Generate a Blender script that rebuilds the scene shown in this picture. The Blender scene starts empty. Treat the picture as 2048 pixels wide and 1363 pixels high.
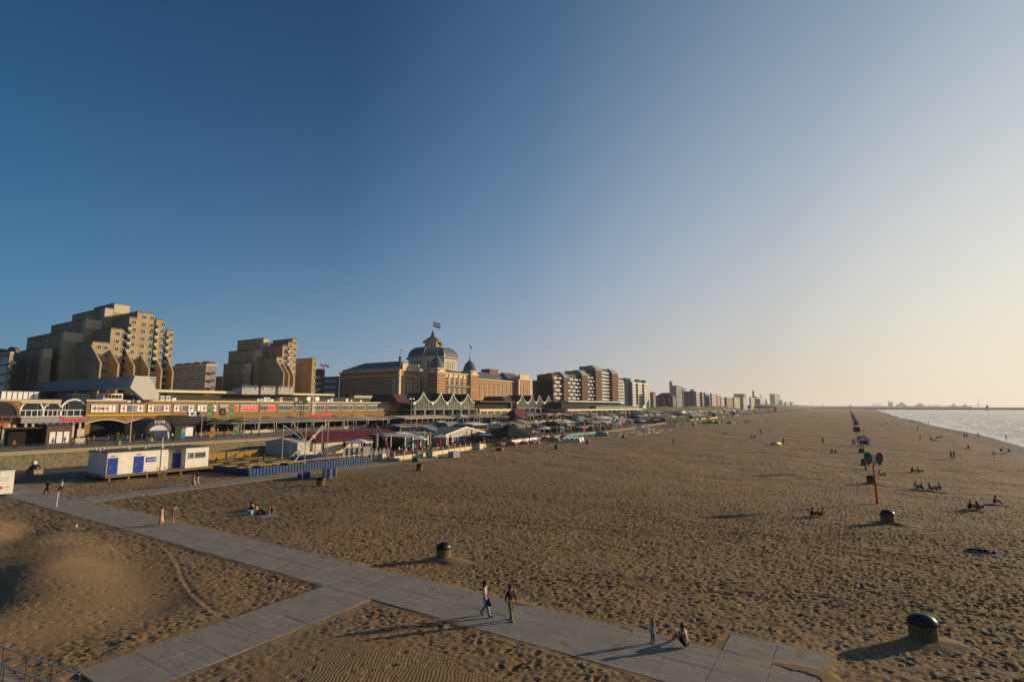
import bpy, bmesh, math, random
import numpy as np
from mathutils import Vector, Matrix, Euler
R = math.radians
random.seed(7); rng = np.random.default_rng(7)
S = bpy.context.scene
COL = S.collection
# ------------------------------------------------------------------ camera
# World frame: +Y runs along the coast, +X points out to sea, z = 0 is the dry beach.
CAM_H = 10.7; FPX = 1050.0
PITCH = math.atan((812.0 - 681.5) / FPX)
YAW = math.atan((1697.0 - 1024.0) / FPX)
cam = bpy.data.cameras.new('camera'); camo = bpy.data.objects.new('camera', cam); COL.objects.link(camo)
camo.location = (0, 0, CAM_H); camo.rotation_euler = (math.pi / 2 + PITCH, 0, YAW)
cam.sensor_width = 36.0; cam.lens = FPX / 2048 * 36; cam.clip_start = 0.2; cam.clip_end = 60000
S.camera = camo
# ------------------------------------------------------------------ sky and sun
SUN_AZ = R(38.5); SUN_EL = R(13.5)      # azimuth from +Y towards +X
w = bpy.data.worlds.new('World'); S.world = w; w.use_nodes = True
nt = w.node_tree; nt.nodes.clear()
sky = nt.nodes.new('ShaderNodeTexSky'); sky.sky_type = 'NISHITA'; sky.sun_disc = False
sky.sun_elevation = SUN_EL; sky.sun_rotation = SUN_AZ
sky.air_density = 1.0; sky.dust_density = 1.5; sky.ozone_density = 6.0; sky.altitude = 0
SKY = 0.10
bg = nt.nodes.new('ShaderNodeBackground'); bg.inputs['Strength'].default_value = 0.0625
wo = nt.nodes.new('ShaderNodeOutputWorld')
# low aerosol layer over the sea: thickest at the horizon, warm towards the sun
def wn(op, a, b_=None):
    q = nt.nodes.new('ShaderNodeMath'); q.operation = op
    for k, v in enumerate((a, b_)):
        if isinstance(v, (int, float)): q.inputs[k].default_value = v
        elif v is not None: nt.links.new(v, q.inputs[k])
    return q.outputs[0]
wtc = nt.nodes.new('ShaderNodeTexCoord'); wsp = nt.nodes.new('ShaderNodeSeparateXYZ'); nt.links.new(wtc.outputs['Generated'], wsp.inputs[0])
dot = nt.nodes.new('ShaderNodeVectorMath'); dot.operation = 'DOT_PRODUCT'; nt.links.new(wtc.outputs['Generated'], dot.inputs[0])
dot.inputs[1].default_value = (math.sin(SUN_AZ), math.cos(SUN_AZ), 0.0)
zc = wn('MAXIMUM', wsp.outputs[2], 0.0); sc = wn('MAXIMUM', dot.outputs['Value'], 0.0)
sig = wn('ADD', wn('MULTIPLY', wn('POWER', sc, 1.5), 0.20), 0.115)
fac = wn('MULTIPLY', wn('EXPONENT', wn('MULTIPLY', wn('DIVIDE', zc, sig), -1.0)), 0.92)
ramp = nt.nodes.new('ShaderNodeValToRGB'); mr = nt.nodes.new('ShaderNodeMapRange'); mr.inputs[1].default_value = -1; mr.inputs[2].default_value = 1
nt.links.new(dot.outputs['Value'], mr.inputs[0]); nt.links.new(mr.outputs[0], ramp.inputs[0])
K = 1 / 0.785
el = ramp.color_ramp.elements; el[0].position = 0.1; el[0].color = (0.11 * K, 0.20 * K, 0.29 * K, 1); el[1].position = 1.0; el[1].color = (1.05 * K, 0.88 * K, 0.60 * K, 1)
for pos, c in ((0.30, (0.19, 0.32, 0.42)), (0.50, (0.35, 0.41, 0.45)), (0.665, (0.52, 0.475, 0.42)), (0.85, (0.76, 0.62, 0.47)), (0.95, (0.98, 0.84, 0.62))):
    e = el.new(pos); e.color = (c[0] * K, c[1] * K, c[2] * K, 1)
sc10 = nt.nodes.new('ShaderNodeVectorMath'); sc10.operation = 'SCALE'; sc10.inputs[3].default_value = 1 / SKY; nt.links.new(ramp.outputs[0], sc10.inputs[0])
hs = nt.nodes.new('ShaderNodeHueSaturation'); hs.inputs['Saturation'].default_value = 1.85; hs.inputs['Value'].default_value = 0.74; nt.links.new(sky.outputs[0], hs.inputs['Color'])
wm = nt.nodes.new('ShaderNodeMix'); wm.data_type = 'RGBA'; nt.links.new(fac, wm.inputs[0])
pale = nt.nodes.new('ShaderNodeValToRGB'); nt.links.new(mr.outputs[0], pale.inputs[0]); pe = pale.color_ramp.elements
pe[0].position = 0.2; pe[0].color = (0.08 * K, 0.29 * K, 0.52 * K, 1); pe[1].position = 1.0; pe[1].color = (1.05 * K, 1.05 * K, 0.95 * K, 1)
for pos, c in ((0.5, (0.15, 0.37, 0.62)), (0.665, (0.25, 0.45, 0.71)), (0.85, (0.58, 0.73, 0.84)), (0.95, (0.96, 1.04, 1.02))):
    e = pe.new(pos); e.color = (c[0] * K, c[1] * K, c[2] * K, 1)
ps = nt.nodes.new('ShaderNodeVectorMath'); ps.operation = 'SCALE'; ps.inputs[3].default_value = 1 / SKY; nt.links.new(pale.outputs[0], ps.inputs[0])
pf = wn('MULTIPLY', wn('EXPONENT', wn('MULTIPLY', wn('DIVIDE', zc, wn('ADD', wn('MULTIPLY', sc, 0.6), 0.27)), -1.0)), 0.95)
pm = nt.nodes.new('ShaderNodeMix'); pm.data_type = 'RGBA'; nt.links.new(pf, pm.inputs[0]); nt.links.new(hs.outputs[0], pm.inputs[6]); nt.links.new(ps.outputs[0], pm.inputs[7])
nt.links.new(pm.outputs[2], wm.inputs[6]); nt.links.new(sc10.outputs[0], wm.inputs[7])
nt.links.new(wm.outputs[2], bg.inputs[0]); nt.links.new(bg.outputs[0], wo.inputs[0])
sl = bpy.data.lights.new('sun', 'SUN'); sl.energy = 5.0; sl.angle = R(0.5); sl.color = (1.0, 0.78, 0.50)
so = bpy.data.objects.new('sun', sl); COL.objects.link(so)
sd = Vector((math.sin(SUN_AZ) * math.cos(SUN_EL), math.cos(SUN_AZ) * math.cos(SUN_EL), math.sin(SUN_EL)))
so.rotation_euler = sd.to_track_quat('Z', 'Y').to_euler(); so.location = sd * 100
S.view_settings.view_transform = 'Standard'; S.view_settings.look = 'None'
S.view_settings.exposure = 0.22; S.view_settings.gamma = 1.0
S.render.engine = 'CYCLES'
S.cycles.max_bounces = 6; S.cycles.diffuse_bounces = 3; S.cycles.volume_bounces = 0

# ------------------------------------------------------------------ surveying: photo pixel -> point on a known plane
def _ray(px, py):
    dx = (px - 1024) / FPX; du = -(py - 681.5) / FPX
    fy = math.cos(PITCH) - du * math.sin(PITCH); up = math.sin(PITCH) + du * math.cos(PITCH)
    return dx * math.cos(YAW) - fy * math.sin(YAW), dx * math.sin(YAW) + fy * math.cos(YAW), up
def at(px, py, z=0.0):
    X, Y, u = _ray(px, py); t = (z - CAM_H) / u; return (X * t, Y * t)
def vx(px, py, X0):
    X, Y, u = _ray(px, py); t = X0 / X; return (Y * t, CAM_H + u * t)
def vy(px, py, Y0):
    X, Y, u = _ray(px, py); t = Y0 / Y; return (X * t, CAM_H + u * t)
def yx(px, X0):            # coast coordinate of column px on the plane x = X0 (near eye level)
    return vx(px, 812, X0)[0]
def xy(px, Y0):
    return vy(px, 812, Y0)[0]

# ------------------------------------------------------------------ materials
MATS = {}
def mat(name, col, rough=0.8, metal=0.0, var=0.12, scale=3.0, bump=0.0, bscale=None, spec=0.3, col2=None, coat=0.0):
    if name in MATS: return MATS[name]
    m = bpy.data.materials.new(name); m.use_nodes = True; n = m.node_tree; b = n.nodes['Principled BSDF']
    b.inputs['Roughness'].default_value = rough; b.inputs['Metallic'].default_value = metal
    b.inputs['Specular IOR Level'].default_value = spec
    if coat: b.inputs['Coat Weight'].default_value = coat
    tc = n.nodes.new('ShaderNodeTexCoord')
    nz = n.nodes.new('ShaderNodeTexNoise'); nz.inputs['Scale'].default_value = scale; nz.inputs['Detail'].default_value = 5
    n.links.new(tc.outputs['Object'], nz.inputs['Vector'])
    mx = n.nodes.new('ShaderNodeMix'); mx.data_type = 'RGBA'
    c = tuple(col)
    d = tuple(col2) if col2 else tuple(max(0, v * (1 - 2 * var)) for v in c)
    mx.inputs[6].default_value = (*d, 1); mx.inputs[7].default_value = (*[min(1, v * (1 + var)) for v in c], 1)
    n.links.new(nz.outputs['Fac'], mx.inputs[0]); n.links.new(mx.outputs[2], b.inputs['Base Color'])
    if bump:
        bp = n.nodes.new('ShaderNodeBump'); bp.inputs['Strength'].default_value = bump; bp.inputs['Distance'].default_value = 0.05
        if bscale:
            nb = n.nodes.new('ShaderNodeTexNoise'); nb.inputs['Scale'].default_value = bscale; nb.inputs['Detail'].default_value = 4
            n.links.new(tc.outputs['Object'], nb.inputs['Vector']); n.links.new(nb.outputs['Fac'], bp.inputs['Height'])
        else: n.links.new(nz.outputs['Fac'], bp.inputs['Height'])
        n.links.new(bp.outputs[0], b.inputs['Normal'])
    MATS[name] = m; return m
def stripemat(name, c1, c2, period, frac, axis='Z', rough=0.8, jitter=0.0):
    """two colours in bands along one object axis"""
    m = bpy.data.materials.new(name); m.use_nodes = True; n = m.node_tree; b = n.nodes['Principled BSDF']
    b.inputs['Roughness'].default_value = rough; b.inputs['Specular IOR Level'].default_value = 0.3
    tc = n.nodes.new('ShaderNodeTexCoord'); sp = n.nodes.new('ShaderNodeSeparateXYZ'); n.links.new(tc.outputs['Object'], sp.inputs[0])
    d = n.nodes.new('ShaderNodeMath'); d.operation = 'DIVIDE'; d.inputs[1].default_value = period
    n.links.new(sp.outputs[axis], d.inputs[0])
    fr = n.nodes.new('ShaderNodeMath'); fr.operation = 'FRACT'; n.links.new(d.outputs[0], fr.inputs[0])
    lt = n.nodes.new('ShaderNodeMath'); lt.operation = 'LESS_THAN'; lt.inputs[1].default_value = frac; n.links.new(fr.outputs[0], lt.inputs[0])
    nz = n.nodes.new('ShaderNodeTexNoise'); nz.inputs['Scale'].default_value = 1.3; nz.inputs['Detail'].default_value = 6
    n.links.new(tc.outputs['Object'], nz.inputs['Vector'])
    mx = n.nodes.new('ShaderNodeMix'); mx.data_type = 'RGBA'; mx.inputs[6].default_value = (*c1, 1); mx.inputs[7].default_value = (*c2, 1)
    n.links.new(lt.outputs[0], mx.inputs[0])
    mm = n.nodes.new('ShaderNodeMix'); mm.data_type = 'RGBA'; mm.blend_type = 'MULTIPLY'; mm.inputs[0].default_value = 0.45
    n.links.new(mx.outputs[2], mm.inputs[6]); n.links.new(nz.outputs['Color'], mm.inputs[7]); 
    cr = n.nodes.new('ShaderNodeMapRange'); cr.inputs[1].default_value = 0.2; cr.inputs[2].default_value = 0.8; cr.inputs[3].default_value = 0.5; cr.inputs[4].default_value = 1.1
    n.links.new(nz.outputs['Fac'], cr.inputs[0]); n.links.new(cr.outputs[0], mm.inputs[7])
    n.links.new(mm.outputs[2], b.inputs['Base Color']); MATS[name] = m; return m
def brickmat(name, c1, c2, mortar, bw=0.6, bh=0.2):
    m = bpy.data.materials.new(name); m.use_nodes = True; n = m.node_tree; b = n.nodes['Principled BSDF']
    b.inputs['Roughness'].default_value = 0.9; b.inputs['Specular IOR Level'].default_value = 0.2
    tc = n.nodes.new('ShaderNodeTexCoord'); sp = n.nodes.new('ShaderNodeSeparateXYZ'); n.links.new(tc.outputs['Object'], sp.inputs[0])
    ad = n.nodes.new('ShaderNodeMath'); ad.operation = 'ADD'; n.links.new(sp.outputs[0], ad.inputs[0]); n.links.new(sp.outputs[1], ad.inputs[1])
    cb = n.nodes.new('ShaderNodeCombineXYZ'); n.links.new(ad.outputs[0], cb.inputs[0]); n.links.new(sp.outputs[2], cb.inputs[1])
    bt = n.nodes.new('ShaderNodeTexBrick'); bt.inputs['Scale'].default_value = 1; bt.inputs['Brick Width'].default_value = bw; bt.inputs['Row Height'].default_value = bh
    bt.inputs['Mortar Size'].default_value = 0.015; bt.inputs['Color1'].default_value = (*c1, 1); bt.inputs['Color2'].default_value = (*c2, 1); bt.inputs['Mortar'].default_value = (*mortar, 1)
    n.links.new(cb.outputs[0], bt.inputs['Vector'])
    nz = n.nodes.new('ShaderNodeTexNoise'); nz.inputs['Scale'].default_value = 0.35; nz.inputs['Detail'].default_value = 8
    n.links.new(tc.outputs['Object'], nz.inputs['Vector'])
    cr = n.nodes.new('ShaderNodeMapRange'); cr.inputs[1].default_value = 0.3; cr.inputs[2].default_value = 0.7; cr.inputs[3].default_value = 0.78; cr.inputs[4].default_value = 1.1
    n.links.new(nz.outputs['Fac'], cr.inputs[0])
    mm = n.nodes.new('ShaderNodeMix'); mm.data_type = 'RGBA'; mm.blend_type = 'MULTIPLY'; mm.inputs[0].default_value = 1
    n.links.new(bt.outputs['Color'], mm.inputs[6]); n.links.new(cr.outputs[0], mm.inputs[7]); n.links.new(mm.outputs[2], b.inputs['Base Color'])
    MATS[name] = m; return m
def glassmat(name, col, rough=0.08):
    m = mat(name, col, rough=rough, var=0.3, scale=0.6, spec=0.45); return m

M_WHITE = mat('white_paint', (0.72, 0.70, 0.66), 0.5, var=0.06)
M_CREAM = mat('cream_paint', (0.62, 0.52, 0.36), 0.7, var=0.06)
M_BLACK = mat('black_plastic', (0.015, 0.015, 0.017), 0.35, var=0.2)
M_DARK = mat('dark_metal', (0.045, 0.045, 0.05), 0.5)
M_STEEL = mat('steel', (0.45, 0.45, 0.44), 0.4, 0.6)
M_WOOD = mat('weathered_wood', (0.20, 0.14, 0.09), 0.85, var=0.25, scale=6)
M_GLASS = glassmat('window_glass', (0.03, 0.04, 0.05))
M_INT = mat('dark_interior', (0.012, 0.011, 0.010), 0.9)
M_RED = mat('red_paint', (0.45, 0.03, 0.03), 0.5)
M_BLUE = mat('blue_paint', (0.012, 0.04, 0.28), 0.4)
M_YELLOW = mat('yellow_paint', (0.75, 0.50, 0.03), 0.5)
M_GREEN = mat('green_paint', (0.02, 0.16, 0.07), 0.5)
M_ORANGE = mat('orange_paint', (0.70, 0.13, 0.03), 0.5)

# ------------------------------------------------------------------ mesh building
class MB:
    def __init__(s): s.v = []; s.f = []; s.m = []; s.cur = 0
    def mi(s, i): s.cur = i; return s
    def add(s, vs, fs):
        o = len(s.v); s.v += [tuple(p) for p in vs]; s.f += [tuple(i + o for i in f) for f in fs]; s.m += [s.cur] * len(fs); return s
    def box(s, x0, x1, y0, y1, z0, z1):
        v = [(x0, y0, z0), (x1, y0, z0), (x1, y1, z0), (x0, y1, z0), (x0, y0, z1), (x1, y0, z1), (x1, y1, z1), (x0, y1, z1)]
        return s.add(v, [(0, 3, 2, 1), (4, 5, 6, 7), (0, 1, 5, 4), (1, 2, 6, 5), (2, 3, 7, 6), (3, 0, 4, 7)])
    def prism(s, poly, z0, z1):
        n = len(poly); v = [(x, y, z0) for x, y in poly] + [(x, y, z1) for x, y in poly]
        return s.add(v, [tuple(range(n - 1, -1, -1)), tuple(range(n, 2 * n))] + [(i, (i + 1) % n, n + (i + 1) % n, n + i) for i in range(n)])
    def extr(s, prof, a, b, axis='x'):
        """profile of (u, z) points swept along x or y from a to b"""
        n = len(prof)
        if axis == 'x': v = [(a, u, z) for u, z in prof] + [(b, u, z) for u, z in prof]
        else: v = [(u, a, z) for u, z in prof] + [(u, b, z) for u, z in prof]
        return s.add(v, [tuple(range(n)), tuple(range(2 * n - 1, n - 1, -1))] + [(i, n + i, n + (i + 1) % n, (i + 1) % n) for i in range(n)])
    def tube(s, p0, p1, r0, r1=None, n=8, cap=True):
        r1 = r0 if r1 is None else r1
        p0 = Vector(p0); p1 = Vector(p1); d = (p1 - p0)
        if d.length < 1e-6: return s
        q = d.to_track_quat('Z', 'Y'); vs = []
        for p, r in ((p0, r0), (p1, r1)):
            for k in range(n):
                a = 2 * math.pi * k / n; vs.append(p + q @ Vector((r * math.cos(a), r * math.sin(a), 0)))
        fs = [(k, (k + 1) % n, n + (k + 1) % n, n + k) for k in range(n)]
        if cap: fs += [tuple(range(n - 1, -1, -1)), tuple(range(n, 2 * n))]
        return s.add(vs, fs)
    def path(s, pts, r, n=6):
        for a, b in zip(pts[:-1], pts[1:]): s.tube(a, b, r, r, n)
        return s
    def lathe(s, prof, n=16, c=(0, 0, 0), sx=1, sy=1, a0=0.0):
        vs = []
        for r, z in prof:
            for k in range(n):
                a = a0 + 2 * math.pi * k / n; vs.append((c[0] + sx * r * math.cos(a), c[1] + sy * r * math.sin(a), c[2] + z))
        m = len(prof); fs = []
        for i in range(m - 1):
            for k in range(n):
                fs.append((i * n + k, i * n + (k + 1) % n, (i + 1) * n + (k + 1) % n, (i + 1) * n + k))
        fs += [tuple(range(n - 1, -1, -1)), tuple(range((m - 1) * n, m * n))]
        return s.add(vs, fs)
    def quad(s, a, b, c, d): return s.add([a, b, c, d], [(0, 1, 2, 3)])
    def poly(s, pts): return s.add(pts, [tuple(range(len(pts)))])
    def sph(s, c, rx, ry=None, rz=None, n=10):
        ry = ry or rx; rz = rz or rx; m = max(4, n // 2 + 1)
        prof = [(max(0.02, math.sin(math.pi * i / m)), -math.cos(math.pi * i / m)) for i in range(m + 1)]
        vs = []
        o = MB().lathe(prof, n)
        return s.add([(c[0] + x * rx, c[1] + y * ry, c[2] + z * rz) for x, y, z in o.v], o.f)
    def xf(s, M, start=0):
        for i in range(start, len(s.v)): s.v[i] = tuple(M @ Vector(s.v[i]))
        return s
    def mesh(s, name, mats, smooth=False):
        me = bpy.data.meshes.new(name); me.from_pydata(s.v, [], s.f)
        for m in (mats if isinstance(mats, (list, tuple)) else [mats]): me.materials.append(m)
        if max(s.m, default=0): me.polygons.foreach_set('material_index', s.m)
        if smooth: me.polygons.foreach_set('use_smooth', [True] * len(me.polygons))
        me.update(); return me
    def build(s, name, mats, parent=None, smooth=False, loc=None, rz=0.0, bevel=0.0):
        me = s.mesh(name, mats, smooth); return put(name, me, parent, loc, rz, bevel)
def put(name, me, parent=None, loc=None, rz=0.0, bevel=0.0):
    o = bpy.data.objects.new(name, me); COL.objects.link(o)
    if loc is not None: o.location = loc
    o.rotation_euler = (0, 0, rz)
    if parent is not None: o.parent = parent
    if bevel:
        b = o.modifiers.new('bevel', 'BEVEL'); b.width = bevel; b.segments = 2; b.limit_method = 'ANGLE'
    return o
def tag(o, label, cat, group=None):
    o['label'] = label; o['category'] = cat
    if group: o['group'] = group
    return o
def structure(o): o['kind'] = 'structure'; return o
def stuff(o, label, cat): o['kind'] = 'stuff'; o['label'] = label; o['category'] = cat; return o
def thing(name, label, cat, loc=(0, 0, 0), rz=0.0, group=None):
    o = bpy.data.objects.new(name, None); COL.objects.link(o); o.location = loc; o.rotation_euler = (0, 0, rz)
    o.empty_display_size = 0.3
    return tag(o, label, cat, group)
def copy_tree(o, parent=None):
    c = o.copy(); COL.objects.link(c); c.parent = parent
    for ch in list(o.children): copy_tree(ch, c)
    return c
def dup(o, loc, rz=None, label=None, group=None, scale=None):
    c = copy_tree(o); c.location = loc
    if rz is not None: c.rotation_euler = (0, 0, rz)
    if label: c['label'] = label
    if group: c['group'] = group
    if scale is not None: c.scale = (scale,) * 3 if not isinstance(scale, tuple) else scale
    return c
_font = {}
def textmesh(s, size, depth=0.02, bold=False):
    cu = bpy.data.curves.new('lettering', 'FONT'); cu.body = s; cu.size = size; cu.extrude = depth; cu.align_x = 'CENTER'; cu.align_y = 'CENTER'
    if bold: cu.offset = size * 0.02
    cu.resolution_u = 3
    to = bpy.data.objects.new('lettering', cu); COL.objects.link(to)
    me = bpy.data.meshes.new_from_object(to.evaluated_get(bpy.context.evaluated_depsgraph_get()))
    bpy.data.objects.remove(to); bpy.data.curves.remove(cu); return me
def text(s, size, m, parent, loc, facing='x', depth=0.02, bold=False, name='lettering', sx=1.0):
    """flat lettering standing upright; facing 'x' is read from the sea, '-y' from the pier"""
    me = textmesh(s, size, depth, bold); me.materials.clear(); me.materials.append(m)
    o = bpy.data.objects.new(name, me); COL.objects.link(o); o.parent = parent
    o.rotation_euler = (math.pi / 2, 0, math.pi / 2 if facing == 'x' else 0); o.location = loc; o.scale = (sx, 1, 1)
    return o
# ================================================================== GROUND
def hash2(i, j, k=0):
    h = (i.astype(np.int64) * 374761393 + j.astype(np.int64) * 668265263 + k * 2147483647) & 0xffffffff
    h = ((h ^ (h >> 13)) * 1274126177) & 0xffffffff
    h = (h ^ (h >> 16)) & 0xffffffff
    return h.astype(np.float64) / 4294967295.0
def vnoise(x, y, k=0):
    i = np.floor(x); j = np.floor(y); fx = x - i; fy = y - j; i = i.astype(np.int64); j = j.astype(np.int64)
    fx = fx * fx * (3 - 2 * fx); fy = fy * fy * (3 - 2 * fy)
    a = hash2(i, j, k); b = hash2(i + 1, j, k); c = hash2(i, j + 1, k); d = hash2(i + 1, j + 1, k)
    return a + (b - a) * fx + (c - a) * fy + (a - b - c + d) * fx * fy
def fbm(x, y, o=4, k=0):
    s = 0; a = 0.5
    for n in range(o): s = s + a * (vnoise(x, y, k + n) - 0.5); x = x * 2.03 + 11.3; y = y * 2.03 + 7.1; a *= 0.5
    return s
def sstep(a, b, x): t = np.clip((x - a) / (b - a), 0, 1); return t * t * (3 - 2 * t)
def dents(x, y, cell, k, prob, depth, aspect=0.55, rim=0.35):
    """footprint-like hollows with a pushed-up rim, one or none per jittered cell"""
    ci = np.floor(x / cell).astype(np.int64); cj = np.floor(y / cell).astype(np.int64); h = np.zeros_like(x)
    for di in (-1, 0, 1):
        for dj in (-1, 0, 1):
            i = ci + di; j = cj + dj
            cx = (i + 0.15 + 0.7 * hash2(i, j, k)) * cell; cy = (j + 0.15 + 0.7 * hash2(i, j, k + 1)) * cell
            on = hash2(i, j, k + 2) < prob
            th = hash2(i, j, k + 3) * math.pi; r = cell * (0.30 + 0.25 * hash2(i, j, k + 4)); dd = depth * (0.5 + hash2(i, j, k + 5))
            dx = x - cx; dy = y - cy; u = (dx * np.cos(th) + dy * np.sin(th)) / r; v = (-dx * np.sin(th) + dy * np.cos(th)) / (r * aspect)
            q = np.sqrt(u * u + v * v)
            h += np.where(on, dd * (-np.clip(1 - q * q, 0, 1) * 1.0 + rim * np.exp(-((q - 1.25) / 0.28) ** 2)), 0)
    return h
def axis(core0, core1, step, lo, hi, g1, g2, sw):
    c = list(np.arange(core0, core1, step)); s = step; x = c[-1]; up = []
    while x < hi: s *= (g1 if abs(x - core1) < sw else g2); x += s; up.append(x)
    s = step; x = c[0]; dn = []
    while x > lo: s *= (g1 if abs(x - core0) < sw else g2); x -= s; dn.append(x)
    return np.array(dn[::-1] + c + up)
# paved strips: (x0, x1, y0, y1)
PATH_MAIN = (-150, -1.5, 21.72, 25.72); PATH_END = (-5.5, -1.5, 25.76, 27.76); PATH_T = (-27.2, -23.2, 9.0, 21.68); PATH_SIDE = (-76.8, -72.8, 25.76, 84.0)
def inside(x, y, r, m=0.0): return (x > r[0] - m) & (x < r[1] + m) & (y > r[2] - m) & (y < r[3] + m)
def boxdist(x, y, r):
    dx = np.maximum(np.maximum(r[0] - x, x - r[1]), 0); dy = np.maximum(np.maximum(r[2] - y, y - r[3]), 0); o = np.hypot(dx, dy)
    i = np.minimum(np.minimum(x - r[0], r[1] - x), np.minimum(y - r[2], r[3] - y)); return np.where(o > 0, o, -i)
def waterline(y): return 41.5 + np.clip(y - 700, 0, 4000) * 0.02 + 2.2 * np.sin(y / 37.0) * np.exp(-y / 900)
def ground_h(x, y):
    """height of the beach, plus masks"""
    h = 0.22 * fbm(x / 9, y / 9, 3, 50) + 0.9 * fbm(x / 60, y / 60, 2, 90) * sstep(60, 160, y) * 0.4
    wl = waterline(y)
    slope = -0.75 * sstep(0, 1, (x - (wl - 22)) / 22.0 * 0.5) * 2
    h = h * (1 - sstep(wl - 16, wl - 4, x)) + np.where(x > wl - 22, slope, 0)
    h = np.where(x > wl, -0.75 - (x - wl) * 0.04, h)
    # wind-blown dune field in the near left corner
    dune = sstep(1, 6, 21 - y) * sstep(0, 4, -28.5 - x)
    rid = 1.25 * np.sin((x * 0.55 + y * 1.0) / 2.1 + 2.2 * fbm(x / 8, y / 8, 2, 7) * 2)
    h += dune * (0.10 + 0.24 * rid + 0.9 * fbm((x + y) / 14, (y - x) / 9, 3, 21))
    mound = np.exp(-((x + 43) / 9) ** 2 - ((y - 13) / 3.2) ** 2) * 0.45 + np.exp(-((x + 60) / 8) ** 2 - ((y - 12.5) / 3.0) ** 2) * 0.5
    h += mound
    # smoother pocket right of the side path
    pock = np.exp(-((x + 15.5) / 6.0) ** 2 - ((y - 15.5) / 3.4) ** 2)
    smooth = np.clip(np.maximum(dune * (0.75 + 0.9 * fbm(x / 6, y / 6, 3, 33)), pock * 1.15), 0, 1)
    far = sstep(62, 110, y) + sstep(60, 110, -x)
    dn = np.clip((1 - smooth) ** 1.3, 0.0, 1) * (1 - np.clip(far, 0, 1))
    dry = 1 - sstep(wl - 17, wl - 9, x)
    trod = np.clip(0.98 + 1.3 * fbm(x / 5, y / 5, 3, 64), 0.62, 1.25)
    d1 = dents(x, y, 0.36, 100, 0.92, 0.062); d2 = dents(x + 3.3, y + 1.7, 0.27, 200, 0.85, 0.042); d3 = dents(x + 9.3, y + 5.7, 0.55, 240, 0.35, 0.06)
    h += (d1 + d2 + d3) * dn * dry * trod
    # sparse tracks of steps across the smooth sand
    h += dents(x, y, 0.55, 300, 0.36, 0.06, 0.5) * np.clip(smooth, 0, 1) * (fbm(x / 3, y / 3, 2, 77) > -0.04) * (1 - np.clip(far, 0, 1))
    h += 0.11 * fbm(x / 0.42, y / 0.42, 2, 44) * dn * dry
    # tyre and drag tracks
    for (x0, y0, x1, y1, a, k) in ((-45, 20.6, -28.5, 16.2, 0.35, 1), (-16, 30, 14, 48, 2.0, 2), (-40, 40, 20, 62, 3.0, 3), (-2, 27, 22, 60, 1.2, 4), (-30, 62, 30, 90, 2.0, 5), (-60, 34, -8, 50, 1.5, 6), (-8, 34, 16, 44, 1.0, 7), (-20, 50, 24, 52, 2.5, 8), (-60, 44, 0, 80, 2.0, 9)):
        L = math.hypot(x1 - x0, y1 - y0); t = ((x - x0) * (x1 - x0) + (y - y0) * (y1 - y0)) / L / L
        dd = ((x - x0) * (y1 - y0) - (y - y0) * (x1 - x0)) / L + a * np.sin(t * 5 + k)
        on = (t > 0) & (t < 1)
        for off in ((0.0,) if k == 1 else (0.0, 1.6)):
            h -= on * (0.03 if k == 1 else 0.05) * np.exp(-((dd - off) / 0.09) ** 2) - on * 0.03 * np.exp(-((dd - off - 0.25) / 0.12) ** 2)
    # sand lies level with the slabs and drifts over their edges
    for r in (PATH_MAIN, PATH_END, PATH_T, PATH_SIDE):
        d = boxdist(x, y, r); spill = 0.9 * fbm(x / 1.6, y / 1.6, 3, 88) + 0.35 * fbm(x / 7, y / 7, 2, 12)
        k = sstep(-0.02, 0.55, d)
        edge = 0.035 + 0.30 * spill * 0.35
        h = np.where(d < 3, h * k + (1 - k) * np.where(d < -0.12 - 0.9 * np.clip(spill, 0, 1), -0.06, edge), h)
    far_in = sstep(-104, -125, x)          # ground rises gently to the foot of the sea wall
    return h, smooth, np.clip(sstep(wl - 17, wl - 6, x), 0, 1), far
gx = axis(-36, 14, 0.09, -16000, 24000, 1.009, 1.06, 110); gy = axis(8, 56, 0.09, -6000, 24000, 1.0085, 1.05, 130)
GX, GY = np.meshgrid(gx, gy)
gh, gsm, gwet, gfar = ground_h(GX.ravel(), GY.ravel())
nx, ny = len(gx), len(gy)
co = np.empty((nx * ny, 3), np.float32); co[:, 0] = GX.ravel(); co[:, 1] = GY.ravel(); co[:, 2] = gh
ii = (np.arange(ny - 1)[:, None] * nx + np.arange(nx - 1)[None, :]).ravel()
quads = np.stack([ii, ii + 1, ii + 1 + nx, ii + nx], 1).astype(np.int32)
def gridmesh(name, co, quads, attr=None):
    me = bpy.data.meshes.new(name); me.vertices.add(len(co)); me.vertices.foreach_set('co', co.astype(np.float32).ravel())
    me.loops.add(quads.size); me.loops.foreach_set('vertex_index', quads.ravel())
    me.polygons.add(len(quads)); me.polygons.foreach_set('loop_start', np.arange(0, quads.size, 4, dtype=np.int32))
    me.polygons.foreach_set('use_smooth', np.ones(len(quads), bool)); me.update(calc_edges=True)
    if attr is not None:
        a = me.attributes.new('mask', 'FLOAT_COLOR', 'POINT'); a.data.foreach_set('color', attr.astype(np.float32).ravel())
    return me
att = np.ones((nx * ny, 4), np.float32); att[:, 0] = gwet; att[:, 1] = gsm; att[:, 2] = np.clip(gfar, 0, 1)
gme = gridmesh('beach_sand', co, quads, att)
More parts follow.
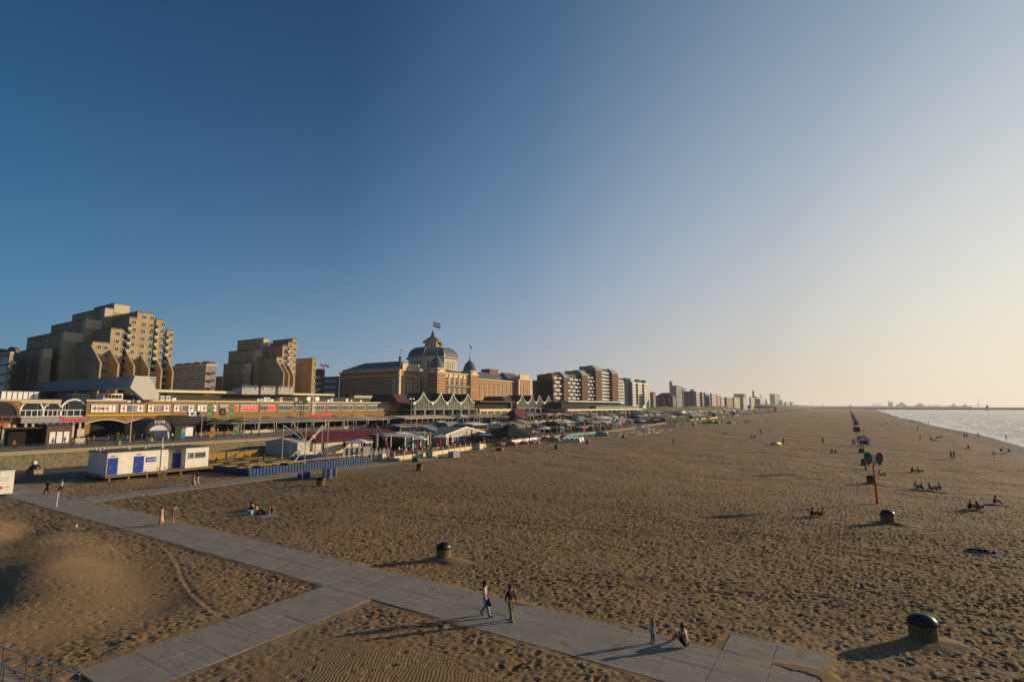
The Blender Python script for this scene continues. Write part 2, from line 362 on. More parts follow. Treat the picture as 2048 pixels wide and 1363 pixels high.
# sand material
m = bpy.data.materials.new('sand'); m.use_nodes = True; n = m.node_tree; b = n.nodes['Principled BSDF']
N = n.nodes.new; L = n.links.new
tc = N('ShaderNodeTexCoord'); am = N('ShaderNodeAttribute'); am.attribute_name = 'mask'; sp = N('ShaderNodeSeparateColor'); L(am.outputs['Color'], sp.inputs[0])
def noise(scale, det=4, vec=None, rough=0.5, dist=0):
    q = N('ShaderNodeTexNoise'); q.inputs['Scale'].default_value = scale; q.inputs['Detail'].default_value = det; q.inputs['Roughness'].default_value = rough; q.inputs['Distortion'].default_value = dist
    L(vec if vec is not None else tc.outputs['Object'], q.inputs['Vector']); return q
def mapr(src, a, b_, c, d):
    q = N('ShaderNodeMapRange'); q.inputs[1].default_value = a; q.inputs[2].default_value = b_; q.inputs[3].default_value = c; q.inputs[4].default_value = d; L(src, q.inputs[0]); return q.outputs[0]
def math_(op, a, b_):
    q = N('ShaderNodeMath'); q.operation = op
    for k, v in enumerate((a, b_)):
        if isinstance(v, (int, float)): q.inputs[k].default_value = v
        elif v is not None: L(v, q.inputs[k])
    return q.outputs[0]
def mixc(f, a, b_, bt='MIX'):
    q = N('ShaderNodeMix'); q.data_type = 'RGBA'; q.blend_type = bt
    for k, v in ((0, f), (6, a), (7, b_)):
        if isinstance(v, (int, float)): q.inputs[k].default_value = v
        elif isinstance(v, tuple): q.inputs[k].default_value = (*v, 1)
        else: L(v, q.inputs[k])
    return q.outputs[2]
n1 = noise(0.25, 6); n2 = noise(14, 3); n3 = noise(0.045, 5)
c = mixc(mapr(n1.outputs['Fac'], 0.3, 0.7, 0, 1), (0.20, 0.131, 0.064), (0.265, 0.176, 0.088))
c = mixc(mapr(n2.outputs['Fac'], 0.35, 0.65, 0.0, 0.5), c, (0.18, 0.12, 0.06))
c = mixc(mapr(n3.outputs['Fac'], 0.45, 0.62, 0.0, 0.45), c, (0.165, 0.115, 0.065))
c = mixc(sp.outputs[0], c, (0.085, 0.06, 0.038))
L(c, b.inputs['Base Color'])
L(mapr(sp.outputs[0], 0.55, 1, 0.95, 0.75), b.inputs['Roughness']); b.inputs['Specular IOR Level'].default_value = 0.25
# trodden sand seen from afar: hollows as bump; wind ripples on the smooth parts; grains everywhere
vor = N('ShaderNodeTexVoronoi'); vor.feature = 'SMOOTH_F1'; vor.inputs['Scale'].default_value = 2.6; vor.inputs['Smoothness'].default_value = 0.4; L(tc.outputs['Object'], vor.inputs['Vector'])
nfar = noise(1.1, 5, rough=0.65)
hfar = math_('ADD', math_('MULTIPLY', vor.outputs['Distance'], 0.24), math_('MULTIPLY', nfar.outputs['Fac'], 0.55))
patch = noise(0.07, 4); hfar = math_('ADD', hfar, math_('MULTIPLY', noise(0.22, 3).outputs['Fac'], 1.2)); hfar = math_('MULTIPLY', hfar, mapr(patch.outputs['Fac'], 0.35, 0.6, 0.45, 1.0))
hfar = math_('MULTIPLY', hfar, math_('MULTIPLY', math_('ADD', mapr(sp.outputs[2], 0, 1, 0.0, 1.0), 0.0), mapr(sp.outputs[0], 0.1, 0.9, 1, 0)))
wv = N('ShaderNodeTexWave'); wv.wave_type = 'BANDS'; wv.bands_direction = 'DIAGONAL'; wv.inputs['Scale'].default_value = 2.9; wv.inputs['Distortion'].default_value = 7.0; wv.inputs['Detail'].default_value = 1.5; wv.inputs['Detail Scale'].default_value = 0.35
mp = N('ShaderNodeMapping'); mp.inputs['Rotation'].default_value = (0, 0, R(15)); L(tc.outputs['Object'], mp.inputs[0]); L(mp.outputs[0], wv.inputs['Vector'])
rip = math_('MULTIPLY', math_('MULTIPLY', wv.outputs['Fac'], 0.010), math_('MULTIPLY', mapr(sp.outputs[1], 0.25, 0.8, 0, 1), mapr(sp.outputs[2], 0, .6, 1, 0)))
gr = math_('MULTIPLY', noise(22, 4).outputs['Fac'], 0.012)
hh = math_('ADD', math_('ADD', math_('MULTIPLY', hfar, 0.85), rip), gr)
bp = N('ShaderNodeBump'); bp.inputs['Strength'].default_value = 1.0; bp.inputs['Distance'].default_value = 1.0; L(hh, bp.inputs['Height']); L(bp.outputs[0], b.inputs['Normal'])
MATS['sand'] = m; gme.materials.append(m)
ground = structure(put('ground', gme))

# ------------------------------------------------------------------ concrete slabs
M_CONC = mat('concrete', (0.245, 0.226, 0.20), 0.85, var=0.16, scale=0.9, bump=0.25, bscale=9)
_n = M_CONC.node_tree; N = _n.nodes.new; L = _n.links.new
_b = _n.nodes['Principled BSDF']; tc = N('ShaderNodeTexCoord')
src = _b.inputs['Base Color'].links[0].from_socket
s1 = N('ShaderNodeTexNoise'); s1.inputs['Scale'].default_value = 0.9; s1.inputs['Detail'].default_value = 7; L(tc.outputs['Object'], s1.inputs['Vector'])
r1 = N('ShaderNodeMapRange'); r1.inputs[1].default_value = 0.62; r1.inputs[2].default_value = 0.66; L(s1.outputs['Fac'], r1.inputs[0])
x1 = N('ShaderNodeMix'); x1.data_type = 'RGBA'; L(r1.outputs[0], x1.inputs[0]); L(src, x1.inputs[6]); x1.inputs[7].default_value = (0.22, 0.165, 0.105, 1)
s2 = N('ShaderNodeTexNoise'); s2.inputs['Scale'].default_value = 1.5; s2.inputs['Detail'].default_value = 4
mp = N('ShaderNodeMapping'); mp.inputs['Scale'].default_value = (0.25, 3.0, 1); L(tc.outputs['Object'], mp.inputs[0]); L(mp.outputs[0], s2.inputs['Vector'])
r2 = N('ShaderNodeMapRange'); r2.inputs[1].default_value = 0.35; r2.inputs[2].default_value = 0.7; r2.inputs[3].default_value = 0.8; r2.inputs[4].default_value = 1.12; L(s2.outputs['Fac'], r2.inputs[0])
x2 = N('ShaderNodeMix'); x2.data_type = 'RGBA'; x2.blend_type = 'MULTIPLY'; x2.inputs[0].default_value = 1; L(x1.outputs[2], x2.inputs[6]); L(r2.outputs[0], x2.inputs[7]); L(x2.outputs[2], _b.inputs['Base Color'])
M_CONC2 = mat('concrete_darker', (0.225, 0.207, 0.184), 0.85, var=0.16, scale=0.9, bump=0.2, bscale=9)
def slabs(name, r, dx=2.0, dy=2.0):
    mb = MB(); x = r[1]
    while x > r[0] + 0.1:
        y = r[2]
        while y < r[3] - 0.1:
            z = 0.05 + random.uniform(-0.006, 0.006); g = 0.012; mb.mi(0 if random.random() < .75 else 1)
            k = len(mb.v); mb.box(x - dx + g, x - g, y + g, y + dy - g, -0.12, z)
            for q in range(k + 4, k + 8): vx_, vy_, vz_ = mb.v[q]; mb.v[q] = (vx_, vy_, vz_ + random.uniform(-0.005, 0.005))
            y += dy
        x -= dx
    return structure(mb.build(name, [M_CONC, M_CONC2]))
slabs('path', PATH_MAIN); slabs('path', PATH_END); slabs('path', (-27.2, -23.2, 9.68, 21.68)); slabs('path', PATH_SIDE)
# ------------------------------------------------------------------ sea
sx_ = axis(38, 130, 0.7, 30, 24000, 1.03, 1.08, 400); sy_ = axis(100, 420, 1.2, -6000, 24000, 1.012, 1.06, 1200)
SX, SY = np.meshgrid(sx_, sy_); X = SX.ravel(); Y = SY.ravel(); wl = waterline(Y)
d = X - wl
ph = d / 11.0 + 1.1 * fbm(X / 60, Y / 90, 3, 5) * 2 + 0.6 * fbm(X / 20, Y / 30, 2, 6)
cr = np.maximum(0, np.sin(ph * 2 * math.pi)) ** 2
amp = 0.42 * sstep(2, 12, d) * (1 - 0.6 * sstep(60, 200, d)) * np.clip(0.4 + 2.2 * fbm(X / 30, Y / 45, 2, 8), 0.1, 1)
hz = -0.75 + amp * cr + 0.10 * fbm(X / 5, Y / 7, 3, 9) * sstep(0, 6, d)
foam = np.clip(cr * np.clip(1.6 - d / 130, 0, 1) * sstep(-.16, -.04, fbm(X / 18, Y / 40, 3, 15)) * 1.25, 0, 1)
foam = np.maximum(foam, np.exp(-((d - 1.5) / 2.6) ** 2)); foam = np.clip(foam * 1.25, 0, 1)
foam = np.maximum(foam, np.clip(0.9 - d / 95, 0, 1) * sstep(-0.05, 0.12, fbm(X / 9, Y / 26, 3, 17)))
co = np.stack([X, Y, hz], 1); nx2, ny2 = len(sx_), len(sy_)
ii = (np.arange(ny2 - 1)[:, None] * nx2 + np.arange(nx2 - 1)[None, :]).ravel(); q2 = np.stack([ii, ii + 1, ii + 1 + nx2, ii + nx2], 1).astype(np.int32)
at2 = np.ones((len(X), 4), np.float32); at2[:, 0] = foam; at2[:, 1] = np.clip(d / 60, 0, 1)
sme = gridmesh('sea', co, q2, at2)
m = bpy.data.materials.new('sea_water'); m.use_nodes = True; n = m.node_tree; b = n.nodes['Principled BSDF']; N = n.nodes.new; L = n.links.new
tc = N('ShaderNodeTexCoord'); am = N('ShaderNodeAttribute'); am.attribute_name = 'mask'; sp = N('ShaderNodeSeparateColor'); L(am.outputs['Color'], sp.inputs[0])
mpv = N('ShaderNodeMapping'); mpv.inputs['Scale'].default_value = (1, 0.45, 1); L(tc.outputs['Object'], mpv.inputs[0])
fn = noise(0.55, 8, mpv.outputs[0], 0.65); ff = math_('ADD', sp.outputs[0], mapr(fn.outputs['Fac'], 0.3, 0.7, -0.45, 0.45)); ff = mapr(ff, 0.34, 0.46, 0, 1)
c = mixc(sp.outputs[1], (0.13, 0.16, 0.13), (0.07, 0.14, 0.135)); c = mixc(ff, c, (0.86, 0.86, 0.84)); L(c, b.inputs['Base Color'])
L(mapr(ff, 0, 1, 0.12, 0.8), b.inputs['Roughness']); b.inputs['IOR'].default_value = 1.33
bn = noise(0.35, 8, mpv.outputs[0], 0.62); bp = N('ShaderNodeBump'); bp.inputs['Strength'].default_value = 1; bp.inputs['Distance'].default_value = 1.8; L(bn.outputs['Fac'], bp.inputs['Height']); L(bp.outputs[0], b.inputs['Normal'])
sme.materials.append(m); structure(put('sea', sme))
# ------------------------------------------------------------------ air
def build_haze():
    hz = MB().box(-17000, 25000, -7000, 25000, -6, 130).build('haze', mat('haze_shell', (1, 1, 1)))
    m = bpy.data.materials.new('haze_air'); m.use_nodes = True; n = m.node_tree; n.nodes.clear()
    v = n.nodes.new('ShaderNodeVolumePrincipled'); v.inputs['Color'].default_value = (0.93, 0.96, 1.0, 1); v.inputs['Density'].default_value = 0.00010; v.inputs['Anisotropy'].default_value = 0.25
    o = n.nodes.new('ShaderNodeOutputMaterial'); n.links.new(v.outputs[0], o.inputs['Volume'])
    hz.data.materials.clear(); hz.data.materials.append(m); hz['kind'] = 'stuff'; hz['label'] = 'thin evening haze over the beach and sea'; hz['category'] = 'haze'
build_haze()
# ================================================================== BUILDINGS
ROOTS = {}
def adopt(o, root):
    o.parent = root; o.matrix_parent_inverse = Matrix.Translation(-Vector(root.location)); return o
def part(root, name, mb, mats, smooth=False, bevel=0.0):
    return adopt(mb.build(name, mats, smooth=smooth, bevel=bevel), root)
_wm = {}
def win_mesh(w, h, frame, glass, bars=1, hbars=0, t=0.09, deep=0.10, arch=False):
    key = (round(w, 2), round(h, 2), frame.name, glass.name, bars, hbars, t, arch)
    if key in _wm: return _wm[key]
    b = MB()
    b.mi(1).box(-w / 2 + t, w / 2 - t, -0.02, 0.0, t, h - t)
    b.mi(0).box(-w / 2, -w / 2 + t, -deep, 0, 0, h).box(w / 2 - t, w / 2, -deep, 0, 0, h).box(-w / 2 + t, w / 2 - t, -deep, 0, 0, t).box(-w / 2 + t, w / 2 - t, -deep, 0, h - t, h)
    for k in range(bars):
        x = -w / 2 + w * (k + 1) / (bars + 1); b.box(x - t * .4, x + t * .4, -deep * .8, -0.02, t, h - t)
    for k in range(hbars):
        z = h * (k + 1) / (hbars + 1); b.box(-w / 2 + t, w / 2 - t, -deep * .7, -0.02, z - t * .3, z + t * .3)
    if arch:
        n = 10; r = w / 2; vs = [(-r, -deep, h)]
        pts = [(r * math.cos(math.pi * k / n), h + r * math.sin(math.pi * k / n)) for k in range(n + 1)]
        b.mi(1).poly([(x, -0.02, z) for x, z in pts])
        for (x0, z0), (x1, z1) in zip(pts[:-1], pts[1:]):
            b.mi(0).add([(x0, -deep, z0), (x1, -deep, z1), (x1 * .86, -deep, h + (z1 - h) * .86), (x0 * .86, -deep, h + (z0 - h) * .86), (x0, 0, z0), (x1, 0, z1)], [(0, 1, 2, 3), (0, 4, 5, 1)])
    me = b.mesh('window', [frame, glass]); _wm[key] = me; return me
def windows(root, me, face, plane, spots, name='window', off=0.015):
    for (u, z) in spots:
        o = bpy.data.objects.new(name, me); COL.objects.link(o)
        if face == 'x': o.location = (plane + off, u, z); o.rotation_euler = (0, 0, math.pi / 2)
        else: o.location = (u, plane - off, z)
        adopt(o, root)
G_DARK = glassmat('glass_dark', (0.02, 0.025, 0.03)); G_TEAL = glassmat('glass_teal', (0.06, 0.10, 0.10), 0.12)
F_WHITE = mat('window_frame_white', (0.62, 0.60, 0.56), 0.5, var=0.04)
M_TAN = brickmat('tan_brick', (0.40, 0.30, 0.18), (0.37, 0.275, 0.16), (0.30, 0.23, 0.14), 1.2, 0.3)
M_TANCAP = mat('tan_coping', (0.17, 0.12, 0.08), 0.8)
M_PALE = mat('pale_render', (0.50, 0.43, 0.32), 0.85, var=0.06)
M_GREYR = mat('grey_render', (0.24, 0.23, 0.215), 0.85)

def zoomA(x, y): return (x / 5.39, 580 + y / 5.39)
def zoomB(x, y): return (330 + x / 5.39, 640 + y / 5.39)
def stepped_block(label, zf, rowback, rowfront, fins, Xb, Xf, storey, zbase, extra=None):
    """terraced apartment block; rowback/rowfront: (left edge, right edge of the end wall, top y, y at far end)"""
    r0 = vx(*zf(rowfront[0][1], rowfront[0][2]), Xf)
    root = thing('apartment_building', label, 'apartment building', (Xf, r0[0], zbase))
    wall = MB(); cap = MB(); lit = MB(); spots_x = {}; spots_y = []
    spans = []
    for X0, row, ri in ((Xb, rowback, 0), (Xf, rowfront, 1)):
        for k, (xl, xr, yt, xe) in enumerate(row):
            y0, zt = vx(*zf(xr, yt), X0); y1 = vx(*zf(xe, yt), X0)[0]
            xleft = vy(*zf(xl, yt), y0)[0]
            y1 = max(y1, y0 + 2.2); wall.box(xleft, X0 - 0.01 * k, y0, y1, zbase, zt - 0.35)
            cap.box(xleft - 0.1, X0 + 0.1, y0 - 0.1, y1 + 0.1, zt - 0.35, zt)
            spans.append((ri, X0, xleft, y0, y1, zt))
    part(root, 'wall', wall, M_TAN); part(root, 'parapet', cap, M_TANCAP)
    wl_ = win_mesh(1.3, 1.35, F_WHITE, G_DARK, 1); ws = win_mesh(1.5, 1.5, F_WHITE, G_DARK, 1, 0, 0.12)
    grey = MB(); balc = MB(); nwin = 0
    for i, (ri, X0, xl, y0, y1, zt) in enumerate(spans):
        nxt = [s for s in spans if s[0] == ri and s[3] > y0]
        if ri == 0:
            # pale recessed strip with paired windows on the end wall, and a blank pale top storey facing the sea
            grey.box(X0 - 2.6, X0 + 0.02, y0 - 0.03, y0 + 0.02, zbase + 10, zt - 0.37)
            grey.box(X0, X0 + 0.05, y0, y1, zt - 3.6, zt - 0.37)
            for s in range(5):
                z = zt - 3.2 - s * storey
                if z > 18: windows(root, win_mesh(0.8, 1.2, F_WHITE, G_DARK, 0), '-y', y0 - 0.04, [(X0 - 1.9, z), (X0 - 0.8, z)])
            windows(root, ws, '-y', y0, [(xl + (X0 - xl) * 0.58, zt - 3.0 - s * storey) for s in range(4) if zt - 3.0 - s * storey > 19])
        if ri == 1 and i % 2 == 0: windows(root, ws, '-y', y0, [(xl + (X0 - xl) * 0.25, zt - 3.2)])
    part(root, 'stair_bay', grey, M_PALE)
    front = [s for s in spans if s[0] == 1]; ylist = sorted(s[3] for s in front); yend = front[-1][4]
    for k, s in enumerate(front):
        y0 = s[3]; y1 = ylist[k + 1] if k + 1 < len(front) else yend
        cols = max(1, int((y1 - y0 - 0.8) / 1.9))
        sp = []
        for c in range(cols):
            u = y0 + 1.1 + (y1 - y0 - 1.2) * (c + 0.5) / cols
            z = s[5] - 2.6
            while z > zbase + 12: sp.append((u, z)); z -= storey
        nwin += len(sp)
        windows(root, wl_, 'x', s[1], sp)
        z = s[5] - storey - 2.2; bl = 0
        if k in (2, 4, 5):
            while z > zbase + 12 and bl < 9:
                b = MB().mi(0).box(s[1] + 0.02, s[1] + 1.0, y0 - 0.55, y0 + 0.75, z, z + 0.14).box(s[1] + 0.94, s[1] + 1.0, y0 - 0.55, y0 + 0.75, z + 0.16, z + 1.0)
                b.box(s[1] + 0.02, s[1] + .94, y0 - .55, y0 - .49, z + .16, z + 1.0); b.mi(1).box(s[1] + 0.012, s[1] + 0.03, y0 - 0.5, y0 + 0.7, z + 0.16, z + 2.2)  # dark plate on the wall paints the shade of a recess
                part(root, 'balcony', b, [M_PALE, M_INT]); z -= storey; bl += 1
    for (xa, ya, xb, yb) in fins:
        yf, za = vx(*zf(xa, ya), Xf); x1, zb = vy(*zf(xb, yb), yf)
        f = MB(); prof = [(Xf - 0.5, zbase), (x1, zbase), (x1, zb), (Xf, za), (Xf - 0.5, za)]
        f.v = [(x, yf - 0.25, z) for x, z in prof] + [(x, yf + 0.25, z) for x, z in prof]; n = 5
        f.f = [tuple(range(n)), tuple(range(2 * n - 1, n - 1, -1))] + [(i, n + i, n + (i + 1) % n, (i + 1) % n) for i in range(n)]; f.m = [0] * len(f.f)
        part(root, 'buttress', f, M_TAN)
    return root, spans
b1, _ = stepped_block('huge tan stepped apartment block at far left, the tallest building in view', zoomA,
    [(150, 475, 615, 570), (305, 690, 435, 910), (565, 930, 300, 1110), (790, 1135, 183, 1225), (1020, 1235, 137, 1405)],
    [(680, 1000, 548, 1190), (920, 1200, 403, 1345), (1120, 1400, 283, 1480), (1225, 1485, 225, 1660), (1665, 1690, 305, 1760), (1770, 1805, 422, 1865)],
    [(985, 590, 1088, 780), (1190, 640, 1280, 800), (1365, 670, 1450, 820), (1525, 700, 1610, 850), (1685, 730, 1745, 860), (1800, 700, 1865, 880)], -228, -215, 2.66, 3.0)
b2, _ = stepped_block('smaller tan stepped apartment block between the tallest block and the domed hotel', zoomB,
    [(635, 880, 452, 910), (690, 985, 308, 1052), (785, 1065, 188, 1122)],
    [(985, 1205, 392, 1285), (1060, 1270, 265, 1320), (1130, 1330, 228, 1390), (1165, 1375, 195, 1400)],
    [(1205, 430, 1285, 570), (1270, 460, 1340, 590), (1335, 480, 1390, 605)], -216, -205, 2.8, 3.0)
def plain_block(root, px0, px1, pyt, pxe, X0, zb, wallm, capm=None, ground_cols=2, rows=5, storey=2.9, wm=None, zrow=2.4, cols=2, span=None):
    y0, zt = vx(px1, pyt, X0); y1 = vx(pxe, pyt, X0)[0]; xl = vy(px0, pyt, y0)[0]
    part(root, 'wall', MB().box(xl, X0, y0, y1, zb, zt - 0.3), wallm); part(root, 'parapet', MB().box(xl - .15, X0 + .15, y0 - .15, y1 + .15, zt - .3, zt), capm or wallm)
    return y0, y1, xl, zt
# the slab attached to the second block
r = thing('apartment_building', 'tan slab with two rows of small square windows, joined right of the smaller stepped block', 'apartment building', (-205, 150, 3))
y0, y1, xl, zt = plain_block(r, 588.8, 625, 715, 632, -205, 3, M_TAN, M_TANCAP)
windows(r, win_mesh(1.5, 1.5, F_WHITE, G_DARK, 1, 0, .12), '-y', y0, [(xl + (-205 - xl) * f, zt - 3.6 - s * 3.0) for s in range(5) for f in (0.30, 0.50)])
windows(r, win_mesh(1.0, 1.4, F_WHITE, G_DARK, 0), 'x', -205, [(y0 + 1.6, zt - 3.6 - s * 3.0) for s in range(5)])
# glazed block with arched roofs between the stepped blocks, and its twin at the left edge
def arched_block(label, px0, px1, pxe, pyt, X0, n, storey, pyb):
    y0, zt = vx(px1, pyt, X0); xl = vy(px0, pyt, y0)[0]; y1 = vx(pxe, pyt, X0)[0]; W_ = X0 - xl
    r = thing('apartment_building', label, 'apartment building', (X0, y0, 3))
    part(r, 'wall', MB().box(xl, X0, y0, y1, 3, zt - .8), M_GREYR); part(r, 'balustrade', MB().box(xl - .2, X0 + .2, y0 - .4, y1, zt - .8, zt), M_PALE)
    for k in range(n):
        a = xl + W_ * k / n; b = xl + W_ * (k + 1) / n; c = (a + b) / 2; h = (b - a) / 2 * .96; pr = [(c + h * math.cos(math.pi * i / 10), zt - .2 + 0.42 * h * math.sin(math.pi * i / 10)) for i in range(11)]
        part(r, 'roof', MB().extr(pr, y0 + 1.0, max(y1, y0 + 2.0), 'y'), mat('arched_roof', (0.16, 0.13, 0.10)))
        windows(r, win_mesh(h * 1.5, .9, F_WHITE, G_TEAL, 4), '-y', y0 + 1.5, [(c, zt - .1)])
    wm = win_mesh(W_ / n * 0.82, storey * 0.78, M_WHITE, G_TEAL, 2, 1, .22); sp = []
    for s in range(6):
        for k in range(n): sp.append((xl + W_ * (k + .5) / n, zt - 1.0 - storey * (s + 1) + .3))
    windows(r, wm, '-y', y0, [q for q in sp if q[1] > 8]); part(r, 'pier', MB().box(xl + W_ - 1.0, xl + W_ + .06, y0 - .5, y0, 3, zt - .85), M_TAN)
    for s in range(6):
        part(r, 'balcony', MB().box(X0 + .02, X0 + 1.2, y0 + 1, y1 - 1, zt - 1.0 - storey * (s + 1), zt - 1.0 - storey * (s + 1) + .15).box(X0 + 1.15, X0 + 1.2, y0 + 1, y1 - 1, zt - .85 - storey * (s + 1), zt - storey * (s + 1)), M_DARK)
    return r
arched_block('white-framed glazed apartments with four arched roofs, right of the tallest block', 343, 415, 434, 727, -215, 4, 3.0, 778)
arched_block('white-framed glazed apartments cut by the left edge of the photo', -55, 24, 28, 703, -225, 4, 3.0, 755)
r = thing('apartment_building', 'low pale building with plain wall right of the arched roofs', 'apartment building', (-240, 130, 3))
plain_block(r, 431, 445, 752, 447, -225, 3, M_PALE)
for lab, a, b_, e, pt, X0, m_, rows in (('dark brick apartment block with white balcony bands left of the domed hotel', 630, 645, 650, 737, -235, mat('dark_brick', (0.12, 0.05, 0.035)), 6),
                                    ('blue-grey apartment block with banded balconies beside the domed hotel', 649, 676, 679, 752, -235, mat('blue_grey_wall', (0.17, 0.20, 0.24)), 5)):
    r = thing('apartment_building', lab, 'apartment building', (X0, 170, 3)); y0, y1, xl, zt = plain_block(r, a, b_, pt, e, X0, 3, m_)
    for s in range(rows):
        z = zt - 3.2 * (s + 1) - (2 if a == 630 else 0)
        part(r, 'balcony', MB().box(xl + .3, X0 - .3, y0 - 1.2, y0 - .02, z, z + .15).box(xl + .3, X0 - .3, y0 - 1.2, y0 - 1.12, z + .15, z + 1.05), M_WHITE)
    windows(r, win_mesh(1.6, 1.6, F_WHITE, G_DARK, 1), '-y', y0, [(xl + (X0 - xl) * f, zt - 3.2 * (s + 1) + .4 - (2 if a == 630 else 0)) for s in range(rows) for f in (.2, .5, .8)])

# ------------------------------------------------------------------ promenade, sea wall, road
BZ = 3.2
M_PAVE = mat('promenade_paving', (0.22, 0.19, 0.15), 0.85, var=0.15, scale=0.6)
M_ROAD = mat('asphalt', (0.06, 0.06, 0.065), 0.9, var=0.2, scale=2)
structure(MB().box(-165, -119.02, -120, 1500, 0.2, BZ).build('promenade', M_PAVE))
structure(MB().box(-420, -165.01, -150, 1600, -0.5, 3.0).build('terrain', mat('town_ground', (0.10, 0.09, 0.07))))
structure(MB().box(-118, -108.5, -60, 58, -0.6, 0.10).build('road', M_ROAD))
structure(MB().box(-108.49, -82.5, -60, 21.7, -0.6, 0.07).box(-108.49, -98.5, 25.75, 46, -0.6, 0.07).build('pavement', mat('worn_asphalt', (0.085, 0.08, 0.075), 0.9, var=.25, scale=1.5)))
structure(MB().box(-141, -134, -120, 300, BZ, BZ + 0.004 + 0.006).build('road', mat('promenade_road', (0.13, 0.12, 0.12), 0.9)))
M_STONE = mat('stone_wall', (0.20, 0.165, 0.105), 0.95, var=0.45, scale=2.2, bump=1.0, bscale=3)
sw = thing('sea_wall', 'long rough stone sea wall carrying the promenade above the beach', 'sea wall', (-118.5, 40, 0))
part(sw, 'wall', MB().extr([(-119, -.5), (-117.0, -.5), (-118.1, 2.55), (-119, 2.55)], -120, 900, 'y'), M_STONE); part(sw, 'coping', MB().box(-119.0, -117.9, -120, 900, 2.553, BZ + .02), mat('coping_stone', (0.30, 0.25, 0.16), .9))
# railing on the wall
rl = thing('railing', 'thin dark metal railing along the top of the stone sea wall', 'railing', (-118.6, 40, BZ))
part(rl, 'rail', MB().tube((-118.6, 10, BZ + 1.05), (-118.6, 90, BZ + 1.05), .03).tube((-118.6, 10, BZ + .55), (-118.6, 90, BZ + .55), .018), M_DARK)
for k in range(40): part(rl, 'post', MB().tube((-118.6, 10 + 2 * k, BZ + .02), (-118.6, 10 + 2 * k, BZ + 1.08), .03), M_DARK)

# ------------------------------------------------------------------ long brick shopping building
M_BRICKW = brickmat('ochre_brick', (0.30, 0.17, 0.065), (0.26, 0.145, 0.055), (0.24, 0.16, 0.09), .8, .22)
XM = -157.0
mall = thing('shopping_building', 'long ochre brick shopping building on the promenade with poster panels in a row of windows', 'shopping building', (XM, 60, BZ))
ya = yx(173, XM); yb = yx(812, XM); zr = vx(240, 799, XM)[1]
part(mall, 'wall', MB().box(XM - 22, XM, ya, yb, BZ + 4.3, zr - .45), M_BRICKW)
part(mall, 'cornice', MB().box(XM - 22, XM + .35, ya - .2, yb + 3, zr - .45, zr), mat('cream_cornice', (0.55, 0.48, 0.34)))
# ground-floor arcade: piers and shallow arches with dark shops behind
arc = MB(); ycur = ya; spanw = 8.6; k = 0
while ycur < yb - 1:
    y1 = min(ycur + spanw, yb); n = 10
    arc.box(XM - 1, XM, ycur, ycur + 1.1, BZ, BZ + 4.3 - 1.05)
    pts = [(ycur, BZ + 4.3), (y1, BZ + 4.3), (y1, BZ + 3.2)] + [(y1 - (y1 - ycur) * i / n, BZ + 3.2 + 0.95 * math.sin(math.pi * i / n)) for i in range(1, n)] + [(ycur, BZ + 3.2)]
    arc.extr(pts, XM - .5, XM, 'x'); ycur = y1; k += 1
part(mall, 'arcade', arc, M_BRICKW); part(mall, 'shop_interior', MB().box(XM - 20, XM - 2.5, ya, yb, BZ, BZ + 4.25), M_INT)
tr = MB(); ycur = ya
for q in range(3):
    y1 = ycur + spanw; pts = [(XM + .06, ycur + spanw * i / 10, BZ + 3.25 + .95 * math.sin(math.pi * i / 10)) for i in range(11)]; tr.path(pts, .1, 5); ycur = y1
part(mall, 'arch_trim', tr, M_WHITE)
part(mall, 'yellow_band', MB().box(XM + .01, XM + .06, yx(174, XM), yx(340, XM), BZ + 5.2, BZ + 5.42), M_YELLOW)
wins = [(182, 234), (241, 289), (296, 340.5), (347.5, 389), (395, 434), (439.6, 476.5), (480.7, 514.5), (520.6, 550), (556.6, 585.5), (591, 617.5), (623.8, 648.8), (653.4, 677.7), (682, 705), (709, 731), (734.7, 755), (759.7, 779), (783, 799)]
zt_ = vx(300, 809.3, XM)[1]; zb_ = vx(300, 822.8, XM)[1]
M_PANEL = mat('poster_white', (0.78, 0.76, 0.74), .6, var=.03); M_PRED = mat('poster_red', (0.72, 0.05, 0.04), .6, var=.05); M_PGREY = mat('poster_grey', (0.35, 0.34, 0.34))
M_SKINP = [mat('poster_tone_%d' % i, c, .6, var=.3, scale=1.2) for i, c in enumerate([(0.35, 0.12, 0.13), (0.12, 0.14, 0.25), (0.45, 0.25, 0.18), (0.30, 0.34, 0.42)])]
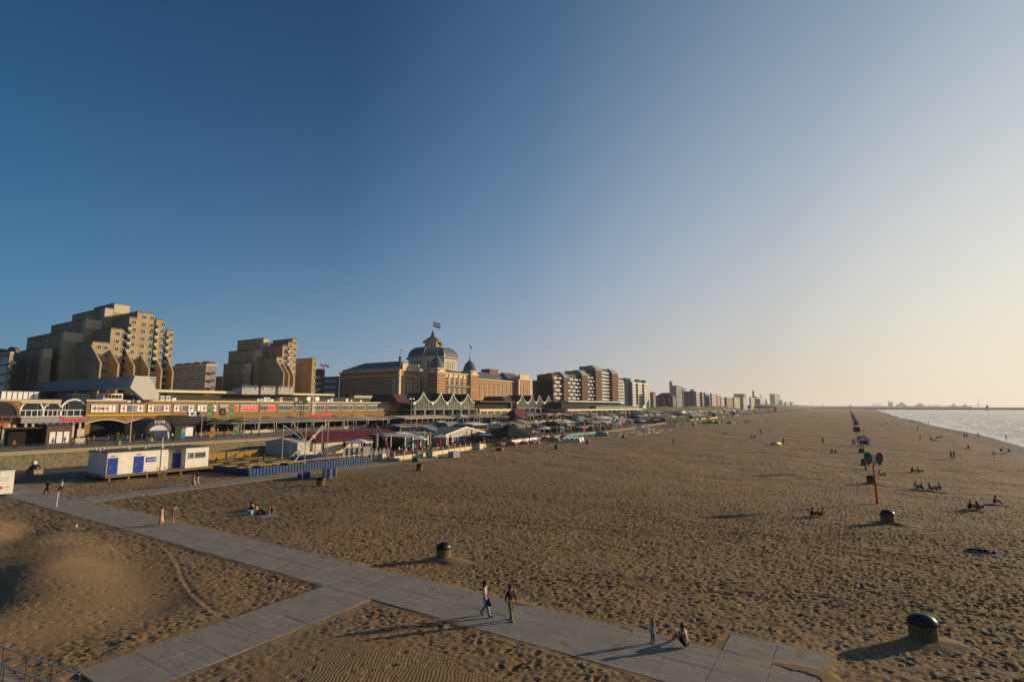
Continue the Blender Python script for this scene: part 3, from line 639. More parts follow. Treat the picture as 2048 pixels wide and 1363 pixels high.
for i, (p0, p1) in enumerate(wins):
    u0, u1 = yx(p0, XM), yx(p1, XM); wd = u1 - u0; h = zt_ - zb_; c = (u0 + u1) / 2
    kind = 'letters' if i == 0 else 'photo' if i in (1, 2, 3) else 'mixed' if i == 4 else 'redhalf' if i == 5 else 'red' if i == 6 else 'red2' if i == 7 else 'glass'
    me = win_mesh(wd, h, F_WHITE, G_TEAL if kind in ('glass', 'red2') else M_PANEL, 5, 0, .1, .14)
    o = bpy.data.objects.new('window', me); COL.objects.link(o); o.location = (XM + .015, c, zb_); o.rotation_euler = (0, 0, math.pi / 2); adopt(o, mall)
    own = o
    def wsub(c): c.parent = own; c.matrix_parent_inverse = own.matrix_basis.inverted(); return c
    wsub(MB().box(XM + .01, XM + .2, u0 - .1, u1 + .1, zb_ - .12, zb_ - .005).build('sill', M_PALE))
    wsub(MB().box(XM + .16, XM + .19, u0, u1, zt_ - .12, zt_ + .1).build('lintel', F_WHITE))
    def pan(f0, f1, z0, z1, m_, nm='poster'):
        return wsub(MB().box(XM + .03, XM + .17, u0 + wd * f0, u0 + wd * f1, zb_ + h * z0, zb_ + h * z1).build(nm, m_))
    if kind == 'letters': adopt(text('H E M A', .95, M_PRED, None, (XM + .19, u0 + wd * .38, zb_ + h * .5), bold=True), mall)
    if kind == 'photo':
        for q in range(3): pan(.30 + q * .14, .43 + q * .14, .07, .93, M_SKINP[(i + q) % 4])
        for f in (.15, .86): pan(f - .04, f + .04, .38, .66, M_PRED, 'emblem')
    if kind == 'mixed': adopt(text('H E M A', .95, M_PRED, None, (XM + .19, u0 + wd * .62, zb_ + h * .5), bold=True), mall)
    if kind == 'redhalf': pan(.02, .42, .05, .95, M_PGREY, 'shutter'); pan(.44, .97, .05, .95, M_PRED); [pan(.50 + q * .17, .60 + q * .17, .35, .7, M_PANEL, 'emblem') for q in range(0)]
    if kind == 'red':
        pan(.02, .98, .05, .95, M_PRED)
        for q in range(5): part(mall, 'emblem', MB().box(XM + .175, XM + .19, u0 + wd * (.08 + q * .18), u0 + wd * (.18 + q * .18), zb_ + h * (.35 + .1 * (q % 2)), zb_ + h * .72), mat('poster_pink', (0.8, .45, .42)))
    if kind == 'red2': pan(.42, .98, .05, .95, M_PRED)
# glazed entrance wing at the left end
gw = thing('shopping_building', 'pale glazed shopping entrance with fan windows and red letters, left of the ochre brick front', 'shopping building', (XM, 45, BZ))
g0 = yx(42, XM); g1 = yx(172, XM) - .05; gm = yx(122, XM)
part(gw, 'wall', MB().box(XM - 20, XM - .6, g0, g1, BZ + 4.2, zr - 1.0), M_GREYR); part(gw, 'cornice', MB().box(XM - 20, XM, g0, gm, zr - 1.0, zr - .1), M_PALE)
part(gw, 'canopy', MB().box(XM - .58, XM + 1.2, g0, g1, BZ + 3.7, BZ + 5.0), mat('grey_fascia', (0.27, 0.26, 0.27)))
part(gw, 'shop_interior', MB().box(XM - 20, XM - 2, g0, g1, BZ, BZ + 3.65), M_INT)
for k in range(9): part(gw, 'pillar', MB().box(XM + .3, XM + .8, g0 + 1 + k * (g1 - g0 - 2) / 8 - .2, g0 + 1 + k * (g1 - g0 - 2) / 8 + .2, BZ, BZ + 3.69), M_PALE)
for px, w_ in ((66, 4.2), (108, 3.4), (150, 5.2)): windows(gw, win_mesh(w_, 1.6, M_WHITE, G_DARK, 3, 0, .16, .2, True), 'x', XM - .6, [(yx(px, XM), BZ + 5.1)])
for px in (84, 92, 126, 133): windows(gw, win_mesh(1.2, 3.0, M_GREYR, G_DARK, 1, 1), 'x', XM - .6, [(yx(px, XM), BZ + 5.1)])
adopt(text('Shopping', 1.45, mat('sign_red', (0.7, .02, .02), .5), None, (XM + 1.24, yx(146, XM), BZ + 4.4), bold=True), gw)
gl = thing('shopping_building', 'ochre brick pavilion with one big round-arched window at the left edge', 'shopping building', (XM, 35, BZ))
h0 = yx(-60, XM); h1 = yx(41, XM)
part(gl, 'wall', MB().box(XM - 20, XM, h0, h1, BZ + 3.6, zr - .5), M_BRICKW); part(gl, 'cornice', MB().box(XM - 20, XM + .3, h0, h1, zr - .5, zr), M_PALE); part(gl, 'shop_interior', MB().box(XM - 20, XM - 2, h0, h1, BZ, BZ + 3.55), M_INT)
windows(gl, win_mesh(7.2, 1.4, mat('arch_brown', (0.16, .07, .05)), G_DARK, 4, 0, .3, .25, True), 'x', XM, [(yx(-2, XM), BZ + 4.0)])
for px in (2, 14, 22, 33): part(gl, 'pillar', MB().box(XM - .4, XM + .2, yx(px, XM) - .3, yx(px, XM) + .3, BZ, BZ + 3.58), M_PALE)
part(gl, 'awning', MB().box(XM + .02, XM + 1.4, h0, yx(16, XM), BZ + 3.2, BZ + 3.5), M_RED)
# rooftop and the buildings behind it
def zbox(root, name, px0, px1, py0, py1, X0, depth, m_, lift=0):
    a, zt = vx(px0, py0, X0); b = yx(px1, X0); zb = vx(px0, py1, X0)[1]
    return part(root, name, MB().box(X0 - depth, X0, a, b, zb, zt), m_)
dk = thing('covered_walkway', 'long grey elevated roof slab with a slanting lit stair end, above the left shops', 'walkway', (-190, 60, 12))
ye = 61.5; XW = vy(268, 770, ye)[0]; zt2 = vy(150, 759, ye)[1]; zb2 = vy(150, 780, ye)[1]
part(dk, 'roof_slab', MB().box(-270, XW, ye, ye + 5, zb2, zt2), mat('cladding_shaded', (0.30, .30, .32), .6))  # shaded side of the walkway, shade put into a cooler grey
yq = yx(316, XW); yq1 = yx(292, XW)
part(dk, 'stair_enclosure', MB().extr([(ye + .02, zt2 - .02), (yq1, zt2 - .02), (yq, zb2 - 1.5), (yq, zb2 - 3.0), (yq - 3.5, zb2 - 3.0), (yq1 - 4, zb2)], XW - 2.5, XW + .1, 'x'), mat('cladding_sunlit', (0.50, .47, .42), .6))  # sea-facing end, sunlight put into a paler, warmer colour
for px in (72, 144, 208): xq = vy(px, 780, ye)[0]; part(dk, 'column', MB().box(xq, xq + .6, ye + .5, ye + 1.1, zr, zb2 - .01) , M_PALE)
for i, (px0, px1, py0, py1, X0, m_, lab) in enumerate([(0, 76, 783, 795, -168, None, 'white balustrade panels on the roof above the left arch'), (205, 244, 786, 796, -168, 1, 'white glazed rooftop box above the poster windows'),
        (142, 178, 786, 796, -166, 2, 'grey rooftop plant box beside the slanting stair')]):
    r = thing('rooftop_unit', lab, 'rooftop unit', (X0, yx(px0, X0), zr)); a = yx(px0, X0); b = yx(px1, X0); zt3 = vx(px0, py0, X0)[1]
    if m_ is None:
        for q in range(7): part(r, 'panel', MB().box(X0, X0 + .1, a + (b - a) * q / 7, a + (b - a) * (q + .8) / 7, zr + .1, zt3), M_WHITE)
        part(r, 'rail', MB().tube((X0 + .05, a, zt3 + .1), (X0 + .05, b, zt3 + .1), .06), M_WHITE)
    else:
        part(r, 'cabinet', MB().box(X0 - 4, X0, a, b, zr, zt3), M_WHITE if m_ == 1 else M_GREYR)
        windows(r, win_mesh((b - a) * .9, (zt3 - zr) * .6, F_WHITE, G_DARK, 4), 'x', X0, [((a + b) / 2, zr + .4)])
for i, (px0, px1, lab) in enumerate([(482, 515, 'leftmost of three grey ribbed roof containers above the brick shops'), (520, 549, 'middle one of three grey ribbed roof containers above the brick shops'), (555, 584, 'rightmost of three grey ribbed roof containers above the brick shops')]):
    X0 = -176; a = yx(px0, X0); b = yx(px1, X0); zt3 = vx(px0, 774, X0)[1]; zb3 = vx(px0, 788, X0)[1]
    r = thing('roof_container', lab, 'container', (X0, a, zb3), group='grey containers on the roof'); mc = mat('graffiti_cladding', (0.42, .40, .37), .7, var=.35, scale=1.5)
    bb = MB().box(X0 - 6, X0, a, b, zb3, zt3)
    for q in range(8): bb.box(X0 + .002, X0 + .05, a + .05, b - .05, zb3 + .2 + q * .4, zb3 + .28 + q * .4)
    part(r, 'cabinet', bb, mc); part(r, 'lamp', MB().sph((X0 + .2, a + 1, zt3 - .3), .25), M_WHITE); part(r, 'lamp', MB().sph((X0 + .2, b - 1, zt3 - .3), .25), M_WHITE)
rt = thing('roof_terrace_building', 'low dark set-back storey with cream fascia behind the brick shopping front', 'building', (-180, 100, zr))
part(rt, 'wall', MB().box(-200, -180, yx(300, -180), yx(800, -180), zr - 4, vx(420, 790, -180)[1]), mat('dark_storey', (0.05, .042, .035)))
part(rt, 'fascia', MB().box(-200.5, -179, yx(310, -179), yx(478, -179), vx(420, 786, -179)[1], vx(420, 781, -179)[1]), M_CREAM)
part(rt, 'fascia', MB().box(-200.5, -179, yx(585, -179), yx(668, -179), vx(620, 790, -179)[1], vx(620, 786.5, -179)[1]), M_CREAM)
part(rt, 'rotunda', MB().lathe([(3.6, 0), (3.6, 2.2), (3.9, 2.25), (3.9, 3.4), (0.1, 3.5)], 24, (-183, yx(755, -183), zr - .5)), M_GREYR, True)
part(rt, 'terrace_bar', MB().box(-184, -181, yx(708, -181), yx(745, -181), zr - .5, zr + 3.0), M_PALE)
acm = MB().mi(0).box(-.5, .5, -.4, .4, 0, 1.3).mi(1).lathe([(0.4, 0), (0.4, .02)], 12, (0, 0, 0)).mesh('ac', [M_WHITE, M_DARK])
for i, px in enumerate((322, 334, 346, 528, 535, 542, 560, 590, 655, 662, 692, 720)):
    r = thing('air_conditioner', ['white boxy air conditioner on the shop roof', 'small white roof vent on the shop roof'][i % 2] + [' behind the poster panels', ' near the slanting stair', ' by the third poster', ' above the all-red window', ' beside the lamp cluster', ' just right of the lamp cluster', ' below the middle roof container', ' below the right roof container', ' left of the curved rooftop room', ' above the plain windows', ' by the floodlight mast', ' under the curved rooftop room'][i], 'air conditioner', (XM - 4, yx(px, XM - 4), zr), group='white units on the shop roof')
    put('casing', MB().box(-.5, .5, -.45, .45, 0, 1.2 - .5 * (i % 3 == 2)).mesh('casing', M_WHITE), r); put('fan', MB().tube((.5, 0, .6), (.54, 0, .6), .3, n=10).mesh('fan', M_DARK), r) if i % 3 != 2 else None

# ------------------------------------------------------------------ the domed hotel
M_KUR = stripemat('banded_brick', (0.30, 0.105, 0.035), (0.62, 0.47, 0.24), 1.35, 0.24)
M_KURC = mat('hotel_stone', (0.66, 0.49, 0.25), .8, var=.1); M_KURW = mat('hotel_trim', (0.66, 0.55, 0.36), .8, var=.08)
M_SLATE = mat('slate_roof', (0.10, 0.113, 0.13), .72, var=.12, scale=.5); M_KRED = mat('hotel_red', (0.26, .06, .045), .8); M_CURT = glassmat('pale_pane', (0.30, 0.31, 0.30), .25)
kz = 9.0; KX = -190.0
kur = thing('grand_hotel', 'grand banded-brick hotel with large grey central dome and two small onion-domed towers', 'hotel', (KX, 255, kz))
kA, kB, kC, kD = vx(800, 738, KX)[0], vx(838, 741, KX)[0], vx(952, 745, KX)[0], vx(1060, 757, KX)[0]
ez = 29.2; xl = vy(680, 742, kA)[0]
part(kur, 'wall', MB().box(xl, KX, kA, kB, kz, ez), M_KUR)                       # left wing with end pavilion
part(kur, 'wall', MB().box(xl, KX - 3, kB, kD - 14, kz, ez - 1.5), M_KUR)
kE = vx(1038, 757, KX)[0]
part(kur, 'wall', MB().box(xl, KX, kE, kD, kz, ez), M_KUR)
CX = -180.0; c0, c1 = vx(875, 742, CX)[0], vx(951, 745, CX)[0]
part(kur, 'wall', MB().box(KX - 25, CX, c0, c1, kz, 28.4), M_KURC)
cor = MB()
for z in (ez - .5, ez - 3.2): cor.box(xl - .4, KX + .5, kA - .5, kB + .3, z, z + .45)
cor.box(xl, KX + .5, kE - .4, kD + .4, ez - .5, ez - .04); cor.box(xl, KX - 2.4, kB, kE, ez - 2.2, ez - 1.6); cor.box(KX - 25, CX + .5, c0 - .4, c1 + .4, 28.0, 28.6)
for y in (kA - .02, kB, kE, kD): cor.box(KX - 1.0, KX + .25, y - .5, y + .6, kz, ez)
part(kur, 'cornice', cor, M_KURW)
# roofs: hipped slate
def hip(x0, x1, y0, y1, z0, z1, ins):
    v = [(x0, y0, z0), (x1, y0, z0), (x1, y1, z0), (x0, y1, z0)]
    if (x1 - x0) > (y1 - y0): v += [(x0 + ins, (y0 + y1) / 2, z1), (x1 - ins, (y0 + y1) / 2, z1)]; f = [(0, 1, 5, 4), (1, 2, 5), (2, 3, 4, 5), (3, 0, 4), (3, 2, 1, 0)]
    else: v += [((x0 + x1) / 2, y0 + ins, z1), ((x0 + x1) / 2, y1 - ins, z1)]; f = [(0, 1, 4), (1, 2, 5, 4), (2, 3, 5), (3, 0, 4, 5), (3, 2, 1, 0)]
    return MB().add(v, f)
part(kur, 'roof', hip(xl + 2, KX - 1.5, kA + .8, kB + 4, ez + 1.2, ez + 5.2, 7), M_SLATE)
part(kur, 'attic', MB().box(xl + 1.2, KX - 1.0, kA + .5, kB + 4, ez, ez + 1.2), mat('attic_grey', (.33, .34, .34)))
part(kur, 'roof', hip(KX - 18, KX - 3, kC + 2, kE + 2, ez - 1.5, ez + 3.5, 8), M_SLATE)
part(kur, 'roof', hip(KX - 18, KX - 1.5, kE - 12, kD - 1, ez, ez + 4.5, 6), M_SLATE)
part(kur, 'roof', hip(KX - 25, CX - 1, c0 + 1, c1 - 1, 28.6, 31.5, 9), M_SLATE)
for (y, x) in ((kB - 6, KX), (kE + (kD - kE) * .5, KX)):
    part(kur, 'pediment', MB().extr([(y - 3.4, ez - .05), (y + 3.4, ez - .05), (y, ez + 2.6)], KX - .3, KX + .4, 'x'), M_KURW)
    part(kur, 'attic', MB().box(KX - 1.2, KX + .2, y - 6.2, y + 6.2, ez, ez + 3.2), M_KURC)
# tall windows
tw = win_mesh(1.5, 9.6, M_CURT, G_DARK, 0, 5, .42, .2); nW = 9
windows(kur, tw, '-y', kA, [(xl + 3 + (KX - xl - 10) * k / (nW - 1), kz + 6.6) for k in range(nW)])
pass
windows(kur, win_mesh(2.6, 9.5, M_KURW, M_CURT, 1, 4, .35, .3), '-y', kA, [(KX - 3.6, kz + 6.6)])
windows(kur, win_mesh(1.5, 2.2, M_KURW, G_DARK, 1, 0, .14), '-y', kA, [(xl + 6 + 6.5 * k, kz + 2.2) for k in range(8)])
windows(kur, win_mesh(3.2, 8.2, M_KURW, M_KRED, 2, 1, .35, .3, True), 'x', KX, [((kA + kB) / 2, kz + 6.8), ((kE + kD) / 2, kz + 6.8)])
windows(kur, win_mesh(1.5, 9.6, M_KURW, M_CURT, 0, 4, .3, .25), 'x', KX, [(kA + 2.8, kz + 6.8), (kB - 2.6, kz + 6.8), (kE + 3, kz + 6.8), (kD - 3, kz + 6.8)])
ny_ = 9
windows(kur, win_mesh(2.7, 8.0, M_KURW, M_KRED, 2, 2, .3, .25, True), 'x', KX - 3, [(kC + 2 + (kE - kC - 4) * (k + .5) / ny_, kz + 6.8) for k in range(ny_)])
windows(kur, win_mesh(2.7, 8.0, M_KURW, G_DARK, 2, 2, .3, .25, True), 'x', KX - 3, [(kB + 2.0, kz + 6.8), (kB + 6.0, kz + 6.8)])
# central block arcade
wdt = (c1 - c0); s5 = [c0 + wdt * (.22 + .132 * k) for k in range(5)]
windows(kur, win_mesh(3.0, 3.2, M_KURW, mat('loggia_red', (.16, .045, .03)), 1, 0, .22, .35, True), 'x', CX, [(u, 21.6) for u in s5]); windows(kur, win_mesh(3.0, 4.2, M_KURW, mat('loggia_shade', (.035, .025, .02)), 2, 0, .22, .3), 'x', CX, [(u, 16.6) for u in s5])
part(kur, 'balcony', MB().box(CX + .02, CX + 1.2, s5[0] - 2, s5[4] + 2, 20.95, 21.3).box(CX + 1.1, CX + 1.2, s5[0] - 2, s5[4] + 2, 21.3, 22.0), M_DARK)
for k in range(6): part(kur, 'pilaster', MB().box(CX + .02, CX + .4, s5[0] - 2.1 + k * wdt * .128 - .25, s5[0] - 2.1 + k * wdt * .128 + .25, kz, 27.9), M_KURW)
def ktower(yc, hw):
    xc = CX - 2.4 + .5; tw_ = part(kur, 'tower', MB().box(xc - hw, xc + hw, yc - hw, yc + hw, kz, 30.2), M_KUR); part(kur, 'cornice', MB().box(xc - hw - .4, xc + hw + .4, yc - hw - .4, yc + hw + .4, 27.9, 28.5).box(xc - hw - .3, xc + hw + .3, yc - hw - .3, yc + hw + .3, 30.2, 30.6), M_KURW)
    part(tw_, 'pediment', MB().extr([(yc - hw, 28.5), (yc + hw, 28.5), (yc, 30.4)], xc + hw, xc + hw + .35, 'x').extr([(xc - hw, 28.5), (xc + hw, 28.5), (xc, 30.4)], yc - hw - .35, yc - hw, 'y'), M_KURW)
    part(tw_, 'onion_dome', MB().lathe([(hw * 1.06, 0), (hw * 1.1, .6), (hw * 1.06, 1.8), (hw * .9, 3.2), (hw * .62, 4.6), (hw * .32, 5.6), (.35, 6.3), (.22, 7.2), (.12, 9.4), (.05, 12.5)], 12, (xc, yc, 30.6)), M_SLATE, True)
    windows(tw_, win_mesh(1.0, 2.6, M_KURW, G_DARK, 1, 0, .16), 'x', xc + hw, [(yc - 1.2, 22.5), (yc + 1.2, 22.5), (yc - 1.2, 17.5), (yc + 1.2, 17.5)]); windows(tw_, win_mesh(1.0, 2.6, M_KURW, G_DARK, 1, 0, .16), '-y', yc - hw, [(xc - 1.2, 22.5), (xc + 1.2, 22.5), (xc - 1.2, 17.5), (xc + 1.2, 17.5)])
    return xc
ktower(c0 + 1.6, 3.3); ktower(c1 - 3.0, 3.4)
# the big dome
DX = -207.0; DY = yx(863, DX)
def dz(px, py): return vx(px, py, DX)[1]
rd = 0.5 * math.hypot(vx(911, 740, DX)[0] - vx(814, 740, DX)[0], 0) * .86
rd = 15.4; z0 = dz(863, 742); z1 = dz(863, 718); z2 = dz(863, 696); z3 = dz(863, 684); z4 = dz(863, 673)
A8 = math.pi / 8
drum_ = part(kur, 'drum', MB().lathe([(rd * 1.02, kz + 14 - z0), (rd * 1.02, -.6), (rd * .97, 0), (rd * .97, z1 - z0)], 8, (DX, DY, z0), a0=A8), mat('drum_stone', (.52, .47, .38), .8))
part(kur, 'cornice', MB().lathe([(rd * 1.03, 0), (rd * 1.06, .2), (rd * 1.03, .6), (rd * .9, .65)], 8, (DX, DY, z1 - .1), a0=A8).lathe([(rd * 1.0, -.4), (rd * 1.03, 0), (rd * .98, .3)], 8, (DX, DY, z0), a0=A8), M_KURW)
prof = []; hD = z2 - z1 - .5
for k in range(9): t = k / 8 * 1.20; prof.append((rd * (.34 + .66 * math.cos(t) ** .85) if t < 1.5 else rd * .34, hD * math.sin(t) / math.sin(1.20)))
dome_ = part(kur, 'dome', MB().lathe(prof, 8, (DX, DY, z1 + .5), a0=A8), M_SLATE)
rb = MB()
for k in range(8):
    a = A8 + k * math.pi / 4; rb.path([(DX + (r_ + .05) * math.cos(a), DY + (r_ + .05) * math.sin(a), z1 + .5 + z_) for r_, z_ in prof], .16, 5)
part(dome_, 'rib', rb, M_STEEL)
for k in range(8):
    a = k * math.pi / 4; ap = rd * .97 * math.cos(A8)
    for t in (-3.1, -1.05, 1.05, 3.1):
        o = bpy.data.objects.new('window', win_mesh(1.45, (z1 - z0) * .52, M_KURW, G_DARK if k in (5, 6, 7) else M_CURT, 0, 0, .14, .2, True)); COL.objects.link(o)
        if k in (0, 5, 6, 7):
            o.location = (DX + ap * math.cos(a) - t * math.sin(a), DY + ap * math.sin(a) + t * math.cos(a), z0 + .8); o.rotation_euler = (0, 0, a + math.pi / 2); adopt(o, drum_)
        else: bpy.data.objects.remove(o)
lr = rd * .36
lan_ = part(kur, 'lantern', MB().lathe([(lr * .86, 0), (lr * .86, z3 - z2)], 8, (DX, DY, z2 - .3), a0=A8), M_KURW); part(lan_, 'cornice', MB().lathe([(lr * .95, 0), (lr * 1.15, .4), (lr * 1.15, .8)], 8, (DX, DY, z3 - .4), a0=A8).lathe([(lr * .95, 0), (lr * 1.05, .3)], 8, (DX, DY, z2 - .3), a0=A8), M_KURC)
for k in (0, 5, 6, 7):
    a = k * math.pi / 4
    for t in (-.9, .9):
        o = bpy.data.objects.new('window', win_mesh(.9, (z3 - z2) * .55, M_KURW, G_DARK, 0, 0, .1, .1)); COL.objects.link(o); ap = lr * .86 * math.cos(A8)
        o.location = (DX + ap * math.cos(a) - t * math.sin(a), DY + ap * math.sin(a) + t * math.cos(a), z2 + .5); o.rotation_euler = (0, 0, a + math.pi / 2); adopt(o, lan_)
part(lan_, 'roof', MB().lathe([(lr * 1.1, 0), (lr * .75, (z4 - z3) * .35), (lr * .4, (z4 - z3) * .75), (lr * .2, z4 - z3), (lr * .22, z4 - z3 + .5), (lr * .15, z4 - z3 + 1.6), (.15, z4 - z3 + 3.5)], 8, (DX, DY, z3 + .4), a0=A8), M_SLATE)
part(kur, 'chimney', MB().lathe([(.8, 0), (.6, .5), (.6, 3.0), (.9, 3.2), (.9, 3.6), (.1, 4.0), (.06, 7)], 10, (KX - 12, kB - 2, ez + 4)), M_DARK)
part(kur, 'penthouse', MB().box(KX - 16, KX - 9, kE - 22, kE - 12, ez + 1, ez + 6), mat('penthouse_brick', (.20, .08, .05)))
def flag(loc, h, fw, cols, lab, pole_m=M_STEEL, cat='flag', tilt=.25):
    r = thing('flagpole', lab, cat, loc)
    put('pole', MB().tube((0, 0, 0), (0, 0, h), .05, .03, 6).mesh('pole', pole_m), r); b = MB(); fh = fw * .62; n = 6; ns = len(cols)
    b = MB()
    for s in range(ns):
        b.mi(s)
        for i in range(n):
            q = []
            for (ii_, ss) in ((i, s), (i + 1, s), (i + 1, s + 1), (i, s + 1)):
                t = ii_ / n; q.append((t * fw * .55, t * fw * .83, h - .1 - ss * fh / ns - tilt * t * fw + .08 * math.sin(t * 7)))
            b.quad(*q)
    put('cloth', b.mesh('cloth', cols), r); return r
zf_ = z3 + .4 + (z4 - z3) + 3.4
flag((DX, DY, zf_), dz(863, 642) - zf_, 4.6, [M_RED, M_WHITE, M_BLUE], 'red white and blue flag flying from a mast on the big dome')
flag((CX - 1.9, c0 + 2, 42.2), 2.5, 2.2, [M_DARK], 'dark flag on the left onion-domed tower', tilt=.5); flag((CX - 1.9, c1 - 3.4, 42.4), 3.5, 1.6, [M_DARK], 'dark drooping flag on the right onion-domed tower', tilt=1.2)
flag((KX - 12, kB - 2, ez + 9.5), 3.5, 1.5, [M_WHITE], 'white pennant on the chimney mast of the hotel\'s left wing', tilt=1.0)
flag((-236, yx(637, -236), 30), 3.5, 2.2, [M_WHITE, M_RED], 'small flag on the dark brick flats left of the hotel', tilt=.4); flag((-236, yx(646, -236), 30), 3.2, 2.2, [M_RED, M_WHITE], 'second small flag nearest the hotel on the dark brick flats', tilt=.3)
structure(MB().box(-300, -151.5, yx(825, -150), 345, 2.9, kz).build('terrace', mat('terrace_wall', (0.10, .075, .05))))
# ------------------------------------------------------------------ pavilions with swept white gables
M_ROOFR = mat('dark_red_roof', (0.075, .028, .03), .8); M_GREENGL = glassmat('pavilion_glass', (0.10, .12, .08), .12)
def ogee(yc, w_, z0, z1, X0, n=9, w2=None):
    w2 = w2 or w_
    """swept gable outline: concave on both sides up to a point"""
    L_ = [(yc - w_ * (1 - (i / n)), z0 + (z1 - z0) * ((i / n) ** 2.3)) for i in range(n + 1)]
    return L_ + [(yc + (yc - y) * w2 / w_, z) for y, z in reversed(L_[:-1])]
def pavilion(pks, ztop, ztr, zfl, X0, label):
    r = thing('pavilion', label, 'pavilion', (X0, pks[0], kz)); gp_ = [b - a for a, b in zip(pks[:-1], pks[1:])]; wl_ = [gp_[0] / 2] + [g / 2 for g in gp_]; wmin = [g / 2 for g in gp_] + [gp_[-1] / 2]
    y0 = pks[0] - wmin[0] - 1; y1 = pks[-1] + wmin[-1] + 1
    for p, w_, w2 in zip(pks, wl_, wmin):
        w_ *= .98; w2 *= .98; pr = ogee(p, w_, ztr, ztop, X0, 9, w2); b = MB()
        for (a0, a1), (b0, b1) in zip(pr[:-1], pr[1:]): b.tube((X0 + .15, a0, a1), (X0 + .15, b0, b1), .32, n=6)
        part(r, 'gable_trim', b, M_WHITE); part(r, 'glazing', MB().extr(pr + [(p + w2, zfl), (p - w_, zfl)], X0 - .2, X0, 'x'), M_GREENGL)
        for q in range(7):
            u = p - w_ + (w_ + w2) * (q + .5) / 7; t = 1 - abs(u - p) / (w_ if u < p else w2); part(r, 'mullion', MB().box(X0 + .01, X0 + .12, u - .05, u + .05, zfl, ztr + (ztop - ztr) * t ** 2.3), M_DARK)
        part(r, 'gable_roof', MB().extr([(y, z - .05) for y, z in pr], X0 - 9, X0 - .21, 'x'), M_ROOFR)
        part(r, 'capital', MB().box(X0 - .3, X0 + .5, p - w_ - .5, p - w_ + .5, ztr - .9, ztr + .15), M_WHITE)
    part(r, 'roof', MB().extr([(X0 - 1.5, ztr - .2), (X0 - 5, ztop - .9), (X0 - 16, ztop - .9), (X0 - 18, ztr - .2)], y0 - 6, y1, 'y'), M_ROOFR)
    part(r, 'floor', MB().box(X0 - 18, X0 + 1.6, y0 - 1, y1, zfl - .4, zfl), M_GREYR)
    for k in range(int((y1 - y0) / 6) + 1): part(r, 'pillar', MB().box(X0 + .8, X0 + 1.5, y0 + 6 * k, y0 + 6 * k + .8, BZ, zfl - .42), M_GREYR)
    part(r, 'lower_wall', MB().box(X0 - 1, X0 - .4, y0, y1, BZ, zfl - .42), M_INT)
X0 = -150; pk = [vx(p, 786, X0)[0] for p in (846, 881, 905, 935)]
pavilion(pk, 16.4, 12.3, 9.6, X0, 'glazed pavilion with four swept white gables in front of the domed hotel')
pk = [vx(p, 792, X0)[0] for p in (1043.7, 1063.7, 1078, 1096.5)]
pavilion(pk, 16.8, 12.8, 9.8, X0, 'pavilion with four pointed white gables left of the brown apartments')
r = thing('terrace_building', 'low dark open terrace arcade between the two white-gabled pavilions', 'building', (-152, 215, BZ))
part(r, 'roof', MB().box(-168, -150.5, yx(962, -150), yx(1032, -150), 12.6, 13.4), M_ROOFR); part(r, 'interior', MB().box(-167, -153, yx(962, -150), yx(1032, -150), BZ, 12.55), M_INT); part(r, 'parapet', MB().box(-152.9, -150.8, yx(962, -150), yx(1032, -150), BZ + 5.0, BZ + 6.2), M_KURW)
for k in range(8): part(r, 'pillar', MB().box(-152, -151.4, yx(962, -150) + 6 * k + 1, yx(962, -150) + 6 * k + 1.7, BZ, BZ + 4.98), M_KURW)
r = thing('brick_annex', 'dark red brick wall end between the shopping front and the gabled pavilion', 'building', (XM, yb, BZ)); part(r, 'wall', MB().box(XM - 4, XM + .3, yb + .1, yx(832, XM), BZ, zr - 1), mat('dark_red_brick', (.13, .035, .025))); part(r, 'lamp', MB().sph((XM + .6, yb + 3, zr - 2), .5), M_WHITE)

# ------------------------------------------------------------------ brown balcony apartments
M_BROWN = brickmat('brown_brick', (0.14, .075, .045), (0.12, .062, .04), (0.1, .07, .05), .8, .25); M_ZINC = mat('zinc_cap', (0.24, .26, .28), .7)
AX = -186.0; az = 9.0
apt = thing('apartment_building', 'brown brick apartments with white balcony fronts and grey slanted roof caps', 'apartment building', (AX, 290, BZ))
def ap(px, X0=AX): return yx(px, X0)
e0 = ap(1107)
part(apt, 'wall', MB().box(vy(1065, 759, e0)[0], AX, e0, ap(1122), BZ, vx(1107, 759, AX)[1]).box(vy(1078, 747, e0 + 1)[0], AX - 1, e0 + 1, ap(1122), BZ, vx(1107, 747, AX)[1]), M_BROWN)
secs = [(1107, 1122, 749, 0), (1132, 1161, 748, 1), (1172, 1189, 747, 2), (1200, 1221, 738, 3), (1233, 1248, 755, 4)]
pil = [(1123, 1132, 743), (1160, 1171.5, 739), (1188, 1200, 730), (1221, 1233, 737)]
M_BALC = mat('balcony_white', (.55, .54, .51), .6, var=.05); nb = 0
for (p0, p1, pt, k) in secs:
    y0, y1 = ap(p0), ap(p1); zt = vx((p0 + p1) / 2, pt, AX)[1]; zb = az + 4.3; st = 3.0
    part(apt, 'wall', MB().box(AX - 14, AX - 1.2, y0, y1 + 3, zb, zt), M_BROWN)
    nfl = int((zt - zb) / st); nc = max(2, int((y1 - y0) / 4.2))
    for f in range(nfl):
        z = zb + f * st
        part(apt, 'floor_slab', MB().box(AX - 1.2, AX + .1, y0, y1, z - .1, z + .95), M_BALC)
        part(apt, 'window_band', MB().box(AX - 1.19, AX - 1.1, y0 + .1, y1 - .1, z + .5, z + 2.6), G_TEAL)
        for c in range(nc):
            nb += 1
            if nb > 95: break
            u = y0 + (y1 - y0) * (c + .5) / nc; hw = (y1 - y0) / nc * (.40 if (c + f) % 2 else .46); dd = 1.1 if (c + f) % 2 else .3
            part(apt, 'balcony', MB().box(AX + .1, AX + dd, u - hw, u + hw, z + .1, z + 1.15), M_BALC)
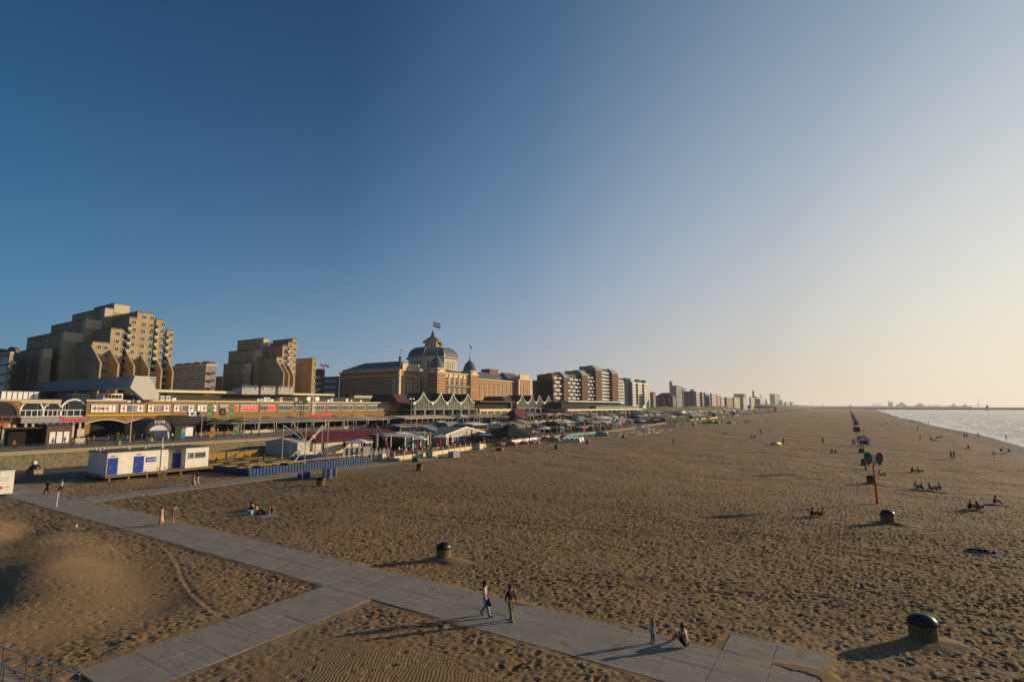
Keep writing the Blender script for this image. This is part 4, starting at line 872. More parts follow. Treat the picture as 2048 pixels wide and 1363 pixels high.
for (p0, p1, pt) in pil:
    y0, y1 = ap(p0), ap(p1); z1_ = vx(p0, pt, AX + 1)[1]
    pr_ = part(apt, 'pier', MB().box(AX - 6, AX + 2.2, y0, y1, BZ, z1_ - 4.2), M_BROWN)
    part(pr_, 'roof_cap', MB().extr([(AX - 6, z1_ - 4.19), (AX + 2.3, z1_ - 4.19), (AX + 2.3, z1_ - 3.4), (AX - 1.2, z1_), (AX - 6, z1_)], y0 - .1, y1 + .1, 'y'), M_ZINC)
    part(apt, 'roof_cabin', MB().box(AX - 13, AX - 6.1, y0 - 1, y1, z1_ - 5, z1_ - .6), M_ZINC)
part(apt, 'podium', MB().box(AX - 14, AX - .5, ap(1107), ap(1250), BZ, az + 4.2), M_INT)
for p in (1140, 1148, 1156, 1178, 1184, 1206, 1213, 1238): part(apt, 'column', MB().box(AX + .0, AX + .6, ap(p), ap(p) + .6, BZ, az + 4.25), M_PALE)
wt = thing('apartment_building', 'white apartment block with green rooftop drums right of the brown balcony apartments', 'apartment building', (AX, 400, BZ))
y0 = ap(1266); y1 = ap(1299); zt = vx(1266, 763, AX)[1]; xw = vy(1248, 763, y0)[0]
part(wt, 'wall', MB().box(xw, AX, y0, y1, 3, zt), mat('off_white_wall', (.60, .57, .48), .8)); part(wt, 'brick_strip', MB().box(AX - 4.5, AX - 1.2, y0 - .1, y0 - .005, az, zt - 1), M_BROWN)
nc = 8; nf = int((zt - az - 3) / 3.1)
windows(wt, win_mesh((y1 - y0) / nc * .5, 1.7, F_WHITE, G_TEAL, 1), 'x', AX, [(y0 + (y1 - y0) * (c + .5) / nc, az + 4 + 3.1 * f) for c in range(nc) for f in range(min(nf, 12))])
windows(wt, win_mesh(1.5, 1.5, F_WHITE, G_DARK, 1), '-y', y0, [(xw + 3 + 3.5 * c, az + 4 + 3.1 * f) for c in range(2) for f in range(nf)])
for c in (2, 5): part(wt, 'bay', MB().box(AX + .02, AX + 1.4, y0 + (y1 - y0) * c / nc - 1, y0 + (y1 - y0) * c / nc + 1.0, az + 3, zt - 1), mat('grey_bay', (.30, .32, .28)))  # bays in a greyer tone than the wall
for k, p in enumerate((1246, 1253, 1272, 1284)): part(wt, 'rooftop_drum', MB().lathe([(3.2, 0), (3.2, 3.4), (2.6, 3.7), (.2, 3.8)], 12, (AX - 7, ap(p + 4, AX - 7), zt)), mat('teal_drum', (.05, .16, .14)), True)
gp = thing('terrace_building', 'glass-fronted restaurant with cream fascia below the white apartment block', 'restaurant', (-140, 330, BZ))
g0, g1 = yx(1132, -138), yx(1282, -138)
part(gp, 'fascia', MB().box(-150, -137, g0, g1, 8.0, 9.0), M_CREAM); part(gp, 'interior', MB().box(-149.9, -141, g0, g1, BZ, 7.95), M_INT); part(gp, 'upper_glazing', MB().box(-148, -138, yx(1192, -138), g1 - 6, 9.1, 10.9), glassmat('green_glass', (.16, .26, .22), .15)); part(gp, 'roof', MB().box(-149, -139, yx(1140, -138), yx(1250, -138), 13.4, 13.9), M_WHITE)
for k in range(16): part(gp, 'pillar', MB().box(-138.4, -137.8, g0 + (g1 - g0) * k / 15, g0 + (g1 - g0) * k / 15 + .5, BZ, 7.98), M_CREAM)
part(gp, 'interior', MB().box(-148, -141, g0, yx(1250, -138), 9.1, 13.3), M_INT)

# ------------------------------------------------------------------ the far town front
def far_block(px0, px1, pyt, pxl, X0, m_, lab, floors=6, cols=5, base=BZ, name='apartment_building', cat='apartment building', frame=None, roof=None, glass=None):
    y0, zt = vx(px0, pyt, X0); y1 = yx(px1, X0); xl = vy(pxl, pyt, y0)[0] if pxl is not None else X0 - 15
    r = thing(name, lab, cat, (X0, y0, base)); part(r, 'wall', MB().box(xl, X0, y0, y1, base, zt), m_)
    st = (zt - base - 4) / floors; wm = win_mesh((y1 - y0) / cols * .55, st * .6, frame or F_WHITE, glass or G_DARK, 0, 0, .3, .3)
    windows(r, wm, 'x', X0, [(y0 + (y1 - y0) * (c + .5) / cols, base + 3.5 + st * f) for c in range(cols) for f in range(floors)])
    nx_ = max(2, int((X0 - xl) / 5)); windows(r, win_mesh(2.2, st * .55, frame or F_WHITE, glass or G_DARK, 0, 0, .3, .3), '-y', y0, [(xl + (X0 - xl) * (c + .5) / nx_, base + 3.5 + st * f) for c in range(min(nx_, 6)) for f in range(floors)])
    if roof: part(r, 'roof', hip(xl - .5, X0 + .5, y0 - .5, y1 + .5, zt, zt + roof[0], roof[1]), roof[2])
    else: part(r, 'parapet', MB().box(xl - .3, X0 + .3, y0 - .3, y1 + .3, zt, zt + .8), m_)
    return r, (xl, y0, y1, zt)
mg = mat('far_grey', (.22, .24, .27)); mb_ = mat('far_brown', (.17, .10, .07)); mc_ = mat('far_cream', (.42, .34, .24)); mw_ = mat('far_white', (.40, .38, .35)); md_ = mat('far_dark', (.06, .055, .05)); ms_ = mat('far_slate', (.10, .12, .15))
far_block(1306, 1312, 785, 1300, -175, mb_, 'small dark brick house just right of the white block with green drums', 4, 2)
far_block(1345, 1352, 792, 1311, -165, md_, 'long low building with dark hipped roof on the green dune', 2, 3, base=9, roof=(4, 6, M_DARK))
r, g = far_block(1352, 1365, 771, 1340, -330, ms_, 'tallest blue-grey tower block rising behind the far dune houses', 14, 4)
part(r, 'lift_shaft', MB().box(g[0] - 1, g[0] + 5, g[1] - 2, g[1] + 4, BZ, g[3] + 10), mg)
far_block(1366, 1373, 776, 1362, -330, ms_, 'narrower blue-grey tower joined right of the tallest far tower', 12, 2)
far_block(1386, 1390, 778.5, 1380, -350, ms_, 'thin grey tower top seen behind the brown far houses', 10, 2)
far_block(1390, 1394, 783, 1367, -190, mb_, 'brown brick block on the dune before the grey far towers', 6, 2)
far_block(1392, 1400, 784.5, 1389, -175, mc_, 'cream fronted narrow block right of the brown dune block', 6, 3)
far_block(1404, 1407, 785, 1399, -190, ms_, 'slim blue-grey block between two cream fronts', 7, 2)
far_block(1410, 1420, 785, 1407, -190, mw_, 'white and dark striped block left of the stepped balconies', 7, 3, glass=M_KRED)
for i, (a, b_, t, l_) in enumerate([(1423, 1434, 786.5, 1420), (1434, 1441, 789, 1431), (1441, 1447, 793, 1438)]):
    far_block(a, b_, t, l_, -180 + i, mw_, ['tallest step of white balcony flats with a roof spike', 'middle step of the white balcony flats in the far front', 'lowest step of the white balcony flats in the far front'][i], 6 - i, 4, glass=M_KRED)
far_block(1453, 1466, 795, 1448, -185, mb_, 'brown low block right of the stepped white balcony flats', 5, 3)
far_block(1488, 1494, 787.5, 1467, -300, mb_, 'wide flat-topped brown block behind the pale far flats', 8, 3)
far_block(1468, 1482, 796, 1464, -185, mc_, 'cream low block with two gables before the wide brown block', 5, 4, roof=(3, 8, M_DARK))
far_block(1486, 1495, 795, 1483, -180, mw_, 'white block with teal ends left of the lighthouse', 6, 3, glass=G_TEAL)
far_block(1501, 1510, 794.5, 1498, -190, mc_, 'cream lit block right below the lighthouse', 6, 3)
far_block(1511, 1517, 793, 1503, -210, mb_, 'dark brick block at the foot of the lighthouse', 5, 2)
far_block(1520, 1529, 797, 1516, -200, mw_, 'white stepped block below the crane jib', 4, 3)
far_block(1549, 1562, 787.5, 1539, -310, ms_, 'big blue-grey hotel slab standing alone right of the crane', 12, 6)
far_block(1563, 1567, 800, 1561, -300, ms_, 'small block leaning on the right of the blue-grey slab', 4, 2)
far_block(1572, 1580, 804, 1568, -290, mg, 'low grey block beyond the blue-grey slab', 3, 2); far_block(1583, 1588, 803, 1579, -290, mg, 'last low grey block before the bare dune', 3, 2)
lh = thing('lighthouse', 'slim dark red lighthouse tower on the far skyline', 'lighthouse', (-230, yx(1508, -230), BZ)); yy = yx(1508, -230); zt = vx(1508, 780, -230)[1]; rr = zt / 16
put('tower', MB().lathe([(rr, 0), (rr * .72, zt - 12), (rr * .95, zt - 11.5), (rr * .95, zt - 10)], 10).mesh('tower', mat('lighthouse_red', (.22, .07, .05))), lh); put('lantern', MB().lathe([(rr * .55, zt - 10), (rr * .55, zt - 6), (rr * .7, zt - 5.8), (.1, zt - BZ)], 10).mesh('lantern', M_DARK), lh)
ch = thing('church_spire', 'small dark spire just left of the blue-grey slab', 'spire', (-300, yx(1533, -300), BZ)); zt = vx(1533, 795, -300)[1] - BZ; put('spire', MB().lathe([(5, 0), (5, zt * .5), (.2, zt)], 8).mesh('spire', md_), ch)
cr_ = thing('tower_crane', 'thin tower crane with a long jib between lighthouse and blue-grey slab', 'crane', (-260, yx(1523, -260), BZ)); zt = vx(1523, 789, -260)[1] - BZ
put('mast', MB().box(-1, 1, -1, 1, 0, zt).mesh('mast', M_DARK), cr_); put('jib', MB().box(-.8, .8, -12, 95, zt - 1.6, zt - .4).mesh('jib', M_DARK), cr_); put('counterweight', MB().box(-1.5, 1.5, -26, -12, zt - 2.5, zt).mesh('counterweight', M_DARK), cr_)
# far bank of dunes, harbour mole and the port on the horizon
def hill(name, pts, wdt, m_, seg=60):
    """low rounded ridge along Y"""
    b = MB(); n = len(pts); vs = []; K_ = 9
    for i, (x, y, h) in enumerate(pts):
        for k in range(K_): t = k / (K_ - 1); vs.append((x + (t - .5) * wdt, y, 3.0 + h * math.sin(math.pi * t) + random.uniform(-.6, .6) * (0 < k < K_ - 1)))
    fs = [(i * K_ + k, (i + 1) * K_ + k, (i + 1) * K_ + k + 1, i * K_ + k + 1) for i in range(n - 1) for k in range(K_ - 1)]
    return structure(b.add(vs, fs).build(name, m_, smooth=True))
M_DUNE = mat('dune_grass', (.06, .075, .03), .95, var=.45, scale=.25, col2=(.12, .10, .05))
hill('dune', [(-168 - 4 * math.sin(i), 420 + i * 22, 6.5 + 1.5 * math.sin(i * 1.3)) for i in range(24)], 46, M_DUNE)
hill('dune', [(-190 - i * 3, 1350 + i * 130, 10 + 4 * math.sin(i * .8)) for i in range(22)], 160, mat('far_dune', (.10, .105, .075), .95))
structure(MB().box(-148, -122, 440, 1400, 2.0, 4.4).build('embankment', mat('pale_embankment', (.55, .44, .30))))
mole = thing('breakwater', 'long dark stone harbour mole running out to sea on the horizon', 'breakwater', (60, 2300, -1))
part(mole, 'rubble', MB().extr([(2290, -2), (2296, 2.6), (2306, 2.6), (2312, -2)], 40, 1750, 'x'), mat('mole_stone', (.05, .05, .05))); part(mole, 'rubble', MB().extr([(2590, -2), (2600, 5.8), (2610, 5.8), (2620, -2)], -150, 3200, 'x'), mat('mole_stone', (.05, .05, .05)))
bx_ = at(1975, 817.5, 0); t_ = 2300 / bx_[1]
lb = thing('beacon', 'small dark red light beacon on the harbour mole', 'beacon', (bx_[0] * t_, 2300, 2.6)); put('tower', MB().lathe([(5, 0), (5, 5), (3, 5.5), (3, 11), (.3, 13)], 10).mesh('tower', M_RED), lb)
M_PORT = mat('port_hazed', (.32, .34, .37), .9)  # pale blue-grey, with the distance haze put into the colour
PY_ = 5200
def port(px, h, w_, kind, lab, grp=None):
    x = xy(px, PY_); r = thing({'crane': 'port_crane', 'chimney': 'chimney', 'block': 'port_building', 'tanks': 'port_building', 'turbine': 'wind_turbine'}[kind], lab, {'crane': 'crane', 'chimney': 'chimney', 'block': 'industrial building', 'tanks': 'industrial building', 'turbine': 'wind turbine'}[kind], (x, PY_, -1), group=grp); w_ *= 2.6; h *= .8
    if kind == 'block': put('hall', MB().box(-w_, w_, 0, 60, 0, h).box(-w_ * .3, w_ * .5, 5, 40, h, h * 1.5).mesh('hall', M_PORT), r)
    if kind == 'chimney': put('stack', MB().tube((0, 0, 0), (0, 0, h), 6, 4).tube((22, 0, 0), (22, 0, h * .8), 5, 4).mesh('stack', M_PORT), r)
    if kind == 'crane':
        b = MB()
        for s in (-12, 12): b.box(s - 1.5, s + 1.5, -2, 2, 0, h * .6)
        b.box(-14, 14, -2, 2, h * .55, h * .6); put('gantry', b.mesh('gantry', M_PORT), r); put('boom', MB().tube((-14, 0, h * .6), (34, 0, h), 2, 1).tube((0, 0, h * .6), (0, 0, h), 2, 1).mesh('boom', M_PORT), r)
    if kind == 'turbine': put('mast', MB().tube((0, 0, 0), (0, 0, h), 2.5, 1.5).mesh('mast', M_PORT), r); put('rotor', MB().tube((0, -3, h), (0, -3, h + 38), 1.4, .5).tube((0, -3, h), (33, -3, h - 19), 1.4, .5).tube((0, -3, h), (-33, -3, h - 19), 1.4, .5).mesh('rotor', M_PORT), r)
for px, h, w_, k_, lab in [(1625, 26, 1, 'turbine', 'faint wind turbine above the last far dune'), (1646, 30, 1, 'turbine', 'faint wind turbine left of the sign line end'), (1700, 20, 8, 'block', 'faint port halls where the beach meets the horizon'), (1748, 48, 3, 'crane', 'faint port crane left of the tall far chimney'), (1757, 44, 3, 'crane', 'second faint port crane left of the tall far chimney'),
        (1778, 68, 3, 'chimney', 'tallest faint chimney of the port on the horizon'), (1783, 48, 3, 'block', 'faint square power station right of the tall chimney'), (1803, 34, 12, 'block', 'faint long port halls on the horizon, mid harbour'), (1840, 30, 10, 'block', 'faint low port halls right of the power station'), (1858, 26, 3, 'crane', 'faint small crane beyond the port halls'),
        (1872, 30, 3, 'crane', 'faint pair-leg crane near the end of the port'), (1908, 24, 5, 'block', 'faint isolated port hall over the mole'), (1930, 22, 6, 'block', 'last faint port hall before open sea'), (1957, 34, 1, 'turbine', 'faint wind turbine over the open mole')]:
    port(px, h, w_, k_, lab)
structure(MB().box(xy(1560, PY_ + 200), xy(1945, PY_ + 200), PY_ + 200, PY_ + 400, -2, 13).build('far_shore', M_PORT))
# ================================================================== PEOPLE
SKIN = mat('skin', (0.46, 0.24, 0.15), .6, var=.06); SKIN_D = mat('skin_tanned', (0.36, 0.17, 0.09), .5, var=.06)
HAIRB = mat('hair_dark', (0.018, .012, .01), .5, var=.3, scale=30); HAIRR = mat('hair_auburn', (0.10, .035, .015), .5, var=.3, scale=30); HAIRG = mat('hair_grey', (.30, .27, .24), .6)
_cl = {}
def cloth(c):
    k = tuple(c)
    if k not in _cl: _cl[k] = mat('fabric_%02d' % len(_cl), c, .9, var=.18, scale=9, bump=.3)
    return _cl[k]
def skinmesh(edges, pts, rad, sub=1):
    me = bpy.data.meshes.new('sk'); names = list(pts); idx = {n_: i for i, n_ in enumerate(names)}
    me.from_pydata([pts[n_] for n_ in names], [(idx[a], idx[b]) for a, b in edges], [])
    o = bpy.data.objects.new('sk', me); COL.objects.link(o)
    md = o.modifiers.new('s', 'SKIN'); md.use_smooth_shade = True
    sv = me.skin_vertices[0].data
    for n_ in names:
        r = rad[n_]; sv[idx[n_]].radius = (r, r) if not isinstance(r, tuple) else r
        sv[idx[n_]].use_root = (n_ == names[0])
    if sub: sm = o.modifiers.new('u', 'SUBSURF'); sm.levels = sub
    dg = bpy.context.evaluated_depsgraph_get(); out = bpy.data.meshes.new_from_object(o.evaluated_get(dg))
    bpy.data.objects.remove(o); bpy.data.meshes.remove(me)
    out.polygons.foreach_set('use_smooth', [True] * len(out.polygons)); out.materials.clear(); return out
BE = [('pel', 'spi'), ('spi', 'che'), ('che', 'nec'), ('nec', 'hea'), ('hea', 'cro')]
def limb_edges(): 
    e = list(BE)
    for s in 'lr': e += [('che', 'sh' + s), ('sh' + s, 'el' + s), ('el' + s, 'wr' + s), ('wr' + s, 'ha' + s), ('pel', 'hi' + s), ('hi' + s, 'kn' + s), ('kn' + s, 'an' + s), ('an' + s, 'to' + s)]
    return e
RAD = dict(pel=(.135, .10), spi=(.12, .09), che=(.145, .10), nec=.055, hea=(.088, .098), cro=.062)
for s in 'lr': RAD.update({'sh' + s: .062, 'el' + s: .043, 'wr' + s: .030, 'ha' + s: (.034, .022), 'hi' + s: .092, 'kn' + s: .060, 'an' + s: .040, 'to' + s: (.042, .03)})
def pose(kind, v=0.0):
    P_ = dict(pel=(0, 0, .93), spi=(0, 0, 1.10), che=(0, 0, 1.30), nec=(0, .01, 1.46), hea=(0, .025, 1.57), cro=(0, .015, 1.66))
    for s, g in (('l', -1), ('r', 1)):
        P_.update({'sh' + s: (g * .17, 0, 1.37), 'el' + s: (g * .22, -.02, 1.10), 'wr' + s: (g * .22, .06, .87), 'ha' + s: (g * .215, .09, .79),
                   'hi' + s: (g * .085, 0, .88), 'kn' + s: (g * .10, .02, .48), 'an' + s: (g * .105, -.02, .07), 'to' + s: (g * .12, .13, .03)})
    if kind == 'walk':
        a = .24
        P_.update(knr=(.09, .17, .50), anr=(.09, .27, .08), tor=(.10, .42, .05), knl=(-.09, .02, .48), anl=(-.09, -.26, .11), tol=(-.10, -.13, .035),
                  elr=(.22, -.14, 1.12), wrr=(.21, -.10, .90), har=(.20, -.08, .82), ell=(-.22, .08, 1.12), wrl=(-.20, .24, .95), hal=(-.19, .30, .89))
    if kind in ('sit', 'sitfwd'):
        dz_ = .80; lean = .14 if kind == 'sitfwd' else -.10
        for k in ('pel', 'spi', 'che', 'nec', 'hea', 'cro', 'shl', 'shr'): x, y, z = P_[k]; P_[k] = (x, y + lean * (z - .93) / .5, z - dz_)
        for s, g in (('l', -1), ('r', 1)):
            P_.update({'hi' + s: (g * .09, .03, .12), 'kn' + s: (g * .13, .42, .46), 'an' + s: (g * .12, .66, .07), 'to' + s: (g * .12, .80, .04)})
            if kind == 'sitfwd': P_.update({'el' + s: (g * .26, .22, .36), 'wr' + s: (g * .15, .44, .30), 'ha' + s: (g * .10, .52, .28)})
            else: P_.update({'el' + s: (g * .24, -.20, .30), 'wr' + s: (g * .26, -.32, .08), 'ha' + s: (g * .26, -.38, .04)})
    if kind == 'lie':
        q = {}
        for k, (x, y, z) in P_.items(): q[k] = (x, z - .93, .12 + y * .5)
        P_ = q
        for s, g in (('l', -1), ('r', 1)): P_['el' + s] = (g * .30, .22, .06); P_['wr' + s] = (g * .30, .0, .05); P_['ha' + s] = (g * .29, -.07, .05); P_['to' + s] = (g * .12, -.97, .16); P_['an' + s] = (g * .10, -.88, .06); P_['kn' + s] = (g * .10, -.45, .12)
    return P_
def hand_mesh(w, h, curl=.5):
    """palm, four unequal bent fingers and a thumb leaving the side of the palm"""
    w = Vector(w); h = Vector(h); d = (h - w).normalized(); side = d.cross(Vector((0, 0, 1)));
    if side.length < .1: side = Vector((1, 0, 0))
    side.normalize(); nrm = side.cross(d); b = MB(); p = w + d * .085
    b.tube(w, p, .022, .030, 6)
    for i, L_ in enumerate((.062, .072, .068, .052)):
        a = p + side * (i - 1.5) * .017; m1 = a + d * L_ * .5 - nrm * L_ * curl * .2; b.tube(a, m1, .0085, .008, 5); b.tube(m1, m1 + (d * .8 - nrm * curl).normalized() * L_ * .5, .008, .006, 5)
    t = w + d * .03 + side * .024; t1 = t + (d * .6 + side * .7).normalized() * .035; b.tube(t, t1, .010, .009, 5); b.tube(t1, t1 + (d * .9 + side * .2).normalized() * .028, .009, .007, 5)
    return b
def person(label, loc, rz, P_, h=1.70, skin=SKIN, top=None, bottom=None, hair=HAIRB, hairlen=0.0, sleeve=0, legs='long', skirt=None, shoes=None, detail=False, group=None, name='person', bare=False):
    r = thing(name, label, 'person', loc, rz, group); r.scale = (h / 1.70,) * 3
    body = skinmesh(limb_edges(), P_, RAD, 1); body.materials.append(skin); put('body', body, r)
    def hull(nm, keys, edges, grow, m_, over=None):
        rd_ = {k: (tuple(v + grow for v in RAD[k]) if isinstance(RAD[k], tuple) else RAD[k] + grow) for k in keys}
        if over: rd_.update(over)
        me = skinmesh(edges, {k: P_[k] for k in keys}, rd_, 1); me.materials.append(m_); return put(nm, me, r)
    def mix(a, b_, t): return tuple(P_[a][i] * (1 - t) + P_[b_][i] * t for i in range(3))
    P_ = dict(P_); P_['wst'] = mix('pel', 'spi', .55); P_['nkb'] = mix('che', 'nec', .5); RAD.update(wst=(.118, .088), nkb=(.070, .062))
    if top:
        ks = ['spi', 'pel', 'che', 'nkb', 'shl', 'shr']; es = [('pel', 'spi'), ('spi', 'che'), ('che', 'nkb'), ('che', 'shl'), ('che', 'shr')]
        if sleeve: ks += ['ell', 'elr']; es += [('shl', 'ell'), ('shr', 'elr')]
        if sleeve > 1: ks += ['wrl', 'wrr']; es += [('ell', 'wrl'), ('elr', 'wrr')]
        hull('top', ks, es, .022, cloth(top), {'pel': (.120, .095), 'nkb': (.072, .064)})
    if bottom:
        if legs == 'short':
            P2 = dict(P_); kind_sit = P_['pel'][2] < .5
            for s in 'lr': P2['mk' + s] = mix('hi' + s, 'kn' + s, .85)
            P2['pel'] = mix('pel', 'spi', .15 if kind_sit else 0)
            rd_ = {'pel': (.118, .098), 'wst': (.10, .08), 'hil': .104, 'hir': .104, 'mkl': .088, 'mkr': .088}
            me = skinmesh([('pel', 'wst'), ('pel', 'hil'), ('pel', 'hir'), ('hil', 'mkl'), ('hir', 'mkr')], {k: P2[k] for k in rd_}, rd_, 1); me.materials.append(cloth(bottom)); put('shorts', me, r)
        else:
            wide = .030 if legs == 'wide' else .008
            hull('trousers', ['pel', 'wst', 'hil', 'hir', 'knl', 'knr', 'anl', 'anr'], [('pel', 'wst'), ('pel', 'hil'), ('pel', 'hir'), ('hil', 'knl'), ('hir', 'knr'), ('knl', 'anl'), ('knr', 'anr')], .012, cloth(bottom), {'pel': (.128, .104), 'wst': (.108, .085), 'knl': .062 + wide, 'knr': .062 + wide, 'anl': .05 + wide * 1.4, 'anr': .05 + wide * 1.4})
    if skirt:
        put('dress', MB().lathe([(.16, .30 if skirt[1] == 'long' else .72), (.24, .16 if skirt[1] == 'long' else .66), (.20, .55 if skirt[1] == 'long' else .75), (.165, .95), (.135, 1.12), (.16, 1.30), (.10, 1.36)], 12, sy=.75).mesh('dress', cloth(skirt[0]), True), r)
    hx, hy, hz_ = P_['hea']; cx_, cy_, cz_ = P_['cro']; up = Vector((cx_ - hx, cy_ - hy, cz_ - hz_)).normalized(); hb = MB().sph((0, -.030, .030), .108, .112, .118, 12)
    if hairlen: hb.lathe([(.03, -hairlen), (.11, -hairlen * .75), (.125, -.05), (.10, .05)], 10, (0, -.055, 0), sy=.75)
    hb.v = [(a + random.uniform(-.009, .009), b_ + random.uniform(-.009, .009), c_ + random.uniform(-.010, .012)) for a, b_, c_ in hb.v]; hm = hb.mesh('hair', hair, True); ho = put('hair', hm, r, (hx, hy, hz_)); ho.rotation_euler = up.to_track_quat('Z', 'Y').to_euler() if abs(up.z) < .8 else (0, 0, 0)
    if shoes:
        for s in 'lr':
            a = Vector(P_['an' + s]); t = Vector(P_['to' + s]); a2 = a + Vector((0, 0, -.03)); put('shoe', MB().tube(a2 - (t - a2) * .25, t + (t - a2) * .15, .048, .040, 8).mesh('shoe', cloth(shoes), True), r)
    if detail:
        fw = Vector((0, 1, 0))
        for g in (-1, 1):
            put('eye', MB().sph((hx + g * .032, hy + .088, hz_ + .012), .011, n=6).mesh('eye', M_BLACK), r); put('ear', MB().sph((hx + g * .092, hy, hz_), .012, .022, .030, 6).mesh('ear', skin), r)
        put('nose', MB().tube((hx, hy + .085, hz_ + .01), (hx, hy + .112, hz_ - .028), .008, .015, 6).mesh('nose', skin), r); put('mouth', MB().box(hx - .022, hx + .022, hy + .080, hy + .094, hz_ - .058, hz_ - .048).mesh('mouth', cloth((.25, .06, .05))), r)
        for s in 'lr': put('hand', hand_mesh(P_['wr' + s], P_['ha' + s]).mesh('hand', skin, True), r)
    return r
def merged(root, name='person'):
    """one mesh with several materials, for figures only a few pixels tall"""
    v = []; f = []; mi = []; mats_ = []
    for ch in root.children:
        M = ch.matrix_basis; o = len(v)
        for m_ in ch.data.materials:
            if m_ not in mats_: mats_.append(m_)
        v += [tuple(M @ q.co) for q in ch.data.vertices]
        for p in ch.data.polygons: f.append(tuple(i + o for i in p.vertices)); mi.append(mats_.index(ch.data.materials[p.material_index]))
    me = bpy.data.meshes.new(name); me.from_pydata(v, [], f); [me.materials.append(m_) for m_ in mats_]; me.polygons.foreach_set('material_index', mi); me.polygons.foreach_set('use_smooth', [True] * len(f))
    for ch in list(root.children): bpy.data.objects.remove(ch)
    bpy.data.objects.remove(root); return me
def G(px, py, z=0.0): x, y = at(px, py, z); return (x, y, z)
SZ = .055   # slab top
# --- the two women on the path
p = pose('walk'); p.update(elr=(.23, -.04, 1.10), wrr=(.16, .16, 1.02), har=(.12, .22, 1.0), ell=(-.22, .0, 1.10), wrl=(-.16, .17, 1.03), hal=(-.10, .24, 1.02))
w1 = person('woman with long dark hair and wide pale blue jeans walking with a dark bag', G(970, 1231, SZ), R(-75), p, 1.72, top=(.20, .10, .05), bottom=(.22, .29, .36), legs='wide', hairlen=.30, shoes=(.05, .01, .015), detail=True)
put('scarf', MB().lathe([(.02, -.26), (.09, -.16), (.12, 0), (.10, .14), (.03, .22)], 9, (.23, .06, 1.24), sx=.9, sy=.7).mesh('scarf', cloth((.66, .60, .58)), True), w1)
bag = tag(MB().mi(0).lathe([(.05, 0), (.17, .03), (.15, .22), (.09, .34), (.03, .40)], 10, sy=.45).tube((-.04, 0, .38), (-.02, 0, .66), .012, n=5).tube((.04, 0, .38), (.02, 0, .66), .012, n=5).build('shoulder_bag', M_DARK, smooth=True, loc=(G(970, 1231, SZ)[0] + .30, G(970, 1231, SZ)[1] - .12, .62), rz=R(10)), 'dark shoulder bag hanging beside the woman in wide jeans', 'bag')
p = pose('walk'); p.update(anr=(.10, .16, .07), tor=(.11, .31, .03), knr=(.11, .12, .49), anl=(-.10, -.10, .07), tol=(-.11, .05, .03), ell=(-.23, .04, 1.12), wrl=(-.30, .14, .92), hal=(-.33, .17, .84))
person('woman with auburn hair in a black jacket and olive leggings on the slabs', G(1021, 1239, SZ), R(-100), p, 1.70, top=(.012, .010, .010), sleeve=2, bottom=(.14, .11, .035), hair=HAIRR, hairlen=.32, shoes=(.40, .30, .28), detail=True)
# --- child and seated man
p = pose('stand'); p.update(ell=(-.26, .02, 1.16), wrl=(-.42, .06, .98), hal=(-.48, .08, .92), hea=(0, .02, 1.53), cro=(0, .01, 1.66)); 
for k in ('nec',): p[k] = (0, .01, 1.40)
ch_ = person('small child in a pale grey dress holding out one arm, standing on the slabs', G(1306, 1285, SZ), R(160), p, 1.02, skirt=((.32, .32, .36), 'short'), sleeve=0, bottom=(.02, .02, .02), hairlen=.14, shoes=(.03, .01, .01), detail=True)
p = pose('sitfwd'); p.update(elr=(.27, .24, .34), wrr=(.12, .50, .22), har=(.06, .60, .18), ell=(-.27, .22, .38), wrl=(-.14, .46, .30), hal=(-.08, .56, .26))
person('shirtless tanned man sitting on the slabs with drawn-up knees in black shorts', G(1374, 1294, SZ), R(72), p, 1.84, skin=SKIN_D, bottom=(.01, .01, .012), legs='short', hair=HAIRR, detail=True)
# --- couple on the path
p = pose('walk'); person('woman in a long pale pink dress walking away along the slabs', G(322, 1050, SZ), R(80), p, 1.66, skirt=((.62, .40, .30), 'long'), hair=HAIRR, hairlen=.1, detail=True)
p = pose('walk'); person('shirtless man in grey swim shorts walking on the slabs', G(347, 1048, SZ), R(75), p, 1.80, skin=SKIN_D, bottom=(.16, .17, .20), legs='short', detail=True)
person('person all in black walking past the white container at the left', G(93, 988, SZ), R(200), pose('walk'), 1.70, top=(.012, .012, .014), sleeve=2, bottom=(.012, .012, .014), shoes=(.1, .03, .02), hairlen=.1)
person('man in a light blue shirt and dark trousers at the left of the slab path', G(121, 987, SZ), R(190), pose('walk'), 1.78, top=(.35, .42, .56), sleeve=2, bottom=(.05, .02, .02), hair=HAIRR)
person('woman in a pink dress on the side path before the white police cabin', G(386, 971, SZ), R(200), pose('walk'), 1.66, skirt=((.38, .17, .15), 'long'), hairlen=.1, shoes=(.3, .1, .08))
person('man in navy shirt and pale trousers on the side path beside the woman in pink', G(394, 969, SZ), R(200), pose('walk'), 1.80, top=(.02, .03, .07), sleeve=1, bottom=(.36, .42, .44))
